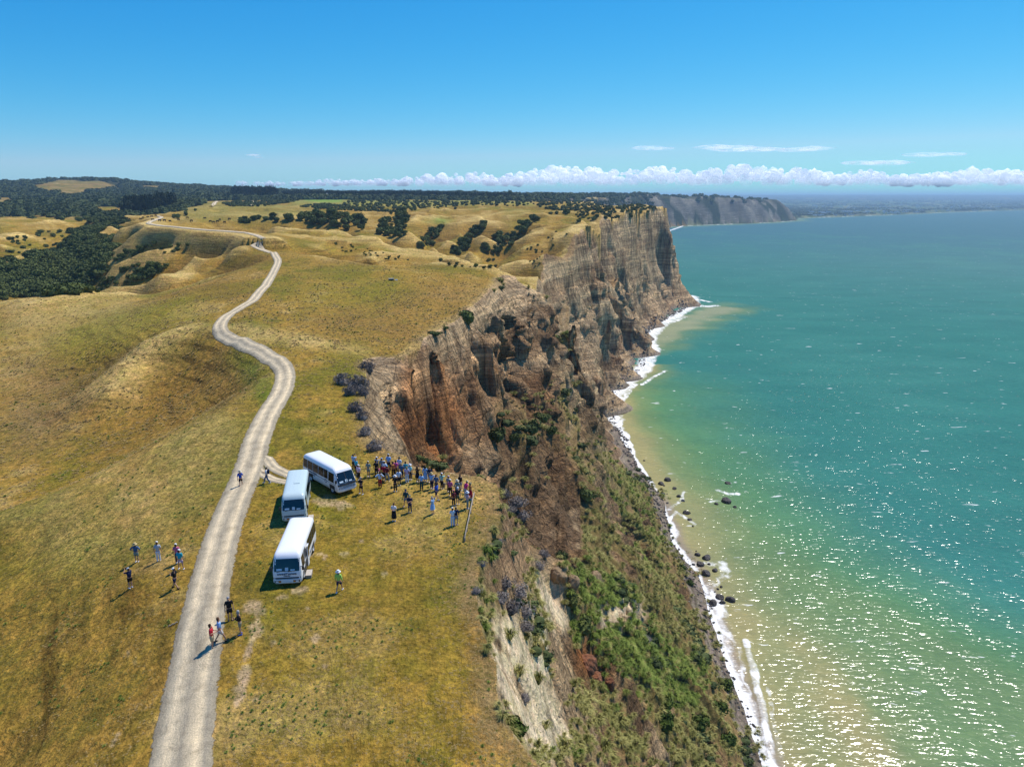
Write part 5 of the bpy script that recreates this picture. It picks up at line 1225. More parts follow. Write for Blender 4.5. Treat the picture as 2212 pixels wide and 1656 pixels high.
RED_ME = rock_me('outcrop', 231, simple('rust_red_rock', (.20, .075, .03), .95, var=.45, scale=3, bump=.3), 4); OCH_ME = rock_me('outcrop', 233, simple('ochre_rock', (.26, .17, .085), .95, var=.45, scale=3, bump=.3), 4)
def outcrop(px, py, w, hh, me_, lab, rot=0):
    p = hit(px, py); s_ = w * math.hypot(p[1], CAMZ - p[2]) / FOC * .5; o = link_mesh('rock_outcrop', me_); o.location = (p[0], p[1], p[2] - s_ * .2); o.scale = (s_, s_ * 1.2, s_ * hh); o.rotation_euler = (.1, -.12, rot); tag(o, lab, 'rock outcrop')
outcrop(1268, 1432, 44, 1.5, RED_ME, 'rust-red rock slab on the slope above the green tufts', .5); outcrop(1288, 1462, 30, 1.3, RED_ME, 'smaller red rock between the red slab and the pillar', 1.2); outcrop(1316, 1478, 22, 2.6, RED_ME, 'narrow dark red rock pillar right of the red slab', 2)
outcrop(1206, 1240, 38, 1.5, OCH_ME, 'ochre rock block under the dark overhang', .3); outcrop(1236, 1255, 34, 1.6, OCH_ME, 'brown rock block right of the ochre one', 1.7); outcrop(1280, 1250, 40, 1.6, OCH_ME, 'brown rock shoulder right end of the dark overhang', 2.5)
# shingle: uncounted
SHG = rock_me('stone', 220, M_ROCK, 1); SHG2 = rock_me('stone', 221, M_ROCKG, 1)
for nm, me_, n, lo, hi in (('shingle', SHG, 1500, .12, .6), ('pale_shingle', SHG2, 1100, .1, .45)):
    pts = []; sc2 = []
    TT = densify([t for t in TOE if 90 < t[1] < 930], lambda a: 2.0)
    for _ in range(n):
        q = TT[rng.integers(len(TT))]; x = q[0] - abs(rng.normal(0, 3.0)) * (1 if q[1] < 400 else 1.8) + 1.2; y = q[1] + rng.uniform(-2, 2); z = float(hgt(x, y))
        if z > 9: continue
        s = rng.uniform(lo, hi) ** 1.3 * (1 + q[1] / 350); pts.append((x, y, max(z, -.1))); sc2.append((s, s, s))
    instancer(nm, pts, sc2, me_)
M_WOOD = simple('weathered_timber', (.30, .25, .19), .9, var=.25, scale=4)
def log(name, a, b, r, label, cat, mat=M_WOOD, seg=8):
    a = Vector(a); b = Vector(b); q = (b - a).to_track_quat('Z', 'Y'); V = []; F = []; m = 8
    for i in range(seg + 1):
        c = a.lerp(b, i / seg) + Vector((0, 0, .03 * math.sin(i * 2.1)))
        for j in range(m):
            rr = r * (1 - .3 * i / seg) * (1 + .1 * math.sin(j * 2 + i)); V.append(c + q @ Vector((rr * math.cos(j / m * 6.283), rr * math.sin(j / m * 6.283), 0)))
    for i in range(seg):
        for j in range(m): F.append((i * m + j, i * m + (j + 1) % m, (i + 1) * m + (j + 1) % m, (i + 1) * m + j))
    F += [tuple(range(m))[::-1], tuple(range(seg * m, seg * m + m))]
    o = mesh_obj(name, V, F, mat, smooth=True); return tag(o, label, cat) if label else o
a = hit(364, 1354); b = hit(384, 1345); log('stick', (a[0], a[1], a[2] + .06), (b[0], b[1], b[2] + .1), .045, 'bleached stick lying in the grass left of the gravel road', 'stick')
for (x0, y0, x1, y1, r, l) in [(765, 1312, 850, 1375, .16, 'pale driftwood log beside the lowest group of boulders'), (790, 1340, 880, 1365, .12, 'short driftwood log under the longer one'), (700, 1250, 770, 1275, .12, 'driftwood log above the middle boulders')]:
    A = hit(1296 + x0 * .2685, 918 + y0 * .2685); B = hit(1296 + x1 * .2685, 918 + y1 * .2685); log('driftwood', (A[0], A[1], A[2] + .15), (B[0], B[1], B[2] + .15), r, l, 'driftwood')

# ------------------------------------------------------------------ low timber barriers
def box(V, F, cx, cy, cz, sx, sy, sz, R_=None):
    b = len(V)
    for dz in (-1, 1):
        for dx, dy in ((-1, -1), (1, -1), (1, 1), (-1, 1)):
            v = Vector((dx * sx / 2, dy * sy / 2, dz * sz / 2)); v = (R_ @ v) if R_ else v; V.append((cx + v[0], cy + v[1], cz + v[2]))
    F += [(b, b + 3, b + 2, b + 1), (b + 4, b + 5, b + 6, b + 7)] + [(b + i, b + (i + 1) % 4, b + 4 + (i + 1) % 4, b + 4 + i) for i in range(4)]
def barrier(pa, pb, label, n):
    a = hit(*pa); b = hit(*pb); A = Vector(a); B = Vector(b); e = empty('timber_barrier', A); L = (B - A); ang = math.atan2(L.y, L.x); H = .36
    for i in range(n):
        c = L * ((i + .5 * 0 + 0) / (n - 1)); z = float(hgt(A.x + c.x, A.y + c.y)) - A.z
        V = []; F = []; box(V, F, c.x, c.y, z + H / 2 - .1,   .12, .12, H + .2, Matrix.Rotation(ang, 3, 'Z')); mesh_obj('post', V, F, M_WOOD, e)
    o = log('rail', (0, 0, H + .02), (L.x, L.y, float(hgt(B.x, B.y)) - A.z + H + .02), .065, None, None); o.parent = e
    tag(e, label, 'barrier')
barrier((889, 1030), (1010, 1066), 'low timber rail behind the crowd along the cliff side', 6)
barrier((1024, 1072), (1004, 1169), 'low timber rail running along the cliff edge beside the lawn', 6)

# ------------------------------------------------------------------ small far things
M_BLACK = simple('black_hide', (.012, .010, .010), .9); M_WHITEP = simple('white_paint', (.78, .79, .80), .5, var=.03)
def cow_me():
    V = []; F = []; m = 8
    def ring(x, z, rx, rz):
        for j in range(m): V.append((x, rx * math.cos(j / m * 6.283), z + rz * math.sin(j / m * 6.283)))
    prof = [(-1.05, 1.15, .12, .2), (-.95, 1.1, .3, .36), (-.4, 1.05, .36, .42), (.3, 1.05, .36, .42), (.7, 1.12, .28, .36), (.95, 1.1, .16, .24), (1.2, .95, .13, .16), (1.35, .75, .12, .14), (1.5, .55, .08, .09)]
    for q in prof: ring(*q)
    for i in range(len(prof) - 1):
        for j in range(m): F.append((i * m + j, i * m + (j + 1) % m, (i + 1) * m + (j + 1) % m, (i + 1) * m + j))
    F += [tuple(range(m))[::-1], tuple(range(len(V) - m, len(V)))]
    for x in (-.75, .65):
        for y in (-.2, .2):
            box(V, F, x, y, .62, .2, .16, .5); box(V, F, x + (.04 if x < 0 else 0), y, .2, .12, .11, .44)
    box(V, F, -1.1, 0, .75, .05, .05, .7); return make_me('cow', V, F, M_BLACK, True)
COW = cow_me()
for i, (a, b) in enumerate([(820, 440), (890, 440), (915, 412), (935, 428), (960, 425), (985, 418), (965, 445), (1010, 450), (1040, 450), (1075, 455), (1130, 445), (1185, 432), (1330, 455), (1350, 460), (1390, 445), (1420, 460), (1450, 440), (1295, 435), (1375, 455), (1210, 452), (905, 430)]):
    p = hit(a * .3418, 324 + b * .3418 + .6)
    if p:
        o = link_mesh('cow', COW); o.location = p; s = 1.15; o.scale = (s, s, s); o.rotation_euler = (0, 0, rng.uniform(-.6, .6) + (3.14 if rng.random() < .5 else 0))
        tag(o, 'black cow grazing on the pale flat by the far road bend', 'cow', 'cattle grazing by the far road')
M_ROOF = simple('pale_metal_roof', (.55, .58, .60), .4, var=.05); M_ROOFR = simple('reddish_roof', (.25, .12, .09), .7, var=.1); M_WALLC = simple('cream_wall', (.5, .47, .4), .8); M_GLS = simple('dark_glass', (.02, .03, .04), .08, var=.02); M_GLS.node_tree.nodes['Principled BSDF'].inputs['Specular IOR Level'].default_value = .8
def house(px, py, L, Wd, H, roof, label, rot=0.0, name='house', back=None):
    p = hit(px, py) if back is None else back
    if p is None: return
    e = empty(name, (p[0], p[1], p[2]), rot); V = []; F = []; box(V, F, 0, 0, H / 2 - .5, L, Wd, H + 1); mesh_obj('wall', V, F, M_WALLC, e)
    w2 = Wd / 2 + .4; l2 = L / 2 + .4; V = [(-l2, -w2, H), (l2, -w2, H), (l2, w2, H), (-l2, w2, H), (-l2, 0, H + Wd * .25), (l2, 0, H + Wd * .25)]
    mesh_obj('roof', V, [(0, 1, 5, 4), (2, 3, 4, 5), (0, 4, 3), (1, 2, 5), (3, 2, 1, 0)], roof, e)
    n = max(2, int(L / 4))
    for i in range(n):
        V = []; F = []; box(V, F, -L / 2 + (i + .5) * L / n, -Wd / 2 - .02, H * .5, L / n * .5, .1, H * .4); mesh_obj('window', V, F, M_GLS, e)
    return tag(e, label, 'building')
house(699, 425, 22, 12, 5, M_ROOF, 'pale roofed farm building at the end of the long dark plantation')
house(372, 422, 34, 10, 4, M_ROOFR, 'long reddish-roofed shed among the wooded hills')
house(352, 415, 16, 9, 4, M_ROOFR, 'small reddish shed higher up in the wooded hills')
# trough on the middle field
p = hit(845, 606); e = empty('water_trough', p, .3); M_GRN = simple('green_plastic', (.03, .06, .04), .6)
V = []; F = []; box(V, F, 0, 0, .3, 1.5, .9, .6); mesh_obj('tub', V, F, M_GRN, e); V = []; F = []; box(V, F, 0, 0, .62, 1.6, 1.0, .06); mesh_obj('rim', V, F, simple('pale_rim', (.4, .42, .4), .7), e); V = []; F = []; box(V, F, 1.6, .3, .12, .9, .5, .24); mesh_obj('block', V, F, M_WHITEP, e)
tag(e, 'small dark trough standing alone on the middle field', 'trough')
# town specks on the plain
V = []; F = []
for _ in range(420):
    a = math.radians(rng.uniform(22, 38)); r = rng.uniform(5200, 12000)
    if rng.random() < .4: r = rng.uniform(5200, 7500)
    x, y = r * math.sin(a), r * math.cos(a); z = float(hgt(x, y))
    if 2.5 < z < 40: box(V, F, x, y, z + 3, rng.uniform(8, 40), rng.uniform(8, 30), 7)
o = mesh_obj('far_town', V, F, M_ROOF); o['kind'] = 'stuff'; o['label'] = 'pale roofs of a distant town on the coastal plain'

# ------------------------------------------------------------------ minibuses
M_BUSW = simple('white_bus_paint', (.80, .81, .82), .28, var=.02, spec=.5); M_BUSG = simple('pale_green_bus_paint', (.50, .60, .60), .32, var=.03); M_RUB = simple('black_rubber', (.015, .015, .016), .8)
M_TRIM = simple('dark_trim', (.03, .03, .032), .5); M_CHR = simple('lamp_glass', (.75, .78, .8), .1, var=.02); M_AMB = simple('amber_lens', (.8, .25, .02), .2); M_PAPER = simple('paper', (.55, .68, .75), .8, var=.2); M_LETT = simple('blue_grey_lettering', (.04, .07, .12), .6)
M_RIM = simple('steel_rim', (.45, .46, .47), .4); M_PLATE = simple('number_plate', (.8, .8, .78), .5)
M_SEAT = simple('dark_interior', (.05, .055, .06), .9)
t = NT('bus_glass'); t.set(Roughness=.05, IOR=1.5); t.b.inputs['Base Color'].default_value = (.006, .012, .018, 1); t.b.inputs['Coat Weight'].default_value = .5; M_BG = t.m
t = NT('side_glass'); t.set(Roughness=.08, IOR=1.35); t.b.inputs['Base Color'].default_value = (.004, .007, .010, 1); t.b.inputs['Specular IOR Level'].default_value = .25; M_SG = t.m
PROF = [(.30, .93), (.42, 1.0), (1.15, 1.02), (1.25, 1.015), (2.08, .94), (2.22, .92), (2.36, .87), (2.45, .77), (2.50, .60), (2.53, .25)]
def interp(z, tab, k=1): return float(np.interp(z, [q[0] for q in tab], [q[k] for q in tab]))
LB = 6.7
def make_bus(style, paint, side_paint, roof_ribs, door_open, label):
    root = empty('minibus')
    if style == 'A':
        FR = [(.30, LB / 2 - .06), (.42, LB / 2), (1.10, LB / 2), (1.18, LB / 2 - .02), (2.05, LB / 2 - .33), (2.22, LB / 2 - .42), (2.36, LB / 2 - .55), (2.45, LB / 2 - .75), (2.50, LB / 2 - 1.0), (2.52, LB / 2 - 1.4)]
    else:
        FR = [(.30, LB / 2 - .06), (.42, LB / 2), (.95, LB / 2), (1.10, LB / 2 - .06), (2.0, LB / 2 - .52), (2.22, LB / 2 - .66), (2.36, LB / 2 - .82), (2.45, LB / 2 - 1.05), (2.50, LB / 2 - 1.3), (2.52, LB / 2 - 1.7)]
    RE = [(.30, -LB / 2 + .04), (.42, -LB / 2), (1.2, -LB / 2), (2.22, -LB / 2 + .12), (2.36, -LB / 2 + .22), (2.45, -LB / 2 + .36), (2.50, -LB / 2 + .6), (2.52, -LB / 2 + 1.0)]
    w = lambda z: interp(z, PROF); fy = lambda z: interp(z, FR); ry = lambda z: interp(z, RE); rc = .22
    def halfw(y, z):           # half width at y, rounded towards the ends
        W0 = w(z); d = min(fy(z) - y, y - ry(z), rc); d = max(d, 0)
        return W0 - rc + math.sqrt(max(0, rc * rc - (rc - d) ** 2))
    def front(x, z, off=0.0):
        W0 = w(z); e = max(0, abs(x) - (W0 - rc)); return fy(z) - (rc - math.sqrt(max(0, rc * rc - e * e))) + off
    zs = sorted(set([q[0] for q in PROF] + [.7, 1.7]))
    V = []; F = []; LN = []
    for z in zs:
        W0 = w(z); f_, r_ = fy(z), ry(z); loop = []
        r2 = min(rc, W0 - .02, (f_ - r_) / 2 - .01)
        for cx, cyy, a0 in ((W0 - r2, f_ - r2, 0), (-W0 + r2, f_ - r2, 90), (-W0 + r2, r_ + r2, 180), (W0 - r2, r_ + r2, 270)):
            for k in range(5):
                a = math.radians(a0 + k * 22.5); loop.append((cx + r2 * math.cos(a), cyy + r2 * math.sin(a), z))
        LN.append(loop)
    m = len(LN[0])
    for l in LN: V += l
    V2 = []
    for i in range(len(LN) - 1):
        for j in range(m): F.append((i * m + j, i * m + (j + 1) % m, (i + 1) * m + (j + 1) % m, (i + 1) * m + j))
    F.append(tuple(range(m))[::-1]); F.append(tuple(range(len(V) - m, len(V))))
    hi_ = [all(V[k][2] > 2.15 for k in f) for f in F]
    body = mesh_obj('body', V, F, None, root, True, mats=[side_paint, paint], fmat=[1 if h else 0 for h in hi_])
    # roof ribs
    if roof_ribs:
        for x in (-.6, -.3, 0, .3, .6):
            Vv = []; Ff = []; box(Vv, Ff, x, -.35, interp(abs(x), [(0, 2.525), (.45, 2.505), (.66, 2.455)]) + .008, .04, LB - 2.1, .02); mesh_obj('roof_rib', Vv, Ff, paint, root, mats=None)
        Vv = []; Ff = []; box(Vv, Ff, -.15, .3, 2.55, .5, .6, .05); mesh_obj('roof_hatch', Vv, Ff, paint, root)
    def spatch(name, y0, y1, z0, z1, side, mat, off=.012, ny=4, nz=3):
        Vv = [(side * (halfw(y0 + (y1 - y0) * i / ny, z0 + (z1 - z0) * j / nz) + off), y0 + (y1 - y0) * i / ny, z0 + (z1 - z0) * j / nz) for j in range(nz + 1) for i in range(ny + 1)]
        Ff = [(j * (ny + 1) + i, j * (ny + 1) + i + 1, (j + 1) * (ny + 1) + i + 1, (j + 1) * (ny + 1) + i) for j in range(nz) for i in range(ny)]
        return mesh_obj(name, Vv, Ff, mat, root, True)
    def fpatch(name, x0, x1, z0, z1, mat, off=.012, nx=10, nz=4, par=None):
        Vv = [(x0 + (x1 - x0) * i / nx, front(x0 + (x1 - x0) * i / nx, z0 + (z1 - z0) * j / nz, off), z0 + (z1 - z0) * j / nz) for j in range(nz + 1) for i in range(nx + 1)]
        Ff = [(j * (nx + 1) + i, (j + 1) * (nx + 1) + i, (j + 1) * (nx + 1) + i + 1, j * (nx + 1) + i + 1) for j in range(nz) for i in range(nx)]
        return mesh_obj(name, Vv, Ff, mat, par or root, True)
    zt, zb_ = (2.08, 1.24) if style == 'A' else (2.06, 1.14)
    ws = fpatch('windscreen', -.88, .88, zb_, zt, M_BG, .014)
    if style == 'B': fpatch('pillar', -.03, .03, zb_, zt, M_TRIM, .022, 2)
    for x0, x1, z0, z1 in ((-.55, -.25, zb_ + .04, zb_ + .14), (-.1, .12, zb_ + .05, zb_ + .26), (.35, .72, zb_ + .06, zb_ + .2)):
        fpatch('dashboard_paper', x0, x1, z0, z1, M_PAPER, .018, 2, 1)
    for x in (-.35, .45):
        Vv = []; Ff = []; box(Vv, Ff, x, front(x, zb_, .05), zb_ + .03, .5, .02, .025, Matrix.Rotation(.15, 3, 'Y')); mesh_obj('wiper', Vv, Ff, M_TRIM, root)
    ys = [-3.12, -2.3, -1.25, -.2, .85, 1.58] if style == 'B' else [-3.1, -2.25, -1.35, -.45, .45, 1.3]
    for side in (-1, 1):
        for a, b in zip(ys[:-1], ys[1:]):
            if side == -1 and door_open and b > 1.2: continue
            spatch('window', a + .03, b - .03, 1.22, 2.06, side, M_SG)
        spatch('window', 1.95 if style == 'A' else 1.68, 2.85 if style == 'A' else 2.66, 1.14, 2.02, side, M_SG)
        spatch('side_stripe', -3.1, 3.0, .98, 1.02, side, M_TRIM if style == 'B' else side_paint, .008, 10, 1)
    sd_ = -1
    if door_open:     # folding door slid outwards on the kerb side, doorway dark
        spatch('doorway', 1.15, 1.85, .45, 2.05, -1, M_SEAT, .010)
        Vv = []; Ff = []; box(Vv, Ff, -1.10, .95, 1.25, .05, .5, 1.6); d = mesh_obj('door', Vv, Ff, side_paint, root); Vv = []; Ff = []; box(Vv, Ff, -1.13, .95, 1.55, .012, .4, .8); g_ = mesh_obj('window', Vv, Ff, M_SG, d)
        Vv = []; Ff = []; box(Vv, Ff, -1.10, 1.45, 1.25, .03, .04, 1.7); mesh_obj('door_rail', Vv, Ff, M_TRIM, root)
    else: spatch('door', 1.1, 1.65, .45, 2.05, -1, side_paint, .02)
    # wheels
    for y in (LB / 2 - 1.05, -LB / 2 + 1.6):
        for side in (-1, 1):
            spatch('wheel_arch', y - .46, y + .46, .31, .86, side, M_TRIM, .006)
            e_w = []; Ff = []; n_ = 20
            for rr, xx in ((.39, -.11), (.39, .11), (.24, .11), (.22, .05), (0.02, .06)):
                for j in range(n_): e_w.append((side * xx, rr * math.cos(j / n_ * 6.283), rr * math.sin(j / n_ * 6.283)))
            for i in range(4):
                for j in range(n_): Ff.append((i * n_ + j, i * n_ + (j + 1) % n_, (i + 1) * n_ + (j + 1) % n_, (i + 1) * n_ + j))
            wh = empty('wheel', (side * .90, y, .39)); wh.parent = root
            mesh_obj('tyre', e_w[:3 * n_], Ff[:2 * n_], M_RUB, wh, True)
            mesh_obj('rim', [(a + side * .002, b * .98, c * .98) for a, b, c in e_w[2 * n_:]], [tuple(k - 0 for k in f) for f in Ff[:2 * n_]], M_RIM, wh, True)
    # front: band, bumper, lamps, grille, plate, lettering
    if style == 'A':
        fpatch('grille', -.95, .95, .70, .80, M_TRIM, .016); b_ = fpatch('bumper', -.98, .98, .34, .66, side_paint, .06)
        for s in (-1, 1):
            fpatch('headlight', s * .88, s * .42, .44, .60, M_TRIM, .075, 4, 2); fpatch('headlight', s * .80, s * .60, .47, .57, M_CHR, .085, 2, 1); fpatch('indicator', s * .56, s * .46, .47, .57, M_AMB, .085, 2, 1)
        for z in (.46, .60): fpatch('bumper_bar', -.36, .36, z, z + .07, M_WHITEP, .09, 4, 1)
        fpatch('number_plate', -.2, .2, .37, .45, M_PLATE, .1, 2, 1)
    else:
        fpatch('black_band', -.96, .96, .90, 1.10, M_TRIM, .016); fpatch('bumper', -.98, .98, .34, .62, side_paint, .05)
        for z in (.66, .74, .82): fpatch('grille_slat', -.5, .5, z, z + .03, M_TRIM, .02, 4, 1)
        for s in (-1, 1):
            fpatch('headlight', s * .90, s * .56, .64, .80, M_TRIM, .018, 4, 2); fpatch('headlight', s * .86, s * .73, .67, .78, M_CHR, .028, 2, 1); fpatch('headlight', s * .71, s * .60, .67, .78, M_CHR, .028, 2, 1)
        for z in (.40, .50): fpatch('bumper_bar', -.6, .6, z, z + .03, M_WHITEP, .07, 4, 1)
        fpatch('number_plate', -.2, .2, .42, .52, M_PLATE, .08, 2, 1)
    for s in (-1, 1):
        Vv = []; Ff = []; box(Vv, Ff, s * 1.12, LB / 2 - .12, 1.42, .16, .07, .3); mesh_obj('mirror', Vv, Ff, M_TRIM, root)
        Vv = []; Ff = []; box(Vv, Ff, s * 1.02, LB / 2 - .2, 1.5, .22, .03, .03); mesh_obj('mirror_arm', Vv, Ff, M_TRIM, root)
        Vv = []; Ff = []; box(Vv, Ff, s * .85, -LB / 2 - .01, .9, .14, .03, .3); mesh_obj('tail_light', Vv, Ff, simple('red_lens', (.5, .02, .02), .2), root)
    Vv = [(x, -LB / 2 - .0 + (z - 1.2) * .117 - .012, z) for z in (1.28, 2.0) for x in (-.78, .78)]; mesh_obj('rear_window', Vv, [(0, 1, 3, 2)], M_SG, root)
    return tag(root, label, 'bus')
def lettering(root, txt, size, loc, rot, mat=M_LETT, bold=.006):
    c = bpy.data.curves.new('lettering', 'FONT'); c.body = txt; c.size = size; c.align_x = 'CENTER'; c.extrude = .004; c.offset = bold
    tmp = bpy.data.objects.new('lettering', c); COL.objects.link(tmp); dg = bpy.context.evaluated_depsgraph_get(); me = bpy.data.meshes.new_from_object(tmp.evaluated_get(dg)); bpy.data.objects.remove(tmp)
    me.materials.clear(); me.materials.append(mat); o = link_mesh('lettering', me, root); o.location = loc; o.rotation_euler = rot; return o
def place_bus(root, pf, pr, zg=None):
    """pf/pr: where the middle of the front and of the rear touch the ground in the photograph"""
    a = hit(*pf); b = hit(*pr); d = np.array(a[:2]) - np.array(b[:2]); d /= np.linalg.norm(d); c = np.array(a[:2]) - d * (LB / 2)
    root.location = (c[0], c[1], float(hgt(c[0], c[1])) + .0); root.rotation_euler = (0, 0, math.atan2(-d[0], d[1]))
bus1 = make_bus('A', M_BUSW, M_BUSW, False, True, 'white minibus nearest the camera with its side door open')
lettering(bus1, 'GANNET SAFARIS', .17, (0, LB / 2 + .03, 1.0), (R(90), 0, R(180))); lettering(bus1, 'OVERLAND', .09, (0, LB / 2 + .03, .88), (R(90), 0, R(180)))
for o, (x0, x1, z0, z1) in ((0, (0, 0, 0, 0)),):
    Vv = [(.02, LB / 2 + .03, 1.15), (.16, LB / 2 + .03, 1.2), (.0, LB / 2 + .03, 1.17), (-.15, LB / 2 + .03, 1.21), (.0, LB / 2 + .03, 1.13)]; mesh_obj('bird_emblem', Vv, [(0, 1, 2), (2, 3, 4)], M_LETT, bus1)
lettering(bus1, 'GANNET SAFARIS', .2, (-1.035, -.9, .75), (R(90), 0, R(-90)))
bus2 = make_bus('A', M_BUSG, M_BUSG, True, False, 'pale green minibus with ribbed roof parked behind the nearest white one')
bus3 = make_bus('B', M_BUSW, M_BUSW, False, False, 'white-roofed minibus parked crosswise beside the crowd')
lettering(bus3, 'Gannet Safaris', .3, (1.035, -1.35, .98), (R(90), 0, R(90))); lettering(bus3, 'OVERLAND', .14, (1.035, -1.2, .80), (R(90), 0, R(90)))
Vv = []; Ff = []
for j in range(20):
    a = j / 20 * 6.283; Vv += [(1.032, 1.2 + .2 * math.cos(a), .95 + .2 * math.sin(a)), (1.032, 1.2 + .15 * math.cos(a), .95 + .15 * math.sin(a))]
for j in range(20): Ff.append((2 * j, 2 * ((j + 1) % 20), 2 * ((j + 1) % 20) + 1, 2 * j + 1))
mesh_obj('round_emblem', Vv, Ff, M_LETT, bus3)
place_bus(bus1, (622, 1265), (663, 1158)); place_bus(bus2, (637, 1133), (650, 1052)); place_bus(bus3, (752, 1068), (667, 1018))
def step_box(px, py, rot, label):
    p = hit(px, py); e = empty('step_box', (p[0], p[1], p[2]), rot); V = []; F = []; box(V, F, 0, 0, .26, .42, .85, .04); mesh_obj('tread', V, F, simple('worn_board', (.48, .42, .35), .9), e)
    for sx, sy, wx, wy in ((-.19, 0, .03, .8), (.19, 0, .03, .8), (0, -.39, .35, .03), (0, .39, .35, .03)):
        V = []; F = []; box(V, F, sx, sy, .12, wx, wy, .24); mesh_obj('side_board', V, F, M_WOOD, e)
    tag(e, label, 'step')
step_box(668, 1243, bus1.rotation_euler.z + .05, 'wooden step beside the open door of the nearest white bus')
step_box(672, 1122, bus2.rotation_euler.z, 'wooden step box beside the pale green bus')
print('things', round(time.time() - T0, 1))
# ------------------------------------------------------------------ people
def skin_mesh(name, verts, edges, radii, sub=1):
    me = bpy.data.meshes.new(name); me.from_pydata(verts, edges, []); o = bpy.data.objects.new(name, me); COL.objects.link(o)
    md = o.modifiers.new('skin', 'SKIN'); md.use_smooth_shade = True
    if not me.skin_vertices: me.skin_vertices.new() if hasattr(me.skin_vertices, 'new') else None
    for i, r in enumerate(radii):
        sv = me.skin_vertices[0].data[i]; sv.radius = (r, r) if not hasattr(r, '__len__') else r; sv.use_root = (i == 0)
    s = o.modifiers.new('sub', 'SUBSURF'); s.levels = sub; s.render_levels = sub
    return o
def bake(o):
    dg = bpy.context.evaluated_depsgraph_get(); me = bpy.data.meshes.new_from_object(o.evaluated_get(dg)); old = o.data; bpy.data.objects.remove(o); bpy.data.meshes.remove(old)
    me.polygons.foreach_set('use_smooth', np.ones(len(me.polygons), bool)); return me
ARMS = {'down': (((.25, -.03, 1.16), (.27, .06, .90)),) * 2, 'camera': (((.28, .20, 1.36), (.10, .33, 1.57)),) * 2, 'hips': (((.42, -.10, 1.20), (.22, .02, 1.04)),) * 2,
        'hold': (((.25, .0, 1.17), (.09, .28, 1.20)),) * 2, 'folded': (((.25, .08, 1.18), (-.04, .24, 1.22)),) * 2, 'point': (((.38, .14, 1.50), (.60, .26, 1.68)), ((.25, .0, 1.17), (.10, .27, 1.2))),
        'onecam': (((.27, .2, 1.38), (.10, .33, 1.58)), ((.25, -.03, 1.16), (.27, .06, .90))), 'swing': (((.25, .12, 1.17), (.27, .32, 1.02)), ((.26, -.14, 1.17), (.28, -.26, .95)))}
LEGS = {'stand': (((.10, .02, .50), (.11, -.01, .09)), ((.10, .02, .50), (.11, -.01, .09))), 'wide': (((.16, .03, .50), (.21, 0, .09)), ((.16, .03, .50), (.21, 0, .09))),
        'stride': (((.10, .20, .52), (.11, .30, .10)), ((.10, -.08, .50), (.11, -.32, .14)))}
def lean_(p, a):
    x, y, z = p; z0 = .95
    return (x, y * math.cos(a) + (z - z0) * math.sin(a), z0 + (z - z0) * math.cos(a) - y * math.sin(a)) if z > z0 else p
_cache = {}
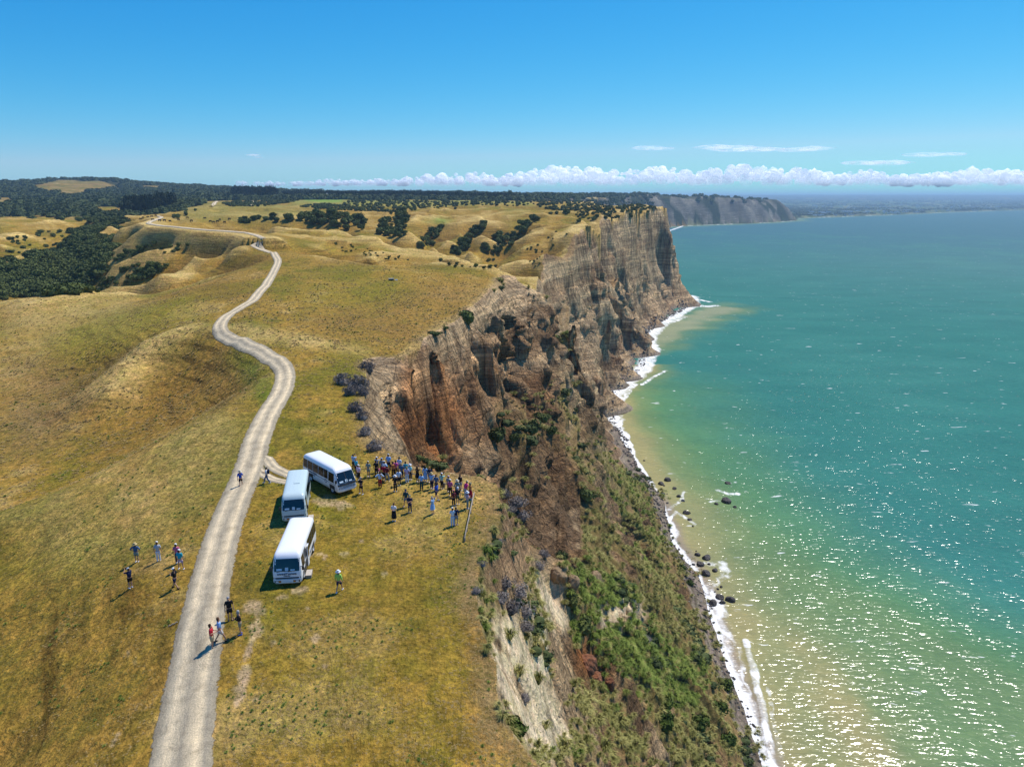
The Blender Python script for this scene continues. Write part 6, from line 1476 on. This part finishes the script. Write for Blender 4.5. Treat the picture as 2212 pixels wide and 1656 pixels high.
def fig(kind, arms, legs, lean, girth):
    key = (kind, arms, legs, lean, girth)
    if key in _cache: return _cache[key]
    V = []; E = []; Rr = []
    def add(p, r, par=None, ln=True):
        V.append(lean_(p, lean) if ln else p); Rr.append(r)
        if par is not None: E.append((par, len(V) - 1))
        return len(V) - 1
    g = girth; ex = {'body': 0.0, 'shirt': .022, 'shirt_long': .022, 'shorts': .026, 'trousers': .024}[kind]
    if kind in ('body', 'shirt', 'shirt_long'):
        pl = add((0, 0, .97 if kind == 'body' else .86), ((.155 + ex * 1.5) * g, (.115 + ex * 1.5) * g), None, kind == 'body'); sp = add((0, -.01 + .02 * (g - 1), 1.14), ((.135 + ex) * g, (.105 + ex) * g), pl); ch = add((0, 0, 1.34), ((.155 + ex) * g ** .5, (.11 + ex) * g ** .5), sp)
        if kind != 'body': add((0, .01, 1.45), .085, ch)
        if kind == 'body':
            nk = add((0, 0, 1.49), .052, ch); hd = add((0, .02, 1.58), (.078, .088), nk); add((0, .01, 1.67), (.066, .078), hd)
        for s, (el, wr) in zip((1, -1), ARMS[arms]):
            sh = add((s * .175, 0, 1.42), .058 + ex, ch); e = add((s * el[0], el[1], el[2]), .042 + ex * 1.1, sh)
            if kind == 'body' or kind == 'shirt_long':
                w_ = add((s * wr[0], wr[1], wr[2]), .027 + ex * .7, e)
                if kind == 'body':
                    d = (Vector(wr) - Vector(el)).normalized(); q = Vector((s * wr[0], wr[1], wr[2])); d = Vector((s * d.x, d.y, d.z)); sd_ = d.cross(Vector((0, 1, .2))).normalized()
                    pm = add(tuple(q + d * .06), (.034, .018), w_)
                    for k, ln_ in zip((-1.5, -.5, .5, 1.5), (.055, .068, .072, .062)):
                        b_ = add(tuple(q + d * .10 + sd_ * k * .017), .0085, pm); m_ = add(tuple(q + d * (.10 + ln_ * .55) + sd_ * k * .019 + Vector((0, .008, -.006))), .008, b_); add(tuple(q + d * (.10 + ln_) + sd_ * k * .019 + Vector((0, .02, -.016))), .0068, m_)
                    t_ = add(tuple(q + d * .045 + sd_ * .04), .0105, w_); add(tuple(q + d * .08 + sd_ * .055 + Vector((0, .01, 0))), .0085, t_)
        root = pl
    if kind in ('body', 'shorts', 'trousers'):
        if kind != 'body': root = add((0, 0, .99), ((.150 + ex) * g, (.112 + ex) * g), None); p2 = add((0, 0, .90), ((.150 + ex) * g, (.115 + ex) * g), root, False)
        else: p2 = add((0, 0, .90), (.14 * g, .11 * g), root, False)
        for s, (kn, an) in zip((1, -1), LEGS[legs]):
            hp = add((s * .09, 0, .82), .088 * g ** .5 + ex, p2, False)
            if kind == 'shorts': add((s * (kn[0] * .9 + .01), kn[1] * .8, kn[2] + .06), .075 + ex, hp, False); continue
            k = add((s * kn[0], kn[1], kn[2]), .056 + ex, hp, False); a = add((s * an[0], an[1], an[2]), .036 + (ex + .012 if kind == 'trousers' else 0), k, False)
            if kind == 'body': add((s * an[0], an[1] + .15, .045), (.038, .026), a, False)
    o = skin_mesh('body', V, E, Rr, 1); me = bake(o)
    if kind == 'body':       # nose and ears belong to the same skin
        bm = bmesh.new(); bm.from_mesh(me)
        for p, r in (((0, .115, 1.60), .014), ((.082, .01, 1.60), .018), ((-.082, .01, 1.60), .018)):
            q = lean_(p, lean); bmesh.ops.create_icosphere(bm, subdivisions=1, radius=r, matrix=Matrix.Translation(q))
        bm.to_mesh(me); bm.free()
    me.materials.append(None); me.name = kind; _cache[key] = me; return me
def blob(kind, lean):
    key = (kind, lean)
    if key in _cache: return _cache[key]
    V = []; F = []
    def lathe(prof, n=16, sy=1.0, c=(0, 0)):
        b = len(V)
        for r, z in prof:
            for j in range(n): V.append(lean_((c[0] + r * math.cos(j / n * 6.283), c[1] + r * sy * math.sin(j / n * 6.283), z), lean))
        for i in range(len(prof) - 1):
            for j in range(n): F.append((b + i * n + j, b + i * n + (j + 1) % n, b + (i + 1) * n + (j + 1) % n, b + (i + 1) * n + j))
    if kind == 'hair': lathe([(.07, 1.53), (.085, 1.60), (.09, 1.67), (.088, 1.71), (.07, 1.75), (.03, 1.775), (.002, 1.78)], 12, 1.0, (0, -.035))
    if kind == 'long_hair': lathe([(.10, 1.44), (.105, 1.56), (.10, 1.64), (.094, 1.70), (.07, 1.75), (.03, 1.775), (.002, 1.78)], 12, .85, (0, -.04))
    if kind == 'sunhat': lathe([(.20, 1.655), (.205, 1.665), (.115, 1.69), (.108, 1.70), (.105, 1.77), (.085, 1.80), (.002, 1.81)], 18)
    if kind == 'cap':
        lathe([(.098, 1.66), (.104, 1.68), (.098, 1.73), (.07, 1.775), (.03, 1.79), (.002, 1.795)], 14, 1.1)
        b = len(V)
        for a in (-70, -35, 0, 35, 70):
            for r in (.09, .19): V.append(lean_((math.sin(R(a)) * (.095 if r < .1 else .09), .02 + math.cos(R(a)) * r * (1.0), 1.675 - (r - .09) * .2), lean))
        for k in range(4): F.append((b + 2 * k, b + 2 * k + 2, b + 2 * k + 3, b + 2 * k + 1))
    if kind == 'skirt': lathe([(.17, 1.04), (.20, .95), (.24, .75), (.27, .55), (.275, .52)], 16, .8)
    if kind == 'long_skirt': lathe([(.17, 1.04), (.20, .92), (.23, .6), (.25, .32), (.25, .30)], 16, .8)
    if kind == 'backpack':
        box(V, F, 0, -.21, 1.26, .30, .17, .42); V[:] = [lean_(v, lean) for v in V]
    if kind == 'camera': box(V, F, 0, .36, 1.62, .14, .07, .09); V[:] = [lean_(v, lean) for v in V]
    if kind == 'bag': box(V, F, .30, .05, .70, .12, .26, .26)
    me = bpy.data.meshes.new(kind); me.from_pydata(V, [], F); me.update(); me.polygons.foreach_set('use_smooth', np.full(len(me.polygons), kind not in ('backpack', 'camera', 'bag'))); me.materials.append(None); _cache[key] = me; return me
def shoe_me():
    if 'shoe' in _cache: return _cache['shoe']
    bm = bmesh.new(); bmesh.ops.create_icosphere(bm, subdivisions=2, radius=1)
    for v in bm.verts: v.co = Vector((v.co.x * .052, v.co.y * .145 + .05, max(v.co.z, -.6) * .062 + .04 - (.02 if v.co.y > .4 and v.co.z > 0 else 0)))
    me = bpy.data.meshes.new('shoe'); bm.to_mesh(me); bm.free(); me.materials.append(None); _cache['shoe'] = me; return me
_mats = {}
def cloth(c):
    if c not in _mats:
        rgb = dict(white=(.72, .73, .75), cream=(.62, .56, .42), straw=(.55, .42, .2), black=(.012, .012, .014), navy=(.012, .02, .06), blue=(.02, .09, .45), lightblue=(.28, .48, .75), paleblue=(.50, .64, .80), denim=(.06, .12, .22), teal=(.02, .35, .42), turq=(.04, .38, .55),
                   darkteal=(.01, .06, .07), mint=(.35, .68, .55), aqua=(.25, .65, .68), pink=(.72, .12, .35), hotpink=(.85, .05, .25), rose=(.55, .12, .22), lilac=(.45, .35, .45), lavender=(.5, .42, .6), red=(.55, .02, .04), darkred=(.35, .01, .03), maroon=(.14, .02, .03), khaki=(.28, .25, .16),
                   tan=(.48, .36, .2), grey=(.22, .24, .26), palegrey=(.45, .47, .48), greygreen=(.2, .27, .24), green=(.05, .09, .05), lime=(.42, .65, .12), brown=(.12, .06, .03), darkbrown=(.04, .022, .014), blond=(.45, .33, .16), greyhair=(.35, .34, .33), orange=(.5, .2, .06), skin=(.50, .27, .17), skind=(.30, .15, .09), coral=(.75, .2, .12))[c]
        _mats[c] = simple(c + '_cloth' if 'skin' not in c else 'skin', rgb, .85 if 'skin' not in c else .6, spec=.2, var=.08, scale=12)
    return _mats[c]
def put(name, me, parent, c):
    o = link_mesh(name, me, parent); o.material_slots[0].link = 'OBJECT'; o.material_slots[0].material = cloth(c); return o
def person(fx, fy, face, label, top='white', bottom='navy', bk='trousers', hat=None, hc='white', hair='brown', arms='down', legs='stand', lean=0.0, girth=1.0, long=False, shoe='white', extra=(), ht=1.0, skin='skin', group=None):
    """fx,fy: where the feet stand in the photograph (4096 px wide); face: heading in degrees, 0 = away from the camera, 90 = left"""
    p = hit(fx * .54, fy * .54); e = empty('person', (p[0], p[1], p[2] + .0), R(face), ht * .95)
    put('body', fig('body', arms, legs, lean, girth), e, skin)
    put('shirt' if bk != 'dress' else 'dress', fig('shirt_long' if long else 'shirt', arms, legs, lean, girth), e, top)
    if bk in ('trousers', 'shorts'): put(bk, fig(bk, arms, legs, lean, girth), e, bottom)
    elif bk == 'dress': put('skirt', blob('skirt', 0.0), e, top)
    else: put('skirt', blob(bk, 0.0), e, bottom)
    if hat: put(hat, blob(hat, lean), e, hc)
    put('hair', blob('long_hair' if hair.startswith('L') else 'hair', lean), e, hair.lstrip('L'))
    for s, (kn, an) in zip((1, -1), LEGS[legs]): o = put('shoe', shoe_me(), e, shoe); o.location = (s * an[0], an[1], an[2] - .09)
    for x, c in extra: put(x, blob(x, lean), e, c)
    tag(e, label, 'person', group)
    return e
P = person
P(965, 1946, 20, 'person in blue top and dark shorts walking alone up the gravel road', 'blue', 'black', 'shorts', 'sunhat', 'cream', arms='swing', legs='stride', shoe='coral')
P(1069, 1932, 100, 'person in white shirt with dark backpack at the road fork', 'white', 'denim', 'trousers', 'cap', 'khaki', arms='hold', legs='stride', extra=(('backpack', 'navy'),))
P(549, 2247, 5, 'person in dark blue shirt, green shorts and wide straw hat in the dry grass', 'denim', 'greygreen', 'shorts', 'sunhat', 'straw', arms='hips', girth=1.12)
P(636, 2243, 15, 'person all in white with a white cap in the dry grass', 'palegrey', 'white', 'trousers', 'cap', 'white', arms='down', lean=.08)
P(712, 2252, 10, 'person in pink patterned top and white hat behind the one in teal', 'rose', 'navy', 'trousers', 'cap', 'white')
P(725, 2276, -5, 'person in teal shirt and lilac shorts left of the gravel road', 'teal', 'lilac', 'shorts', 'cap', 'white', legs='wide', girth=1.1)
P(524, 2351, 60, 'person in slate blue shirt photographing at the far left of the grass', 'navy', 'black', 'shorts', 'cap', 'palegrey', arms='camera', girth=1.05, extra=(('camera', 'black'),))
P(704, 2353, 75, 'person in black shirt and navy shorts, white cap, nearest the road on the left', 'black', 'navy', 'shorts', 'cap', 'white', arms='hold', legs='stride', shoe='black')
P(922, 2480, -150, 'person in black t-shirt and black shorts at the road edge', 'black', 'black', 'shorts', hair='greyhair', arms='down', shoe='black', girth=1.12, ht=1.03)
P(964, 2536, 110, 'person in black jersey, khaki shorts and blue shoes beside the road', 'black', 'khaki', 'shorts', hair='greyhair', arms='folded', long=True, shoe='blue', lean=.1, ht=1.03)
P(884, 2567, -60, 'person in light blue shirt and pale shorts striding on the road', 'lightblue', 'palegrey', 'shorts', hair='brown', arms='down', legs='stride', shoe='black', girth=1.1, ht=1.05)
P(852, 2593, -80, 'person in red polo shirt and tan shorts standing on the road', 'red', 'tan', 'shorts', hair='darkbrown', arms='hold', shoe='black', ht=1.03)
P(1358, 2366, -10, 'person in lime green top and sun hat walking right of the nearest bus', 'lime', 'navy', 'shorts', 'sunhat', 'white', arms='down', legs='stride', long=True)
# the crowd along the rail
P(1416, 1878, -20, 'person in light blue shirt taking a photo behind the crosswise bus', 'lightblue', 'black', arms='camera', hair='darkbrown', extra=(('camera', 'black'),), shoe='black')
P(1427, 1895, -40, 'balding person in turquoise shirt beside the roof of the crosswise bus', 'turq', 'black', hair='skin', girth=1.12, shoe='black')
P(1436, 1922, -30, 'person in white and purple half hidden by the crosswise bus front', 'lavender', 'black', hat='cap', hc='white')
P(1446, 1975, 150, 'person all in black with bare legs at the corner of the crosswise bus', 'black', 'black', 'shorts', 'cap', 'grey', arms='folded', legs='wide', girth=1.05)
P(1475, 1907, -10, 'person in grey-green shirt and long shorts standing apart right of the bus', 'greygreen', 'greygreen', 'shorts', 'cap', 'cream', arms='down')
P(1509, 1889, -15, 'person in pale patterned shirt and white cap raising a camera', 'palegrey', 'green', 'shorts', 'cap', 'white', arms='camera', extra=(('camera', 'black'),))
P(1506, 1904, 0, 'person in black top carrying a red bag below the one with the camera', 'black', 'black', hair='darkbrown', extra=(('bag', 'rose'),))
P(1529, 1894, 5, 'person in grey-blue jumper and pale blue hat', 'grey', 'navy', hat='cap', hc='lightblue', long=True)
P(1556, 1882, -10, 'tall person in light blue shirt at the very back of the crowd', 'lightblue', 'navy', hat='cap', hc='palegrey', ht=1.08, girth=1.1, shoe='black')
P(1540, 1906, 10, 'person in pale blue with a white cap in the middle of the back group', 'paleblue', 'navy', hat='cap', hc='white')
P(1537, 1921, 0, 'person in red top and black trousers among the back group', 'darkred', 'black', hair='greyhair')
P(1549, 1925, -15, 'person in dark jacket with pale blue cap and cream shoes', 'maroon', 'grey', hat='cap', hc='lightblue', long=True, shoe='cream', legs='wide')
P(1521, 1950, 10, 'person in sleeveless blue-white top and red trousers, hand on hip', 'paleblue', 'darkred', hair='brown', arms='hips', shoe='black', extra=(('bag', 'black'),))
P(1574, 1908, 5, 'person in maroon top wearing an orange-brown backpack', 'maroon', 'darkbrown', hair='darkbrown', extra=(('backpack', 'orange'),), shoe='black')
P(1585, 1903, -10, 'person in bright pink top behind the one with the backpack', 'pink', 'black', hair='darkbrown')
P(1582, 1966, 15, 'person in black with a white sun hat standing in front of the crowd', 'black', 'black', hat='sunhat', hc='white', arms='hold', shoe='white')
P(1597, 1942, 10, 'person in pale blue shirt and black trousers beside the black-clad one in white hat', 'paleblue', 'black', hair='brown', shoe='white')
P(1599, 1890, -10, 'person in white and blue at the top of the right back group', 'paleblue', 'denim', hat='cap', hc='darkteal')
P(1608, 1916, 20, 'fair-haired person in grey-blue top near the middle of the crowd', 'denim', 'navy', hair='blond')
P(1624, 1908, -10, 'dark-haired person in teal shirt behind the white hat', 'teal', 'khaki', hair='darkbrown')
P(1641, 1919, -25, 'person in aqua shirt and broad white hat near the rail', 'aqua', 'darkbrown', hat='sunhat', hc='white', girth=1.1)
P(1629, 1929, 5, 'fair-haired person in lavender top and pale trousers', 'lavender', 'paleblue', hair='Lblond', shoe='white')
P(1671, 1928, -25, 'person in black dress photographing over the rail', 'black', 'black', 'dress', hair='Ldarkbrown', arms='camera', extra=(('camera', 'black'),))
P(1702, 1926, -10, 'person in long light blue dress at the rail', 'lightblue', 'lightblue', 'long_skirt', hair='Ldarkbrown', long=True)
P(1687, 1959, 5, 'person in light blue shirt and cropped dark teal trousers in front of the rail', 'lightblue', 'darkteal', hair='brown', shoe='black')
P(1720, 1930, -20, 'red-haired person in navy leaning at the rail', 'navy', 'denim', 'shorts', hair='orange', long=True)
P(1727, 1955, -35, 'person in blue shirt and straw hat pointing towards the cliff', 'lightblue', 'navy', hat='sunhat', hc='straw', arms='point', girth=1.1)
P(1746, 1963, -10, 'dark-haired person in denim blue behind the royal blue shirt', 'denim', 'navy', hair='darkbrown')
P(1747, 1998, 60, 'person in royal blue t-shirt and dark shorts', 'blue', 'navy', 'shorts', hair='darkbrown', arms='hold', legs='stride', girth=1.12, shoe='white')
P(1768, 1956, -30, 'person in mint shirt and white cap photographing at the rail', 'mint', 'black', hat='cap', hc='white', arms='onecam', shoe='cream', extra=(('camera', 'black'),))
P(1802, 1983, -15, 'person in pink shirt and black trousers with a white cap', 'rose', 'black', hat='cap', hc='white', girth=1.12, shoe='white')
P(1795, 1968, -30, 'person in grey mostly hidden behind the pink shirt and white cap', 'grey', 'navy', hat='cap', hc='lilac')
P(1842, 1962, -40, 'dark-haired person in black shirt farthest right at the rail', 'black', 'grey', 'shorts', hair='darkbrown', girth=1.1)
P(1830, 1985, -10, 'person in grey-blue shirt and wide straw sun hat by the rail corner', 'greygreen', 'denim', hat='sunhat', hc='cream', long=True)
P(1831, 2017, 0, 'person bending forward in dark jersey with a white towel on the shoulders', 'black', 'green', 'shorts', hair='white', lean=.5, girth=1.1, skin='skin')
P(1815, 2023, 30, 'short person with pinkish hat and dark red top by the bending one', 'maroon', 'black', hat='cap', hc='rose', ht=.92, long=True)
P(1862, 1990, -50, 'person in hot pink top bending towards the rail corner', 'hotpink', 'palegrey', hat='cap', hc='cream', lean=.35)
P(1882, 1997, -60, 'person in red and white patterned top with a beige cap at the rail corner', 'orange', 'darkred', 'long_skirt', hat='cap', hc='khaki')
P(1870, 2034, -70, 'person in pink patterned shirt and white sun hat beside the side rail', 'lilac', 'greygreen', hat='sunhat', hc='white', arms='folded', shoe='white')
P(1625, 2026, 175, 'person in dark teal jersey and grey shorts on the lawn', 'darkteal', 'grey', 'shorts', hat='cap', hc='navy', legs='wide', long=True, shoe='lilac', girth=1.08)
P(1641, 2049, 170, 'person in navy with a pale cap, arms folded, on the lawn', 'navy', 'navy', hat='cap', hc='khaki', arms='hold', shoe='denim')
P(1577, 2083, 165, 'person in white top and long black skirt alone on the lawn', 'white', 'black', 'long_skirt', hair='brown', arms='hold', shoe='white')
P(1731, 2056, -120, 'person in light blue dress, one arm out, on the lawn', 'lightblue', 'lightblue', 'dress', hair='greyhair', arms='point', shoe='tan')
P(1811, 2102, 20, 'person in white top and pale blue trousers at the right of the lawn', 'white', 'paleblue', hat='cap', hc='white', arms='hold', shoe='paleblue')
P(1825, 2099, 10, 'person in navy jacket and cap beside the pale blue trousers', 'navy', 'grey', 'shorts', hat='cap', hc='khaki', long=True, shoe='lilac')
print('people', round(time.time() - T0, 1))
# ------------------------------------------------------------------ clouds, far outside the air box
def cloud_obj(name, puffs, label, alpha_base, zlo, zhi, amax=1.0):
    V = []; F = []; bm = bmesh.new(); bmesh.ops.create_icosphere(bm, subdivisions=2, radius=1); bv = np.array([v.co[:] for v in bm.verts]); bf = [[v.index for v in f.verts] for f in bm.faces]; bm.free()
    for (x, y, z, rx, rz) in puffs:
        ph = rng.uniform(0, 50, 3); n = 1 + .26 * (vnoise3(bv[:, 0] * 2.2 + ph[0], bv[:, 1] * 2.2 + ph[1], bv[:, 2] * 2.2 + ph[2], 5) - .5) * 2 + .12 * (vnoise3(bv[:, 0] * 6 + ph[0], bv[:, 1] * 6, bv[:, 2] * 6 + ph[2], 6) - .5) * 2
        q = bv * n[:, None] * np.array((rx, rx, rz)) + np.array((x, y, z)); b = len(V); V += [tuple(a) for a in q]; F += [[i + b for i in f] for f in bf]
    t = NT(name); p = t.pos(); sp = t.n('ShaderNodeSeparateXYZ'); t.l(p, sp.inputs[0])
    h = t.n('ShaderNodeMapRange'); h.inputs[1].default_value = zlo; h.inputs[2].default_value = zhi; h.inputs[3].default_value = 0.0; h.inputs[4].default_value = amax; t.l(sp.outputs[2], h.inputs[0])  # lower puffs fade out by height, standing for haze
    nz_ = t.noise(t.mapv(p, (1, 1, 1.6)), .0011 * alpha_base, 5, .6)
    a = t.math('MULTIPLY', h.outputs[0], t.ramp(nz_, [(.30, .12), (.62, .85)])) if amax >= 1 else t.math('MULTIPLY', h.outputs[0], t.ramp(nz_, [(.4, 0.0), (.7, 1.0)]))
    t.b.inputs['Base Color'].default_value = (.88, .88, .90, 1); t.set(Roughness=1.0); t.b.inputs['Specular IOR Level'].default_value = 0
    t.l(a, t.b.inputs['Alpha'])
    tr_ = t.n('ShaderNodeBsdfTranslucent'); tr_.inputs[0].default_value = (.85, .85, .88, 1); ms = t.n('ShaderNodeMixShader'); ms.inputs[0].default_value = .4; em = t.n('ShaderNodeEmission'); em.inputs[0].default_value = (.70, .78, .92, 1); em.inputs[1].default_value = .42; ad = t.n('ShaderNodeAddShader'); t.l(ms.outputs[0], ad.inputs[0]); t.l(em.outputs[0], ad.inputs[1])  # even glow added so the backlit puffs stay white
    tp = t.n('ShaderNodeBsdfTransparent'); m2_ = t.n('ShaderNodeMixShader'); out = t.t.nodes['Material Output']
    t.b.inputs['Alpha'].default_value = 1; t.t.links.remove(t.b.inputs['Alpha'].links[0])
    t.l(t.b.outputs[0], ms.inputs[1]); t.l(tr_.outputs[0], ms.inputs[2]); t.l(a, m2_.inputs[0]); t.l(tp.outputs[0], m2_.inputs[1]); t.l(ad.outputs[0], m2_.inputs[2]); t.l(m2_.outputs[0], out.inputs['Surface'])
    me = bpy.data.meshes.new(name); me.from_pydata(V, [], F); me.update(); me.polygons.foreach_set('use_smooth', np.ones(len(me.polygons), bool)); me.materials.append(t.m)
    o = bpy.data.objects.new(name, me); COL.objects.link(o); o['kind'] = 'stuff'; o['label'] = label; o.visible_shadow = True
    return o
CD = 60000.0
def cpos(px, py, d=CD): x, y, z = W(px, py, Y=d); return x, y, z
prof_x = [500, 560, 600, 640, 700, 780, 850, 900, 960, 1040, 1090, 1150, 1220, 1290, 1350, 1400, 1470, 1540, 1600, 1660, 1740, 1800, 1870, 1950, 2020, 2090, 2150, 2230, 2320, 2400]
prof_y = [404, 393, 404, 398, 388, 386, 388, 377, 377, 372, 377, 366, 356, 362, 366, 357, 366, 362, 353, 362, 362, 372, 366, 376, 374, 365, 362, 370, 366, 372]
puffs = []
for _ in range(950):
    px = rng.uniform(510, 2420); top = np.interp(px, prof_x, prof_y) + rng.uniform(-2, 6); r = rng.uniform(3, 12) * (.5 + .5 * sstep(600, 1150, px)); py = min(top + r * rng.uniform(.8, 3.6), 402 - r * .8)
    x, y, z = cpos(px, py, CD + rng.uniform(-2500, 2500)); rm = r * CD / FOC; puffs.append((x, y, z, rm * 1.15, rm))
zb0 = cpos(1500, 404)[2]; zt0 = cpos(1500, 382)[2]
cloud_obj('cloud_bank', puffs, 'long bank of white heaped clouds along the horizon', 1.0, zb0, zt0)
wis = []
for (px, py, w) in [(1540, 318, 40), (1580, 320, 50), (1630, 323, 46), (1665, 323, 30), (1730, 323, 44), (1765, 321, 40), (1870, 352, 40), (1910, 352, 50), (1940, 352, 30), (1400, 320, 36), (1435, 321, 24), (2000, 334, 40), (2050, 333, 34), (548, 335, 16), (560, 340, 10)]:
    x, y, z = cpos(px, py); wis.append((x, y, z, w * CD / FOC, w * .10 * CD / FOC))
cloud_obj('thin_cloud', wis, 'thin flat wisps of cloud above the cloud bank', .8, -1e5, 0, .55)
# ------------------------------------------------------------------ air
bm = bmesh.new(); bmesh.ops.create_cube(bm, size=1.0)
me = bpy.data.meshes.new('haze'); bm.to_mesh(me); bm.free()
hz = bpy.data.objects.new('haze', me); COL.objects.link(hz); hz['kind'] = 'stuff'
HTOP = 262.0
hz.scale = (180000, 180000, HTOP + 12); hz.location = (0, 60000, (HTOP - 12) / 2)
m = bpy.data.materials.new('haze'); m.use_nodes = True; nt = m.node_tree; nt.nodes.clear()
o_ = nt.nodes.new('ShaderNodeOutputMaterial'); v_ = nt.nodes.new('ShaderNodeVolumePrincipled')
v_.inputs['Color'].default_value = (.50, .76, 1.0, 1); v_.inputs['Density'].default_value = HAZE_D; v_.inputs['Anisotropy'].default_value = 0.2
nt.links.new(v_.outputs[0], o_.inputs['Volume']); me.materials.append(m)
